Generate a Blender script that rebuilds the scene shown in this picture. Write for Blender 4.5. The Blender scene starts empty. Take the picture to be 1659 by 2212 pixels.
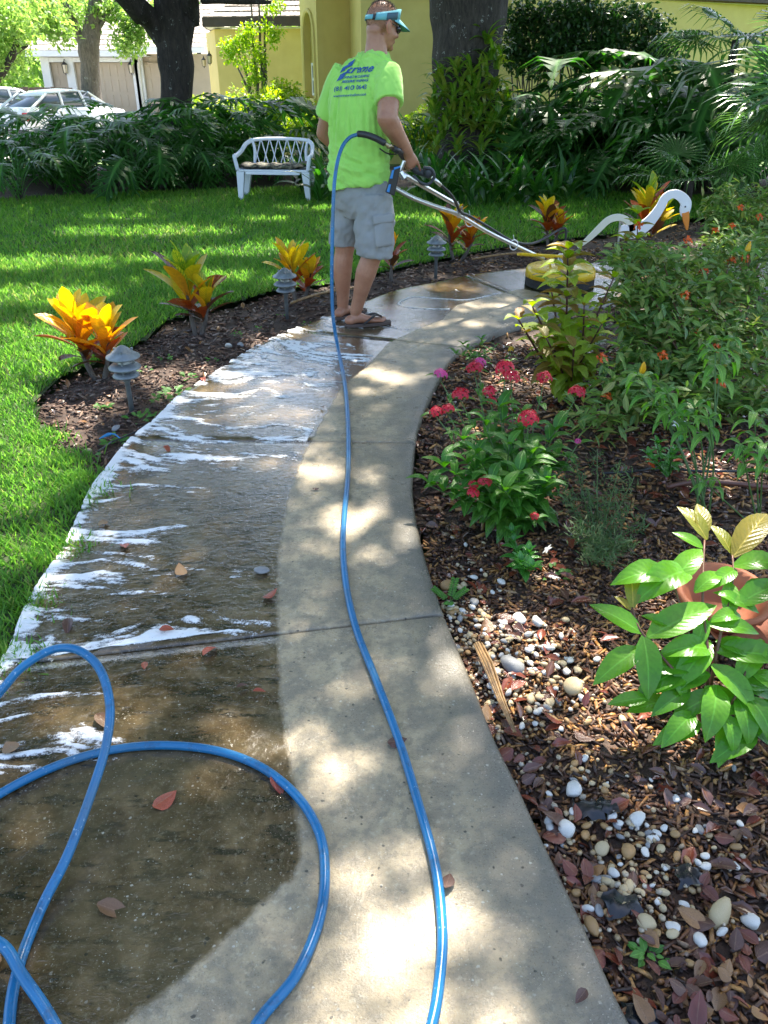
import bpy, bmesh, math, random
import numpy as np
from mathutils import Vector, Matrix, Euler
from mathutils.bvhtree import BVHTree
R = math.radians; PI = math.pi
SC = bpy.context.scene; COL = SC.collection
random.seed(7); RNG = np.random.default_rng(7)

# ------------------------------------------------------------------ camera, sky, sun, exposure
TH = R(28.92); CAMH = 1.5; FPX = 1728.0
cam_data = bpy.data.cameras.new('camera'); cam = bpy.data.objects.new('camera', cam_data); COL.objects.link(cam)
cam_data.sensor_fit = 'VERTICAL'; cam_data.sensor_height = 24; cam_data.lens = 24 * FPX / 2212
cam_data.clip_start = .05; cam_data.clip_end = 600
cam.location = (0, 0, CAMH); cam.rotation_euler = (PI / 2 - TH, 0, 0); SC.camera = cam
SUN_EL, SUN_AZ = R(57), R(17)          # azimuth measured from +Y towards +X
world = bpy.data.worlds.new('World'); SC.world = world; world.use_nodes = True
wn = world.node_tree.nodes; wl = world.node_tree.links; wn.clear()
sky = wn.new('ShaderNodeTexSky'); sky.sky_type = 'NISHITA'; sky.sun_disc = False
sky.sun_elevation = SUN_EL; sky.sun_rotation = SUN_AZ; sky.air_density = 1.0; sky.dust_density = 2.0; sky.ozone_density = 1.0
bg = wn.new('ShaderNodeBackground'); bg.inputs['Strength'].default_value = 0.15
wo = wn.new('ShaderNodeOutputWorld'); wl.new(sky.outputs[0], bg.inputs[0]); wl.new(bg.outputs[0], wo.inputs[0])
sl = bpy.data.lights.new('sun', 'SUN'); sun = bpy.data.objects.new('sun', sl); COL.objects.link(sun)
sl.energy = 5.0; sl.angle = R(.53); sl.color = (1, .93, .82)
SUN = Vector((math.sin(SUN_AZ) * math.cos(SUN_EL), math.cos(SUN_AZ) * math.cos(SUN_EL), math.sin(SUN_EL)))
sun.rotation_euler = SUN.to_track_quat('Z', 'Y').to_euler(); sun.location = SUN * 40
SC.view_settings.view_transform = 'Standard'; SC.view_settings.look = 'None'
SC.view_settings.exposure = 1.87; SC.view_settings.gamma = 1; SC.view_settings.use_curve_mapping = False
SC.render.engine = 'CYCLES'; SC.cycles.use_denoising = True
SC.cycles.max_bounces = 8; SC.cycles.transparent_max_bounces = 8; SC.cycles.transmission_bounces = 6
SC.cycles.diffuse_bounces = 4; SC.cycles.glossy_bounces = 3; SC.cycles.caustics_reflective = False; SC.cycles.caustics_refractive = False
SC.cycles.sample_clamp_indirect = 6

# ------------------------------------------------------------------ placing
CT, ST = math.cos(TH), math.sin(TH)
def ray(x, y):
    a, b = (x - 829.5) / FPX, -(y - 1106) / FPX
    return Vector((a, CT + b * ST, -ST + b * CT))
def P(x, y, Y):
    d = ray(x, y); t = Y / d.y
    return Vector((d.x * t, Y, CAMH + d.z * t))
def G(x, y, z=0.0):
    d = ray(x, y); t = (z - CAMH) / d.z
    return Vector((d.x * t, d.y * t, z))

# ------------------------------------------------------------------ object helpers
def tag(o, label=None, cat=None, group=None, kind=None):
    if label: o['label'] = label
    if cat: o['category'] = cat
    if group: o['group'] = group
    if kind: o['kind'] = kind
    return o
def empty(name, loc=(0, 0, 0), rz=0, parent=None):
    o = bpy.data.objects.new(name, None); COL.objects.link(o); o.location = loc; o.rotation_euler = (0, 0, rz)
    o.empty_display_size = .1
    if parent: o.parent = parent
    return o
def link(name, me, parent=None, mat4=None, mat=None):
    o = bpy.data.objects.new(name, me); COL.objects.link(o)
    if parent is not None: o.parent = parent
    if mat4 is not None: o.matrix_basis = mat4
    if mat is not None and not me.materials: me.materials.append(mat)
    return o
def np_mesh(name, V, F, rnd=None, uv=None, mats=(), smooth=False, attrs=None):
    """V (n,3), F (m,k) ints; rnd per-vertex float attribute"""
    V = np.asarray(V, np.float32); F = np.asarray(F, np.int32)
    me = bpy.data.meshes.new(name); k = F.shape[1]; m = len(F)
    me.vertices.add(len(V)); me.vertices.foreach_set('co', V.ravel())
    me.loops.add(m * k); me.loops.foreach_set('vertex_index', F.ravel())
    me.polygons.add(m); me.polygons.foreach_set('loop_start', np.arange(0, m * k, k, dtype=np.int32))
    try: me.polygons.foreach_set('loop_total', np.full(m, k, np.int32))
    except Exception: pass
    if smooth: me.polygons.foreach_set('use_smooth', np.ones(m, bool))
    me.update(calc_edges=True)
    if rnd is not None:
        a = me.attributes.new('rnd', 'FLOAT', 'POINT'); a.data.foreach_set('value', np.asarray(rnd, np.float32))
    for n_, v_ in (attrs or {}).items():
        a = me.attributes.new(n_, 'FLOAT', 'POINT'); a.data.foreach_set('value', np.asarray(v_, np.float32))
    if uv is not None:
        u = me.uv_layers.new(name='UVMap'); u.data.foreach_set('uv', np.asarray(uv, np.float32)[F.ravel()].ravel())
    for mt in mats: me.materials.append(mt)
    return me
class MB:
    """collects shapes; build() links them as one mesh"""
    def __init__(s): s.v = []; s.f = []; s.uv = []; s.m = []; s.cm = 0; s.sm = []; s.smooth = False
    def add(s, vs, fs, uvs=None):
        b = len(s.v); s.v += [tuple(v) for v in vs]; s.uv += list(uvs) if uvs else [(0, 0)] * len(vs)
        for f in fs: s.f.append([b + i for i in f]); s.m.append(s.cm); s.sm.append(s.smooth)
        return s
    def box(s, lo, hi, M=None):
        x0, y0, z0 = lo; x1, y1, z1 = hi
        v = [(x0, y0, z0), (x1, y0, z0), (x1, y1, z0), (x0, y1, z0), (x0, y0, z1), (x1, y0, z1), (x1, y1, z1), (x0, y1, z1)]
        if M is not None: v = [M @ Vector(q) for q in v]
        return s.add(v, [(0, 3, 2, 1), (4, 5, 6, 7), (0, 1, 5, 4), (1, 2, 6, 5), (2, 3, 7, 6), (3, 0, 4, 7)])
    def rings(s, rings, cap=True, closed=False):
        n = len(rings[0]); vs = [p for r_ in rings for p in r_]; fs = []
        L = len(rings)
        for i in range(L if closed else L - 1):
            j = (i + 1) % L
            for k in range(n):
                k2 = (k + 1) % n
                fs.append((i * n + k, i * n + k2, j * n + k2, j * n + k))
        uvs = [(k / n, i / max(1, L - 1)) for i in range(L) for k in range(n)]
        if cap and not closed: fs += [tuple(range(n))[::-1], tuple((L - 1) * n + k for k in range(n))]
        return s.add(vs, fs, uvs)
    def tube(s, pts, rad, n=8, cap=True, closed=False, flat=1.0, up=None):
        pts = [Vector(p) for p in pts]; L = len(pts)
        if not isinstance(rad, (list, tuple)): rad = [rad] * L
        rings = []; ref = Vector(up) if up else None
        for i, p in enumerate(pts):
            a = pts[(i - 1) % L] if (closed or i > 0) else p; b = pts[(i + 1) % L] if (closed or i < L - 1) else p
            t = (b - a).normalized()
            if ref is None: ref = Vector((0, 0, 1)) if abs(t.z) < .9 else Vector((1, 0, 0))
            u = t.cross(ref).normalized(); w = u.cross(t).normalized()
            if up is None: ref = w
            rings.append([p + (u * math.cos(2 * PI * k / n) + w * math.sin(2 * PI * k / n) * flat) * rad[i] for k in range(n)])
        return s.rings(rings, cap, closed)
    def lathe(s, prof, c=(0, 0, 0), n=20, M=None):
        rings = []
        for r_, z in prof:
            rg = [Vector((c[0] + r_ * math.cos(2 * PI * k / n), c[1] + r_ * math.sin(2 * PI * k / n), c[2] + z)) for k in range(n)]
            rings.append([M @ q for q in rg] if M is not None else rg)
        return s.rings(rings)
    def ell(s, c, r, M=None, n=12, m=8):
        rings = []
        for i in range(m + 1):
            t = PI * (i + .001) / (m + .002); rg = []
            for k in range(n):
                q = Vector((r[0] * math.sin(t) * math.cos(2 * PI * k / n), r[1] * math.sin(t) * math.sin(2 * PI * k / n), -r[2] * math.cos(t)))
                rg.append((M @ q if M is not None else q) + Vector(c))
            rings.append(rg)
        return s.rings(rings)
    def prism(s, poly, z0, z1):
        n = len(poly)
        return s.add([(p[0], p[1], z0) for p in poly] + [(p[0], p[1], z1) for p in poly],
                     [tuple(range(n))[::-1], tuple(range(n, 2 * n))] + [(i, (i + 1) % n, n + (i + 1) % n, n + i) for i in range(n)])
    def mesh(s, name, mats=()):
        me = bpy.data.meshes.new(name); me.from_pydata(s.v, [], s.f)
        for mt in mats: me.materials.append(mt)
        if any(s.m): me.polygons.foreach_set('material_index', s.m)
        me.polygons.foreach_set('use_smooth', s.sm)
        u = me.uv_layers.new(name='UVMap')
        li = np.empty(len(me.loops), np.int32); me.loops.foreach_get('vertex_index', li)
        u.data.foreach_set('uv', np.asarray(s.uv, np.float32)[li].ravel())
        me.update(); return me
    def build(s, name, mats, parent=None, mat4=None, bevel=0):
        if not isinstance(mats, (list, tuple)): mats = (mats,)
        me = s.mesh(name, mats)
        bm = bmesh.new(); bm.from_mesh(me); bmesh.ops.recalc_face_normals(bm, faces=bm.faces); bm.to_mesh(me); bm.free()
        o = link(name, me, parent, mat4)
        if bevel:
            md = o.modifiers.new('bevel', 'BEVEL'); md.width = bevel; md.segments = 2; md.limit_method = 'ANGLE'
        return o
def smooth_path(pts, n=8, closed=False):
    """Catmull-Rom"""
    pts = [Vector(p) for p in pts]; out = []; L = len(pts)
    for i in range(L if closed else L - 1):
        p0, p1, p2, p3 = (pts[(i - 1) % L] if closed or i > 0 else pts[0]), pts[i], pts[(i + 1) % L], (pts[(i + 2) % L] if closed or i < L - 2 else pts[-1])
        for k in range(n):
            t = k / n
            out.append(.5 * ((2 * p1) + (p2 - p0) * t + (2 * p0 - 5 * p1 + 4 * p2 - p3) * t * t + (3 * p1 - p0 - 3 * p2 + p3) * t ** 3))
    if not closed: out.append(pts[-1])
    return out
def noise2(x, y, seed=0, oct=4, pers=.5):
    """vectorised value noise in 0..1"""
    x = np.asarray(x, float); y = np.asarray(y, float); tot = 0; amp = 1; s = 0
    rg = np.random.default_rng(1000 + seed); T = rg.random((256, 256))
    for o in range(oct):
        xi = np.floor(x).astype(int); yi = np.floor(y).astype(int); fx = x - xi; fy = y - yi
        fx = fx * fx * (3 - 2 * fx); fy = fy * fy * (3 - 2 * fy)
        g = lambda a, b: T[(a + 17 * o) % 256, (b + 31 * o) % 256]
        v = (g(xi, yi) * (1 - fx) + g(xi + 1, yi) * fx) * (1 - fy) + (g(xi, yi + 1) * (1 - fx) + g(xi + 1, yi + 1) * fx) * fy
        tot = tot + v * amp; s += amp; amp *= pers; x = x * 2.03; y = y * 2.03
    return tot / s
def in_poly(px, py, poly):
    px = np.asarray(px); py = np.asarray(py); c = np.zeros(px.shape, bool); n = len(poly); j = n - 1
    for i in range(n):
        xi, yi = poly[i][0], poly[i][1]; xj, yj = poly[j][0], poly[j][1]
        c ^= ((yi > py) != (yj > py)) & (px < (xj - xi) * (py - yi) / (yj - yi + 1e-12) + xi); j = i
    return c
def dist_poly(px, py, poly, closed=False):
    d = np.full(np.shape(px), 1e9); n = len(poly)
    for i in range(n if closed else n - 1):
        a, b = poly[i], poly[(i + 1) % n]; ax, ay = a[0], a[1]; bx, by = b[0] - ax, b[1] - ay
        t = np.clip(((px - ax) * bx + (py - ay) * by) / (bx * bx + by * by + 1e-12), 0, 1)
        d = np.minimum(d, np.hypot(px - ax - t * bx, py - ay - t * by))
    return d
def rot_mats(yaw, pitch, roll):
    """Rz(yaw) @ Rx(pitch) @ Ry(roll), arrays"""
    cy, sy, cp, sp, cr, sr = np.cos(yaw), np.sin(yaw), np.cos(pitch), np.sin(pitch), np.cos(roll), np.sin(roll)
    z = np.zeros_like(cy); o = np.ones_like(cy)
    Z = np.stack([np.stack([cy, -sy, z], -1), np.stack([sy, cy, z], -1), np.stack([z, z, o], -1)], -2)
    X = np.stack([np.stack([o, z, z], -1), np.stack([z, cp, -sp], -1), np.stack([z, sp, cp], -1)], -2)
    Yr = np.stack([np.stack([cr, z, sr], -1), np.stack([z, o, z], -1), np.stack([-sr, z, cr], -1)], -2)
    return Z @ X @ Yr
def scatter_mesh(name, tv, tf, pos, rots, scale, mats, rnd=None, uv=None, smooth=False):
    """one mesh of many copies of a small template"""
    tv = np.asarray(tv, float); tf = np.asarray(tf, int); N = len(pos); n = len(tv)
    sc = np.asarray(scale, float)
    if sc.ndim == 1: sc = sc[:, None]
    V = np.einsum('nij,nkj->nki', rots, tv[None] * sc[:, None, :]) + np.asarray(pos)[:, None, :]
    F = tf[None] + (np.arange(N) * n)[:, None, None]
    r_ = np.repeat(RNG.random(N) if rnd is None else rnd, n)
    U = None if uv is None else np.tile(np.asarray(uv, float), (N, 1))
    return np_mesh(name, V.reshape(-1, 3), F.reshape(-1, tf.shape[1]), r_, U, mats, smooth)

# ------------------------------------------------------------------ materials
def nodes(m):
    m.use_nodes = True; nt = m.node_tree; nt.nodes.clear(); return nt, nt.nodes, nt.links
class NT:
    def __init__(s, name):
        s.m = bpy.data.materials.new(name); s.nt, s.n, s.l = nodes(s.m)
        s.out = s.n.new('ShaderNodeOutputMaterial'); s.co = s.n.new('ShaderNodeTexCoord').outputs
    def set(s, node, **kw):
        for k, v in kw.items():
            if hasattr(v, 'is_linked') or isinstance(v, bpy.types.NodeSocket): s.l.new(v, node.inputs[k])
            else: node.inputs[k].default_value = v
        return node
    def noise(s, vec, scale, detail=4, rough=.55, dist=0):
        t = s.n.new('ShaderNodeTexNoise'); s.l.new(vec, t.inputs['Vector']); t.inputs['Scale'].default_value = scale
        t.inputs['Detail'].default_value = detail; t.inputs['Roughness'].default_value = rough; t.inputs['Distortion'].default_value = dist
        return t.outputs[0]
    def voro(s, vec, scale, out='Distance', feat='F1'):
        t = s.n.new('ShaderNodeTexVoronoi'); t.feature = feat; s.l.new(vec, t.inputs['Vector']); t.inputs['Scale'].default_value = scale
        return t.outputs[out]
    def ramp(s, fac, stops, interp='LINEAR'):
        t = s.n.new('ShaderNodeValToRGB'); t.color_ramp.interpolation = interp; e = t.color_ramp.elements
        while len(e) < len(stops): e.new(.5)
        for i, (p, c) in enumerate(stops):
            e[i].position = p; e[i].color = (*c, 1) if hasattr(c, '__len__') else (c, c, c, 1)
        s.l.new(fac, t.inputs[0]); return t.outputs[0]
    def mix(s, f, a, b, mode='MIX'):
        t = s.n.new('ShaderNodeMix'); t.data_type = 'RGBA'; t.blend_type = mode
        for sock, v in ((t.inputs[0], f), (t.inputs[6], a), (t.inputs[7], b)):
            if isinstance(v, bpy.types.NodeSocket): s.l.new(v, sock)
            elif hasattr(v, '__len__'): sock.default_value = (*v[:3], 1)
            else: sock.default_value = v
        return t.outputs[2]
    def math(s, op, a, b=0.0, clamp=False):
        t = s.n.new('ShaderNodeMath'); t.operation = op; t.use_clamp = clamp
        for i, v in enumerate((a, b)):
            if isinstance(v, bpy.types.NodeSocket): s.l.new(v, t.inputs[i])
            else: t.inputs[i].default_value = v
        return t.outputs[0]
    def attr(s, name):
        t = s.n.new('ShaderNodeAttribute'); t.attribute_name = name; return t.outputs['Fac']
    def mapping(s, vec, scale=(1, 1, 1), rot=(0, 0, 0)):
        t = s.n.new('ShaderNodeMapping'); s.l.new(vec, t.inputs[0]); t.inputs['Scale'].default_value = scale; t.inputs['Rotation'].default_value = rot
        return t.outputs[0]
    def objrand(s): return s.n.new('ShaderNodeObjectInfo').outputs['Random']
    def sep(s, vec):
        t = s.n.new('ShaderNodeSeparateXYZ'); s.l.new(vec, t.inputs[0]); return t.outputs
    def bump(s, h, strength=.3, dist=.01, normal=None):
        t = s.n.new('ShaderNodeBump'); s.l.new(h, t.inputs['Height']); t.inputs['Strength'].default_value = strength; t.inputs['Distance'].default_value = dist
        if normal is not None: s.l.new(normal, t.inputs['Normal'])
        return t.outputs[0]
    def bsdf(s, col, rough=.5, metal=0.0, normal=None, **kw):
        b = s.n.new('ShaderNodeBsdfPrincipled')
        for k, v in (('Base Color', col), ('Roughness', rough), ('Metallic', metal)):
            if isinstance(v, bpy.types.NodeSocket): s.l.new(v, b.inputs[k])
            elif hasattr(v, '__len__'): b.inputs[k].default_value = (*v[:3], 1)
            else: b.inputs[k].default_value = v
        for k, v in kw.items():
            k = k.replace('_', ' ')
            if isinstance(v, bpy.types.NodeSocket): s.l.new(v, b.inputs[k])
            else: b.inputs[k].default_value = v
        if normal is not None: s.l.new(normal, b.inputs['Normal'])
        return b.outputs[0]
    def done(s, sh): s.l.new(sh, s.out.inputs[0]); return s.m
def pm(name, c1, c2=None, scale=8, rough=.6, bump=.2, bscale=None, metal=0.0, space='Object', dist=.005, **kw):
    """general two-tone noisy material"""
    t = NT(name); c2 = c2 or tuple(x * .7 for x in c1); v = t.co[space]
    f = t.noise(v, scale, 5); col = t.mix(t.ramp(f, [(.32, 0.0), (.68, 1.0)]), c1, c2)
    n = t.bump(t.noise(v, bscale or scale * 5, 4), bump, dist) if bump else None
    rr = t.ramp(t.noise(v, scale * 2.3, 3), [(.3, max(0, rough - .1)), (.7, min(1, rough + .1))])
    return t.done(t.bsdf(col, rr, metal, n, **kw))
def leafm(name, cols, rough=.35, trans=.45, veins=None, attr=True, tcol=None, spec=.5, bump=.25):
    """leaf: colour by random attribute / object random, pale midrib from UV, translucent"""
    t = NT(name)
    r1 = t.math('FRACT', t.math('ADD', t.attr('rnd'), t.objrand()))
    stops = [(i / max(1, len(cols) - 1), c) for i, c in enumerate(cols)]
    col = t.ramp(r1, stops) if len(cols) > 1 else t.mix(0.0, cols[0], cols[0])
    nz = t.noise(t.co['Object'], 14, 3); col = t.mix(t.ramp(nz, [(.35, 0.0), (.7, .35)]), col, tuple(x * .55 for x in cols[0]))
    uv = t.sep(t.co['UV']); a = t.math('ABSOLUTE', t.math('SUBTRACT', uv[0], .5)); a2 = t.math('MULTIPLY', a, 2)
    s = t.math('SINE', t.math('MULTIPLY', t.math('SUBTRACT', uv[1], t.math('MULTIPLY', a2, .22)), 62))
    if veins:
        line, base2 = veins   # croton-like: coloured veins over the other tone
        f = t.math('ADD', t.ramp(s, [(.25, 0.0), (.62, 1.0)]), t.ramp(a2, [(.0, 1.0), (.22, 0.0)]), True)
        edge = t.ramp(a2, [(.72, 0.0), (.95, 1.0)]); f = t.math('MAXIMUM', f, t.math('MULTIPLY', edge, .6))
        f = t.math('MAXIMUM', f, t.ramp(t.math('ADD', t.noise(t.co['Object'], 9, 2), t.math('MULTIPLY', t.objrand(), .35)), [(.5, 0.0), (.72, 1.0)]))
        col = t.mix(f, base2, t.mix(.0, col, line))
    else:
        rib = t.ramp(a2, [(.03, 1.0), (.10, 0.0)]); col = t.mix(t.math('MULTIPLY', rib, .45), col, tuple(min(1, x * 2.2 + .03) for x in cols[-1]))
    h = t.math('ADD', t.math('MULTIPLY', s, .5), t.math('MULTIPLY', t.noise(t.co['Object'], 40, 3), 1.0))
    n = t.bump(h, bump, .004)
    b = t.bsdf(col, rough, 0, n, Specular_IOR_Level=spec)
    tr = t.n.new('ShaderNodeBsdfTranslucent'); tc = t.mix(.0, col, col)
    g = t.n.new('ShaderNodeHueSaturation'); t.l.new(tc, g.inputs['Color']); g.inputs['Value'].default_value = 1.9; g.inputs['Saturation'].default_value = 1.15
    if tcol: t.l.new(t.mix(.5, g.outputs[0], tcol), tr.inputs[0])
    else: t.l.new(g.outputs[0], tr.inputs[0])
    mx = t.n.new('ShaderNodeMixShader'); mx.inputs[0].default_value = trans; t.l.new(b, mx.inputs[1]); t.l.new(tr.outputs[0], mx.inputs[2])
    return t.done(mx.outputs[0])
# ------------------------------------------------------------------ ground materials
def concrete_mat():
    t = NT('concrete'); v = t.co['Object']
    wet = t.attr('wet'); edge = t.attr('edge')
    wn_ = t.math('ADD', wet, t.math('MULTIPLY', t.math('SUBTRACT', t.noise(v, 26, 4), .5), .03))
    W = t.ramp(t.math('ADD', t.math('MULTIPLY', wn_, 42), .5), [(.15, 0.0), (.85, 1.0)])
    big = t.noise(v, 2.6, 5, .6); mid = t.noise(v, 11, 5, .65); fine = t.noise(v, 120, 3, .6)
    clean = t.ramp(big, [(.3, (.33, .255, .150)), (.5, (.43, .335, .20)), (.72, (.52, .415, .255))])
    clean = t.mix(t.ramp(mid, [(.40, .9), (.56, 0.0)]), clean, (.235, .195, .13)); clean = t.mix(t.ramp(t.noise(v, 34, 4, .7), [(.40, .6), (.50, 0.0)]), clean, (.205, .175, .12)); clean = t.mix(t.ramp(t.noise(v, 60, 3, .7), [(.58, 0.0), (.68, .45)]), clean, (.55, .49, .35))
    e2 = t.math('ADD', edge, t.math('MULTIPLY', t.math('SUBTRACT', t.noise(v, 7, 4), .5), .22))
    clean = t.mix(t.ramp(e2, [(.02, .95), (.20, 0.0)]), clean, (.15, .135, .105))
    dirty = t.ramp(mid, [(.34, (.036, .023, .010)), (.52, (.092, .060, .027)), (.70, (.19, .130, .062))])
    vm = t.mapping(v, (1.0, 3.2, 1)); blot = t.noise(vm, 7.5, 5, .7)
    dirty = t.mix(t.ramp(blot, [(.38, .9), (.47, 0.0)]), dirty, (.020, .017, .011)); dirty = t.mix(t.ramp(t.noise(v, 55, 4, .75), [(.55, 0.0), (.68, .5)]), dirty, (.26, .22, .14))
    dirty = t.mix(t.ramp(big, [(.45, 0.0), (.7, .5)]), dirty, (.19, .15, .08))
    col = t.mix(W, clean, dirty)
    # exposed shell and sand grains
    vr = t.voro(v, 150, 'Distance'); vc = t.voro(v, 150, 'Color'); rr = t.sep(vc)[0]
    patch = t.ramp(t.noise(v, 16, 3), [(.42, .25), (.62, 1.0)]); pick = t.math('MULTIPLY', t.ramp(t.noise(v, 175, 2, .5), [(.655, 0.0), (.70, 1.0)]), patch)
    col = t.mix(t.math('MULTIPLY', pick, t.ramp(W, [(0, .8), (1, .65)])), col, (.55, .51, .40))
    v2 = t.voro(v, 75, 'Distance'); c2 = t.sep(t.voro(v, 75, 'Color'))[1]
    rv2 = t.math('ADD', v2, t.math('MULTIPLY', t.math('SUBTRACT', t.noise(v, 210, 2), .5), .45)); rv2 = t.math('ADD', rv2, t.math('MULTIPLY', t.sep(t.voro(v, 75, 'Color'))[2], .2)); pick2 = t.math('MULTIPLY', t.math('MULTIPLY', t.ramp(rv2, [(.20, 1.0), (.28, 0.0)]), t.ramp(c2, [(.84, 0.0), (.85, 1.0)])), patch)
    col = t.mix(t.math('MULTIPLY', pick2, t.ramp(W, [(0, .75), (1, .55)])), col, (.62, .58, .46))
    v3 = t.voro(v, 34, 'Distance'); c3 = t.sep(t.voro(v, 34, 'Color'))[2]
    pit = t.math('MULTIPLY', t.ramp(t.math('ADD', v3, t.math('MULTIPLY', t.math('SUBTRACT', t.noise(v, 90, 3), .5), .5)), [(.06, 1.0), (.13, 0.0)]), t.ramp(c3, [(.80, 0.0), (.81, 1.0)]))
    col = t.mix(t.math('MULTIPLY', pit, .85), col, (.03, .028, .02))
    film = t.noise(v, 5.5, 4, .6, .6)
    rw = t.ramp(film, [(.40, .04), (.55, .13), (.70, .32)])
    rd = t.ramp(t.noise(v, 9, 4), [(.35, .26), (.65, .5)])
    rough = t.mix(W, rd, rw); rough = t.mix(t.ramp(t.noise(v, 240, 2, .5), [(.60, 0.0), (.66, 1.0)]), rough, (.10, .10, .10))
    h = t.math('ADD', t.math('MULTIPLY', fine, .55), t.math('ADD', t.math('MULTIPLY', t.noise(v, 260, 2, .7), .5), t.math('MULTIPLY', pick2, .35)))
    bs = t.n.new('ShaderNodeBump'); t.l.new(h, bs.inputs['Height']); bs.inputs['Distance'].default_value = .0045
    t.l.new(t.ramp(W, [(0, .75), (1, .2)]), bs.inputs['Strength'])
    n1_ = t.bump(t.noise(v, 38, 3, .6, .8), .18, .006, bs.outputs[0]); rb_ = t.n.new('ShaderNodeBump'); t.l.new(t.noise(t.mapping(v, (1, 1.7, 1)), 17, 4, .62, 1.6), rb_.inputs['Height']); rb_.inputs['Distance'].default_value = .012; t.l.new(t.ramp(W, [(0, 0.0), (1, .2)]), rb_.inputs['Strength']); t.l.new(n1_, rb_.inputs['Normal']); n2 = rb_.outputs[0]
    return t.done(t.bsdf(col, rough, 0, n2, Specular_IOR_Level=.6, Coat_Weight=t.math('MULTIPLY', W, .6), Coat_Roughness=.05, Coat_Normal=n2))
M_CONC = concrete_mat()
M_SOIL = pm('bed_soil', (.085, .045, .026), (.035, .02, .012), 18, .75, .8, 90, dist=.012)
M_TURF = pm('turf_soil', (.045, .07, .015), (.02, .035, .008), 9, .9, .8, 60, dist=.02)
M_LAND = pm('far_grass', (.10, .17, .03), (.05, .10, .02), 1.5, .9, .6, 30, dist=.03)
M_DRIVE = pm('pale_driveway', (.42, .40, .36), (.34, .32, .29), 1.5, .8, .2, 40)

# ------------------------------------------------------------------ terrain
def terrain_z(y): return -.14 - .42 * np.clip((np.asarray(y) - 15.5) / 8, 0, 1) ** 1.2
def grid_sheet(name, x0, x1, y0, y1, step, zf, mat, keep=None, attrs=None):
    xs = np.arange(x0, x1 + step * .5, step); ys = np.arange(y0, y1 + step * .5, step); nx, ny = len(xs), len(ys)
    X, Y_ = np.meshgrid(xs, ys); Z = zf(X, Y_) + 0 * X
    idx = np.arange(nx * ny).reshape(ny, nx)
    F = np.stack([idx[:-1, :-1], idx[:-1, 1:], idx[1:, 1:], idx[1:, :-1]], -1).reshape(-1, 4)
    if keep is not None:
        k = keep((X[:-1, :-1] + step / 2).ravel(), (Y_[:-1, :-1] + step / 2).ravel()); F = F[k]
    return np_mesh(name, np.stack([X, Y_, Z], -1).reshape(-1, 3), F, None, None, (mat,), True)
tag(link('ground', grid_sheet('ground', -90, 90, -14, 150, 2.0, lambda x, y: terrain_z(y), M_LAND)), kind='structure')

L_SEC = [[(-.98, -1.1), (-.97, -.4), (-.98, .4)],
         [(-.98, .4), (-1.04, 1.1), G(-5, 1440)],
         [G(-5, 1440), G(8, 1428), G(62, 1294), G(137, 1178), G(192, 1061), G(229, 1011), G(279, 949)],
         [G(279, 949), G(333, 907), G(387, 853), G(446, 815), G(544, 752), G(628, 712)],
         [G(628, 712), G(717, 678), G(787, 649), G(860, 623), G(933, 609), G(1006, 594)],
         [G(1006, 594), G(1079, 583), G(1150, 577), G(1250, 568)],
         [G(1250, 568), G(1400, 559), G(1560, 551)], [G(1560, 551), G(1700, 545), G(1850, 540)]]
R_SEC = [[(.9, -1.1), (.72, -.4), (.56, .4)],
         [(.56, .4), G(1355, 2191), G(1323, 2126), G(1278, 2029), G(1230, 1926), G(1168, 1800), G(1121, 1696), G(1066, 1585), G(1015, 1457), G(960, 1326)],
         [G(960, 1326), G(926, 1228), G(907, 1156), G(893, 1080), G(892, 1022), G(897, 955)],
         [G(897, 955), G(912, 893), G(945, 821), G(972, 775), G(1000, 750)],
         [G(1000, 750), G(1037, 730), G(1070, 714), G(1123, 696), G(1200, 674)],
         [G(1200, 674), G(1300, 654), G(1420, 638)],
         [G(1420, 638), G(1560, 626), G(1700, 618)], [G(1700, 618), G(1850, 608), G(2000, 600)]]
def resample(pts, ts):
    p = np.array([(q[0], q[1]) for q in pts], float); d = np.r_[0, np.cumsum(np.hypot(*np.diff(p, axis=0).T))]; d /= d[-1]
    return np.stack([np.interp(ts, d, p[:, 0]), np.interp(ts, d, p[:, 1])], -1)
def path_pt(u, v):
    """u 0 left edge, 1 right edge; v counts slabs from the nearest joint line"""
    u = np.asarray(u, float); v = np.asarray(v, float); out = np.zeros(u.shape + (2,))
    for k in range(len(L_SEC)):
        m = (v >= k) & (v < k + 1 + (1e-6 if k == len(L_SEC) - 1 else 0))
        if m.any():
            a = resample(SL[k], v[m] - k); b = resample(SR[k], v[m] - k); out[m] = a * (1 - u[m])[:, None] + b * u[m][:, None]
    return out
def sm2(sec):
    out = []
    allp = [sec[0][0]]
    marks = [0]
    for s_ in sec: allp += list(s_[1:]); marks.append(len(allp) - 1)
    pts = [Vector((p[0], p[1], 0)) for p in allp]; sp = smooth_path(pts, 6)
    return [[(q.x, q.y) for q in sp[marks[i] * 6: marks[i + 1] * 6 + 1]] for i in range(len(sec))]
SL, SR = sm2(L_SEC), sm2(R_SEC)
LE = [p for s_ in SL for p in s_]; RE = [p for s_ in SR for p in s_]
PATH_POLY = LE + RE[::-1]
WB = [(2050, 600), (1700, 612), (1420, 640), (1290, 660), (1126, 623), (1042, 645), (985, 660), (955, 690), (897, 714), (838, 742), (800, 785), (740, 834), (690, 920), (655, 985), (622, 1080),
      (603, 1200), (600, 1390), (610, 1530), (640, 1740), (652, 1880), (590, 1930), (500, 2010), (400, 2110), (260, 2212), (100, 2330)]
WB = [tuple(G(*p)[:2]) for p in WB]
WET = WB + [(-3, WB[-1][1] - .2), (-4, 9), (9, 9)]
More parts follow.
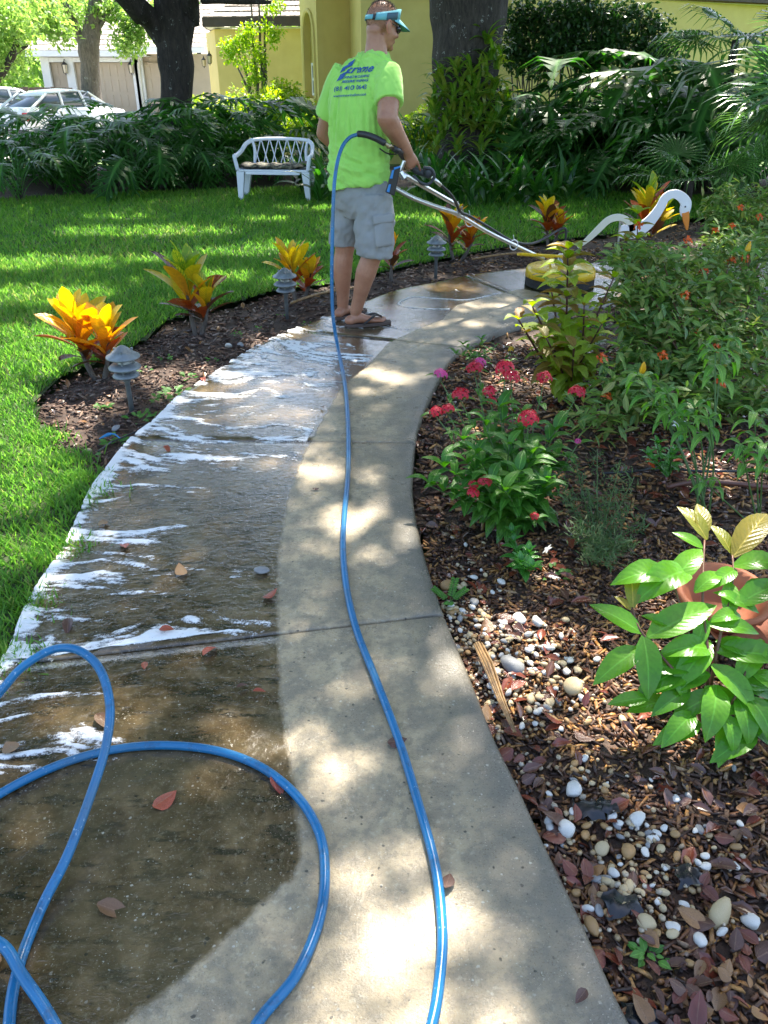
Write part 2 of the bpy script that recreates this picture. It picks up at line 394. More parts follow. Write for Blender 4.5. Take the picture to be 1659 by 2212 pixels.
def wet_sd(x, y):
    d = dist_poly(x, y, WB); return np.where(in_poly(x, y, WET), d, -d)
sidewalk = tag(empty('sidewalk', (0, 0, 0)), kind='structure')
for k in range(len(SL)):
    nu = 34; nv = 40 if 0 < k < 5 else 20
    us = np.r_[0, .008, np.linspace(.03, .97, nu), .992, 1]; gap = .004
    vs = k + np.r_[gap * .7, np.linspace(gap * 1.6, 1 - gap * 1.6, nv), 1 - gap * .7]
    U, Vv = np.meshgrid(us, vs); xy = path_pt(U.ravel(), Vv.ravel()).reshape(U.shape + (2,))
    Z = np.zeros(U.shape) + (noise2(xy[..., 0] * 2, xy[..., 1] * 2, 5) - .5) * .004
    Z[:, 0] -= .014; Z[:, -1] -= .014; Z[:, 1] -= .003; Z[:, -2] -= .003; Z[0] -= .006; Z[-1] -= .006
    # skirts
    top = np.concatenate([xy, Z[..., None]], -1); ny, nx = U.shape
    V = top.reshape(-1, 3); idx = np.arange(nx * ny).reshape(ny, nx)
    F = np.stack([idx[:-1, :-1], idx[:-1, 1:], idx[1:, 1:], idx[1:, :-1]], -1).reshape(-1, 4)
    ring = np.r_[idx[0, :], idx[1:, -1], idx[-1, -2::-1], idx[-2:0:-1, 0]]; low = V[ring].copy(); low[:, 2] = -.11
    b0 = len(V); V = np.r_[V, low]; n = len(ring); q = np.arange(n)
    F = np.r_[F, np.stack([ring[q], b0 + q, b0 + (q + 1) % n, ring[(q + 1) % n]], -1)]
    wet = wet_sd(V[:, 0], V[:, 1]); edge = dist_poly(V[:, 0], V[:, 1], RE)
    me = np_mesh('slab', V, F, None, None, (M_CONC,), False, {'wet': wet, 'edge': edge})
    link('slab', me, sidewalk)

LAWN_EDGE = [(-400, 1600), (-60, 1450), (8, 1424), (60, 1300), (135, 1183), (186, 1068), (175, 1030), (150, 990), (92, 940), (70, 880), (84, 845), (127, 812), (200, 780), (281, 748), (366, 686), (506, 649), (590, 624),
             (703, 610), (800, 590), (870, 572), (1010, 545), (1100, 528), (1300, 505), (1420, 490), (1480, 470)]
LAWN_W = [tuple(G(*p)[:2]) for p in LAWN_EDGE]
LAWN = [(-9, -.8), (-1.02, -.8), (-1.03, .4), (-1.09, 1.1)] + LAWN_W[2:] + [(6.5, 9.5), (5.5, 11.2), (3.2, 12.0), (.5, 12.3), (-1, 12.6), (-3, 12.2), (-5.5, 11.2), (-9, 10.5)]
inlawn = lambda x, y: in_poly(x, y, LAWN)
grassz = lambda x, y: -.02 + .012 * noise2(x * 1.5, y * 1.5, 3)
tag(link('lawn_soil', grid_sheet('lawn_soil', -9.5, 7, -.82, 13, .06, grassz, M_TURF, inlawn)), kind='structure')
def bedz(x, y):
    e = np.minimum(dist_poly(x, y, RE), dist_poly(x, y, LE))
    return -.055 + .05 * (noise2(x * 2.2, y * 2.2, 8) - .35) * np.clip(e / .35, .15, 1) + .02 * (noise2(x * 14, y * 14, 9) - .5)
bedkeep = lambda x, y: ~in_poly(x, y, PATH_POLY) & ~inlawn(x, y)
tag(link('mulch_bed_soil', grid_sheet('mulch_bed_soil', -9.5, 9.5, -.3, 16.0, .07, bedz, M_SOIL, bedkeep)), kind='structure')
def bz(x, y): return float(bedz(np.array([x]), np.array([y]))[0])

# ------------------------------------------------------------------ lawn grass
M_GRASS = None
def grass_mat():
    t = NT('grass_blade'); r = t.attr('rnd')
    col = t.ramp(r, [(0, (.04, .14, .018)), (.45, (.088, .24, .022)), (.8, (.155, .31, .03)), (.93, (.22, .28, .05)), (1, (.34, .28, .12))])
    big = t.noise(t.co['Object'], 1.3, 3); col = t.mix(t.ramp(big, [(.35, 0.0), (.65, .45)]), col, (.11, .24, .02))
    b = t.bsdf(col, .42, 0, None, Specular_IOR_Level=.35)
    tr = t.n.new('ShaderNodeBsdfTranslucent'); h = t.n.new('ShaderNodeHueSaturation'); t.l.new(col, h.inputs['Color']); h.inputs['Value'].default_value = 2.1
    t.l.new(h.outputs[0], tr.inputs[0]); mx = t.n.new('ShaderNodeMixShader'); mx.inputs[0].default_value = .5
    t.l.new(b, mx.inputs[1]); t.l.new(tr.outputs[0], mx.inputs[2]); return t.done(mx.outputs[0])
M_GRASS = grass_mat()
def blades(name, xy, h, w, label=None):
    N = len(xy); tv = [(-.5, 0, 0), (.5, 0, 0), (-.38, .16, .5), (.38, .16, .5), (0, .55, 1)]; tf = [(0, 1, 3), (0, 3, 2), (2, 3, 4)]
    z = grassz(xy[:, 0], xy[:, 1]) - .004; rots = rot_mats(RNG.random(N) * 2 * PI, -RNG.random(N) * .35, (RNG.random(N) - .5) * .7)
    sc = np.stack([w * (.7 + .6 * RNG.random(N)), h * (.5 + .9 * RNG.random(N)), h * (.55 + .75 * RNG.random(N))], -1)
    rnd = np.clip(RNG.random(N) * .8 + (noise2(xy[:, 0] * .9, xy[:, 1] * .9, 12) - .5) * .5 + .08, 0, 1); rnd[RNG.random(N) < .03] = .97
    me = scatter_mesh(name, tv, tf, np.c_[xy, z], rots, sc, (M_GRASS,), rnd)
    o = link(name, me); return tag(o, kind='stuff')
def pts_in(fn, x0, x1, y0, y1, n):
    p = np.c_[RNG.uniform(x0, x1, n), RNG.uniform(y0, y1, n)]; return p[fn(p[:, 0], p[:, 1])]
def vis(p, m=430):
    zc = p[:, 1] * CT + CAMH * ST; x = 829.5 + FPX * p[:, 0] / np.maximum(zc, .1); return (x > -m) & (x < 1659 + m)
g1 = pts_in(inlawn, -3.6, 0, .9, 4.3, 74000); g1 = g1[vis(g1)]
g2 = pts_in(inlawn, -5, 3, 4.3, 7.5, 105000); g2 = g2[vis(g2)]
g3 = pts_in(inlawn, -9, 6, 7.5, 12.6, 125000); g3 = g3[vis(g3)]
spill = []
for (x, y) in LAWN_W[2:9]:
    spill += [(x + random.gauss(0, .06), y + random.gauss(0, .05)) for _ in range(260)]
g1 = np.r_[g1, np.array(spill)]
tag(blades('lawn_grass', g1, .048, .007), 'mown green lawn grass growing up to the path edge', 'grass')
tag(blades('lawn_grass', g2, .06, .009), 'shaded green lawn grass between the croton bed and the bench', 'grass')
tag(blades('lawn_grass', g3, .062, .013), 'shaded lawn grass running back to the dark leafy beds', 'grass')

# ------------------------------------------------------------------ soap foam on the wet slabs
def foam_mat():
    t = NT('soap_foam'); v = t.co['Object']; n = t.bump(t.voro(v, 260), .5, .002); a = t.attr('rnd')
    bub = t.voro(v, 230); aa = t.math('ADD', t.math('MULTIPLY', a, 1.5), t.math('MULTIPLY', t.math('SUBTRACT', t.noise(t.mapping(v, (.5, 1.4, 1)), 60, 4, .75), .5), 3.0)); aa = t.math('ADD', aa, t.math('MULTIPLY', t.math('SUBTRACT', bub, .3), .5)); al = t.ramp(aa, [(.0, .02), (.25, .4), (.8, 1.0)]); col = t.ramp(aa, [(0, (.50, .49, .46)), (.5, (.70, .69, .66)), (.9, (.84, .84, .82))])
    return t.done(t.bsdf(col, .3, 0, n, Alpha=al))
nu, nv = 230, 900
us = np.linspace(.002, .86, nu); vs = np.linspace(1.7, 5.3, nv); U, Vv = np.meshgrid(us, vs)
xy = path_pt(U.ravel(), Vv.ravel()).reshape(U.shape + (2,)); X, Yy = xy[..., 0], xy[..., 1]
sk = Vv + U * .10
w1 = (noise2(U * 3, sk * 5, 21, 3) - .5)
st = noise2(U * 3.2 + 2 * w1, sk * 27 + w1 * 4.5, 22, 5, .68)
st2 = noise2(U * 13 + 2 * w1, sk * 85 + w1 * 16, 23, 3, .6)
reach = noise2(sk * 5, sk * 0 + 3.3, 24, 3); reach = .30 + .75 * np.clip((reach - .3) * 2.0, 0, 1)
B = .047 - .105 * np.clip(U / reach, 0, 2.4) ** 1.6
B += .16 * np.exp(-(dist_poly(X, Yy, LE) / (.008 + .14 * noise2(sk * 9, sk * 0 + 8, 25) ** 2))**2) * (Vv < 3.3)
B += .018 * np.exp(-((Vv - 3.4) / .35) ** 2) - .02 * np.exp(-((Vv - 2.0) / .28) ** 2)
B -= .18 * np.clip((Vv - 4.2) / .3, 0, 1)
F0 = st * .64 + st2 * .26 + noise2(U * 40 + 3 * w1, sk * 190, 29, 2, .6) * .10 + B - .03 * (Vv < 2.0) - .25 * (Vv < 1.97) * np.clip((U - .22) * 4, 0, 1)
curve = [G(1128, 624), G(1060, 638), G(1010, 648), G(950, 646), G(893, 642), G(862, 655), G(880, 664), G(930, 668), G(975, 668), G(905, 690), G(960, 676)]
dc = dist_poly(X, Yy, smooth_path([(p.x, p.y, 0) for p in curve[:9]], 5))
F0 = np.maximum(F0, .64 - (dc / .045) * (.12 + .35 * (st2 - .2)))
F0 = np.where(wet_sd(X, Yy) < .02, F0 - .4, F0)
thr = .555; Hh = np.clip((F0 - thr), -.05, .16) * .055
idx = np.arange(nu * nv).reshape(nv, nu); F = np.stack([idx[:-1, :-1], idx[:-1, 1:], idx[1:, 1:], idx[1:, :-1]], -1).reshape(-1, 4)
ok = (F0.ravel()[F].max(1) > thr); F = F[ok]; used = np.unique(F); remap = np.zeros(nu * nv, int); remap[used] = np.arange(len(used))
V = np.stack([X, Yy, Hh + .0005 + (noise2(X * 2, Yy * 2, 5) - .5) * .004], -1).reshape(-1, 3)[used]; rn = np.clip((F0.ravel()[used] - thr) * 7, 0, 1)
tag(link('soap_foam', np_mesh('soap_foam', V, remap[F], rn, None, (foam_mat(),), True)), 'streaky white soap foam running across the wet dark side of the path', 'foam', kind='stuff')

# ------------------------------------------------------------------ mulch, pebbles, fallen leaves
def chip_mat(name, stops, rough=.6):
    t = NT(name); col = t.ramp(t.attr('rnd'), stops); v = t.co['Object']
    col = t.mix(t.ramp(t.noise(v, 140, 3), [(.4, 0.0), (.7, .5)]), col, (.015, .01, .007))
    return t.done(t.bsdf(col, t.ramp(t.noise(v, 30, 2), [(.35, rough - .3), (.65, rough + .15)]), 0, t.bump(t.noise(v, 220, 2), .5, .002)))
M_CHIP = chip_mat('mulch_chip', [(0, (.03, .015, .010)), (.34, (.085, .038, .020)), (.58, (.19, .08, .034)), (.78, (.34, .16, .05)), (.92, (.48, .25, .07)), (1, (.30, .22, .16))])
M_CHIPL = chip_mat('mulch_chip_dark', [(0, (.035, .019, .013)), (.5, (.10, .052, .034)), (.8, (.21, .12, .075)), (.93, (.24, .16, .11)), (1, (.36, .28, .22))], .75)
CHIP_V = [(-.5, -.5, -.5), (.5, -.35, -.5), (.45, .4, -.5), (-.35, .5, -.5), (-.42, -.45, .5), (.5, -.3, .3), (.3, .45, .6), (-.5, .3, .4)]
CHIP_F = [(0, 2, 1), (0, 3, 2), (4, 5, 6), (4, 6, 7), (0, 1, 5), (0, 5, 4), (1, 2, 6), (1, 6, 5), (2, 3, 7), (2, 7, 6), (3, 0, 4), (3, 4, 7)]
def chips(name, fn, box, n, L, W, mat, label, lift=.012):
    p = pts_in(fn, *box, n); p = p[vis(p)]; N = len(p)
    z = bedz(p[:, 0], p[:, 1]) + RNG.random(N) * lift
    rots = rot_mats(RNG.random(N) * 2 * PI, RNG.normal(0, .3, N), RNG.normal(0, .28, N))
    Ls = L * (.35 + 1.1 * RNG.random(N) ** 1.6); sc = np.stack([Ls, W * (.4 + RNG.random(N)) , .0035 + .005 * RNG.random(N)], -1)
    return tag(link(name, scatter_mesh(name, CHIP_V, CHIP_F, np.c_[p, z], rots, sc, (mat,))), label, 'mulch', kind='stuff')
rb = lambda x, y: bedkeep(x, y) & ((x > .15) | (y > 5.5))
lb = lambda x, y: bedkeep(x, y) & (x < 2.9) & (y < 8) & ~((x > .15) & (y < 5.5))
chips('mulch_chips', rb, (.1, 2.4, .6, 2.6), 27000, .036, .008, M_CHIP, 'wet brown bark and wood chip mulch covering the bed right of the path')
chips('mulch_chips', rb, (.1, 4.2, 2.6, 5.0), 16000, .05, .013, M_CHIP, 'brown bark mulch under the flowering plants right of the path', .02)
chips('mulch_chips', rb, (.6, 7.5, 5.0, 9.8), 7000, .06, .02, M_CHIP, 'brown bark mulch behind the tall shrubs beyond the path bend', .02)
chips('mulch_chips', lb, (-3, 1.5, 1.8, 5.2), 17000, .045, .012, M_CHIPL, 'dark mulch and dry leaf litter round the crotons beside the lawn', .02)
chips('mulch_chips', lb, (-1.5, 4.5, 5.0, 8.6), 9000, .055, .018, M_CHIPL, 'dark mulch strip between the far lawn and the wet path', .02)

def leaf_tpl(L=1, W=.55, droop=.15, cup=.12, seg=5, tip=1.0, base=.0, fold=0):
    """a leaf lying along +Y from the origin; returns verts, quads, uvs"""
    v = []; uv = []; f = []
    for i in range(seg + 1):
        t = i / seg; w = W * .5 * (math.sin(PI * min(1, t ** .85 * .96 + .03)) ** .8) * (1 - .15 * t) + (base * (1 - t))
        if i == seg: w = .01 * W * tip
        z = -droop * t * t; y = L * (t if droop < .6 else math.sin(t * 1.25) / math.sin(1.25) * (1 - .15 * droop))
        v += [(-w, y, z + cup * w * 2), (0, y, z), (w, y, z + cup * w * 2)]; uv += [(0, t), (.5, t), (1, t)]
    for i in range(seg):
        a = 3 * i; f += [(a, a + 1, a + 4, a + 3), (a + 1, a + 2, a + 5, a + 4)]
    return v, f, uv
def leaf_mesh(name, mat, stem=0, **k):
    v, f, uv = leaf_tpl(**k)
    v = np.array(v, float)
    if stem:
        s_ = .012; n = len(v); v = np.array(v) + [0, stem, 0]
        v = np.r_[v, [(-s_, 0, 0), (s_, 0, 0), (s_, stem + .02, 0), (-s_, stem + .02, 0)]]; f = f + [(n, n + 1, n + 2, n + 3)]; uv = uv + [(.5, 0)] * 4
    me = np_mesh(name, v, f, np.zeros(len(v)), uv, (mat,), True); return me
def dead_mat(name, c, c2, rough=.3):
    t = NT(name); v = t.co['Object']; uv = t.sep(t.co['UV']); r = t.math('FRACT', t.math('ADD', t.attr('rnd'), t.objrand()))
    col = t.mix(r, c, c2); a = t.math('ABSOLUTE', t.math('SUBTRACT', uv[0], .5)); col = t.mix(t.ramp(a, [(.0, .6), (.05, 0.0)]), col, (.30, .17, .10))
    col = t.mix(t.ramp(t.noise(v, 25, 4), [(.45, 0.0), (.7, .7)]), col, tuple(x * .4 for x in c))
    return t.done(t.bsdf(col, rough, 0, t.bump(t.noise(v, 30, 3), .4, .004), Specular_IOR_Level=.6))
M_DEAD = dead_mat('dead_leaf_red', (.22, .05, .025), (.13, .032, .02), .24); M_DEADP = dead_mat('dead_leaf_plum', (.075, .028, .020), (.13, .055, .035), .24)
M_DEADB = dead_mat('dead_leaf_bright', (.42, .085, .035), (.30, .055, .03), .2); M_DEADY = dead_mat('dead_leaf_tan', (.30, .15, .05), (.16, .075, .03))
DL = [leaf_mesh('leaf_blade', m, L=1, W=w, droop=d, cup=c, seg=5) for m in (M_DEAD, M_DEADP, M_DEADY, M_DEADB) for (w, d, c) in ((.62, .12, .25), (.75, -.15, -.18), (.5, .2, .3))]
def fallen(x, y, size, kind, label, group=None, z=None, tilt=.2):
    o = link('fallen_leaf', DL[kind * 3 + random.randrange(3)])
    zz = (bz(x, y) + .018 if z is None else z) + .004
    o.matrix_basis = Matrix.Translation((x, y, zz)) @ Euler((random.gauss(0, tilt), random.gauss(0, tilt), random.random() * 6.28)).to_matrix().to_4x4() @ Matrix.Diagonal((size, size, size, 1))
    return tag(o, label, 'leaf', group)
onpath = [(332, 1750, .062, 0, 'crumpled wet red leaf inside the blue hose loop'), (440, 1423, .062, 0, 'flat red leaf on the path just below the second cracked joint'),
          (395, 1248, .06, 2, 'pointed orange leaf lying by the foam on the dark path side'), (221, 1128, .055, 2, 'orange leaf stranded in foam at the lawn edge of the path'),
          (592, 1680, .06, 0, 'brown leaf touching the outside of the hose arc'), (568, 1296, .055, 0, 'round red leaf with a stalk near the edge of the clean strip'),
          (345, 1367, .045, 0, 'small red leaf ringed with white foam'), (313, 1453, .04, 0, 'small red leaf on the dark path above the hose loop'),
          (208, 1551, .075, 2, 'yellow leaf beside the standing hose loop'), (212, 1960, .075, 2, 'yellow brown leaf lying on the wet dark path inside the hose'),
          (355, 968, .06, 0, 'dark red leaf lying on the foamy path near the blue rope'), (437, 820, .055, 0, 'red leaf in the foam beside the mulch edge'),
          (272, 1190, .06, 0, 'brown leaf on wet path between two foam streaks'), (837, 1610, .05, 1, 'small ragged brown leaf on the pale clean strip'),
          (972, 1895, .04, 1, 'narrow brown leaf right of the hose on the pale strip'), (150, 1342, .07, 1, 'dark purple leaf on the wet path near the lawn'),
          (15, 1610, .06, 2, 'pinkish leaf at the edge of the picture in the foam'), (5, 2085, .07, 2, 'pale pink leaf beside the hose crossing'),
          (512, 1493, .035, 1, 'dark leaf scrap right of the standing hose loop'), (547, 1500, .035, 0, 'reddish leaf scrap next to a dark scrap on the path'),
          (1265, 2145, .035, 1, 'tiny plum leaf near the bottom of the path edge'), (700, 885, .03, 1, 'tiny dark leaf scrap on the wet path'), (690, 1060, .03, 1, 'small black leaf scrap by the edge of the clean strip')]
for x, y, s_, k, lb_ in onpath:
    g = G(x, y); fallen(g.x, g.y, s_, 3 if k == 0 else k, lb_, z=.008, tilt=.14)
cl = [(1150, 1560), (1110, 1600), (1135, 1720), (1170, 1800), (1200, 1850), (1240, 1890), (1330, 1950), (1290, 2080), (1400, 2120), (1480, 2100), (1560, 2080), (1600, 2150), (1520, 1900), (1580, 1830), (1640, 1700), (1600, 1650),
      (1500, 2180), (1620, 2050), (1180, 1880), (1080, 1400), (1100, 1530), (1420, 2190), (960, 1165), (930, 1100), (1050, 1290)]
for i in range(200):
    cx, cy = cl[i % len(cl)]; g = G(cx + random.gauss(0, 48), cy + random.gauss(0, 42))
    if bedkeep(np.array([g.x]), np.array([g.y]))[0] and g.x > .1:
        k = random.choice((0, 0, 1, 1, 2)); fallen(g.x, g.y, random.choice((random.uniform(.024, .045), random.uniform(.035, .07))), k,
              ('wet red brown leaf lying on the mulch right of the path', 'dark plum wet leaf lying on the mulch right of the path', 'tan curled dead leaf on the mulch right of the path')[k],
              ('red brown leaves on the right bed', 'plum leaves on the right bed', 'tan leaves on the right bed')[k], tilt=.3)
def litter(name, box, fn, n, s_, mat, label):
    p = pts_in(fn, *box, n); p = p[vis(p)]; N = len(p); v, f, uv = leaf_tpl(L=1, W=.55, droop=.15, cup=.25, seg=3)
    z = bedz(p[:, 0], p[:, 1]) + .012 + RNG.random(N) * .012
    me = scatter_mesh(name, v, f, np.c_[p, z], rot_mats(RNG.random(N) * 7, RNG.normal(0, .3, N), RNG.normal(0, .3, N)), s_ * (.5 + RNG.random(N)), (mat,), None, uv, True)
    return tag(link(name, me), label, 'leaf litter', kind='stuff')
litter('leaf_litter', (.1, 4, .6, 5), rb, 1900, .045, M_DEAD, 'scattered red brown leaf litter in the right mulch bed')
litter('leaf_litter', (.1, 4, .6, 5), rb, 1500, .04, M_DEADP, 'scattered plum dark leaf litter in the right mulch bed')
litter('leaf_litter', (-3, 4, 1.8, 8), lb, 1500, .045, M_DEADY, 'pale dry leaf litter in the left mulch bed')

# pebbles
def pebble_mat(name, a, b): return pm(name, a, b, 25, .45, .35, 60, dist=.003)
PM = [pebble_mat('pebble_white', (.72, .70, .64), (.55, .52, .46)), pebble_mat('pebble_cream', (.55, .44, .26), (.42, .32, .17)), pebble_mat('pebble_amber', (.40, .22, .07), (.30, .19, .09)), pebble_mat('pebble_grey', (.30, .30, .29), (.18, .18, .18))]
def pebble_meshes():
    out = []
    for mi, m in enumerate(PM):
        row = []
        for k in range(4):
            bm = bmesh.new(); bmesh.ops.create_icosphere(bm, subdivisions=2, radius=1)
            rg = random.Random(mi * 10 + k); ax = [Vector((rg.uniform(-1, 1), rg.uniform(-1, 1), rg.uniform(-1, 1))).normalized() for _ in range(5)]
            for v in bm.verts:
                for a in ax:
                    d = v.co.dot(a)
                    if d > .62: v.co -= a * (d - .62) * (.75 if mi in (0, 3) else .3)
            for f in bm.faces: f.smooth = True
            me = bpy.data.meshes.new('pebble'); bm.to_mesh(me); bm.free(); me.materials.append(m); row.append(me)
        out.append(row)
    return out
PB = pebble_meshes()
PLAB = ['small white pebble among the mulch beside the path', 'cream tan pebble among the mulch beside the path', 'amber brown pebble among the mulch beside the path', 'grey pebble among the mulch beside the path']
PGRP = ['white pebbles in the right bed', 'cream pebbles in the right bed', 'amber pebbles in the right bed', 'grey pebbles in the right bed']
def pebble(x, y, s_, k, label=None, group=None, zoff=0):
    o = link('pebble', PB[k][random.randrange(4)]); a = s_ * random.uniform(.85, 1.15)
    o.matrix_basis = Matrix.Translation((x, y, bz(x, y) + .014 + s_ * .3 + zoff)) @ Euler((random.gauss(0, .3), random.gauss(0, .3), random.random() * 6.28)).to_matrix().to_4x4() @ Matrix.Diagonal((a, s_ * random.uniform(.6, .85), s_ * random.uniform(.45, .65), 1))
    return tag(o, label or PLAB[k], 'pebble', group or (None if label else PGRP[k]))
big = [(1238, 1706, 24, 0, 'large pale white stone, biggest beside the black plastic scrap'), (1224, 1792, 24, 0, 'flat white stone left below the black plastic scrap'), (1301, 1833, 17, 1, 'round tan pebble left of the amber one'),
       (1357, 1842, 19, 2, 'egg shaped amber pebble at the lower right of the path'), (1327, 1882, 15, 0, 'white triangular stone below two round pebbles'), (1377, 1770, 22, 0, 'angular white stone right of the black plastic scraps'),
       (1556, 1975, 32, 1, 'largest mottled cream stone near the bottom right corner'), (1622, 1990, 24, 0, 'chunky white stone at the lower right picture edge'), (1238, 1482, 24, 1, 'big pointed tan stone left of the leafy plant'),
       (1105, 1437, 28, 3, 'long flat grey stone beside the palm husk'), (1236, 1755, 12, 0, 'narrow white pebble above the flat white stone'), (1279, 2000, 20, 2, 'amber pebble pressed against the path edge'), (1345, 1965, 18, 1, 'tan pebble among plum leaves by the path'),
       (1246, 1925, 13, 2, 'small amber pebble right beside the path edge'), (1396, 1995, 20, 1, 'lumpy tan stone above the heap of red leaves'), (1515, 2030, 22, 0, 'long thin white stone above the heap of red leaves'), (1435, 1785, 10, 0, 'oval bright white pebble among orange splinters'),
       (1070, 1448, 13, 0, 'chalky white stone next to the grey flat stone'), (1147, 1505, 14, 1, 'orange tinted round pebble in the upper pebble patch'), (1122, 1335, 17, 0, 'white stone topped with cream at the upper pebble patch'), (1161, 1337, 15, 0, 'oblong white stone right in the upper pebble patch'), (1024, 1300, 13, 3, 'pale grey stone closest to the path crack'),
       (1083, 1253, 10, 0, 'lone white pebble below the white vinca'), (966, 1263, 17, 2, 'rust brown stone by the path edge above the fern seedling')]
for x, y, r_, k, lb_ in big:
    g = G(x, y, -.03); zc = g.y * CT + 1.5 * ST; pebble(g.x, g.y, r_ * 1.15 / FPX * zc, k, lb_)
clp = [(1000, 1325, 24, 26, 26), (1060, 1365, 40, 30, 30), (1130, 1370, 50, 30, 24), (1180, 1440, 60, 30, 28), (1160, 1500, 60, 35, 26), (1210, 1540, 60, 40, 22), (1060, 1480, 30, 40, 12), (1290, 1780, 80, 60, 28), (1340, 1900, 60, 60, 22), (1450, 1800, 80, 60, 20),
       (1560, 1860, 70, 60, 12), (1000, 1240, 30, 50, 14), (1260, 1690, 50, 40, 10), (1420, 1960, 80, 40, 12), (1100, 1220, 60, 20, 8)]
for cx, cy, sx, sy, n in clp:
    for _ in range(int(n * 1.05)):
        g = G(random.gauss(cx, sx), random.gauss(cy, sy), -.03)
        if bedkeep(np.array([g.x]), np.array([g.y]))[0] and g.x > .12: pebble(g.x, g.y, random.uniform(.0065, .0165), random.choices((0, 1, 2, 3), (6, 6, 2, 1.2) if cy < 1600 else (5, 5, 4, 2))[0])
pp = []
for cx, cy, sx, sy, n in ((1005, 1330, 30, 30, 90), (1045, 1370, 35, 40, 90), (1110, 1390, 60, 40, 90), (1150, 1480, 70, 50, 120), (1040, 1450, 18, 40, 40), (1090, 1560, 25, 50, 40), (1260, 1820, 70, 90, 120), (1360, 1960, 90, 60, 90), (1500, 1840, 100, 80, 90), (985, 1240, 30, 50, 40), (1220, 1600, 90, 60, 60)):
    for _ in range(n // 2):
        g = G(random.gauss(cx, sx), random.gauss(cy, sy), -.03)
        if g.x > .12 and bedkeep(np.array([g.x]), np.array([g.y]))[0]: pp.append((g.x, g.y, bz(g.x, g.y) + .019))
bm = bmesh.new(); bmesh.ops.create_icosphere(bm, subdivisions=1, radius=1); iv = [tuple(v.co) for v in bm.verts]; iff = [[v.index for v in f.verts] for f in bm.faces]; bm.free()
N = len(pp); s_ = RNG.uniform(.003, .0085, N); M_GRAV = chip_mat('small_gravel', [(0, (.55, .48, .36)), (.3, (.42, .31, .17)), (.6, (.34, .23, .11)), (.8, (.55, .49, .38)), (.95, (.28, .18, .08))], .5)
tag(link('small_pebbles', scatter_mesh('small_pebbles', iv, iff, np.array(pp), rot_mats(RNG.random(N) * 7, RNG.normal(0, .4, N), RNG.normal(0, .4, N)), np.stack([s_ * 1.2, s_, s_ * .7], -1), (M_GRAV,), None, None, True)), 'small tan and cream gravel strewn between the larger pebbles', 'gravel', kind='stuff')
# ------------------------------------------------------------------ houses
M_YEL = pm('yellow_stucco', (.72, .58, .21), (.66, .52, .18), 3, .85, .35, 90, dist=.004)
M_CREAM = pm('cream_trim', (.72, .68, .58), (.64, .60, .50), 4, .7, .1)
M_BROWN = pm('brown_fascia', (.09, .055, .035), (.06, .04, .03), 6, .6, .1)
M_WHITE = pm('white_paint', (.80, .80, .78), (.74, .74, .72), 5, .4, .05)
M_BEIGE = pm('beige_stucco', (.56, .46, .35), (.50, .41, .31), 3, .85, .2, 80)
M_DOOR = pm('garage_door_tan', (.52, .42, .31), (.48, .39, .29), 3, .6, .1)
M_SHING = pm('shingle_pale', (.42, .36, .29), (.30, .26, .22), 6, .9, .4, 40, dist=.01)
M_SHING2 = pm('shingle_beige', (.50, .44, .36), (.38, .33, .27), 6, .9, .4, 40, dist=.01)
M_GLASS = NT('window_glass'); M_GLASS = M_GLASS.done(M_GLASS.bsdf((.05, .07, .08), .06, 0, None, Specular_IOR_Level=.8))
M_BLACK = pm('black_metal', (.025, .025, .027), (.015, .015, .016), 10, .45, .1)
def lantern_glass_mat():
    t = NT('lantern_glass'); return t.done(t.bsdf((.7, .6, .42), .2, 0, None))  # plain warm-tinted glass, no emission
M_LGL = lantern_glass_mat()
def wall(mb, a, b, z0, z1, th=.2):
    a = Vector((a[0], a[1], 0)); b = Vector((b[0], b[1], 0)); d = (b - a).normalized(); n = Vector((-d.y, d.x, 0))
    q = [a, b, b + n * th, a + n * th]
    mb.add([(p.x, p.y, z0) for p in q] + [(p.x, p.y, z1) for p in q], [(0, 3, 2, 1), (4, 5, 6, 7), (0, 1, 5, 4), (1, 2, 6, 5), (2, 3, 7, 6), (3, 0, 4, 7)])
def W2(x, Y): p = P(x, 300, Y); return (p.x, p.y)   # ground-plan point seen at image column x (approx height)
def colx(x, y, Y): p = P(x, y, Y); return (p.x, p.y)
def shingle_roof(parent, a, b, top_a, top_b, mat, rows, cols, name='shingle'):
    """sloping roof plane a-b (eave) to top_a-top_b, with overlapping courses; near courses are tabs of their own"""
    a, b, ta, tb = map(Vector, (a, b, top_a, top_b)); n = (b - a).cross(ta - a).normalized()
    if n.z < 0: n = -n
    mb = MB(); mb.add([a - n * .03, b - n * .03, tb - n * .03, ta - n * .03, a - n * .12, b - n * .12, tb - n * .12, ta - n * .12], [(0, 1, 2, 3), (7, 6, 5, 4), (0, 4, 5, 1), (1, 5, 6, 2), (2, 6, 7, 3), (3, 7, 4, 0)])
    rf = mb.build('roof', mat, parent)
    st = MB(); rg = random.Random(3)
    for r_ in range(rows):
        t0, t1 = r_ / rows, (r_ + 1.15) / rows
        p0, p1 = a.lerp(ta, t0), b.lerp(tb, t0); q0, q1 = a.lerp(ta, min(1, t1)), b.lerp(tb, min(1, t1))
        off = rg.random() / cols
        for c in range(cols + 1):
            s0, s1 = max(0, min(1, (c - .5 * (r_ % 2)) / cols + .002)), max(0, min(1, (c + 1 - .5 * (r_ % 2)) / cols - .002))
            if s1 - s0 < .002: continue
            h0 = .022 + rg.random() * .012
            v = [p0.lerp(p1, s0), p0.lerp(p1, s1), q0.lerp(q1, s1), q0.lerp(q1, s0)]
            st.add([v[0] + n * h0, v[1] + n * h0, v[2], v[3], v[0] - n * .005, v[1] - n * .005], [(0, 1, 2, 3), (4, 5, 1, 0)])
    o = st.build(name + 's', mat, rf); o['kind'] = 'stuff'
    return rf
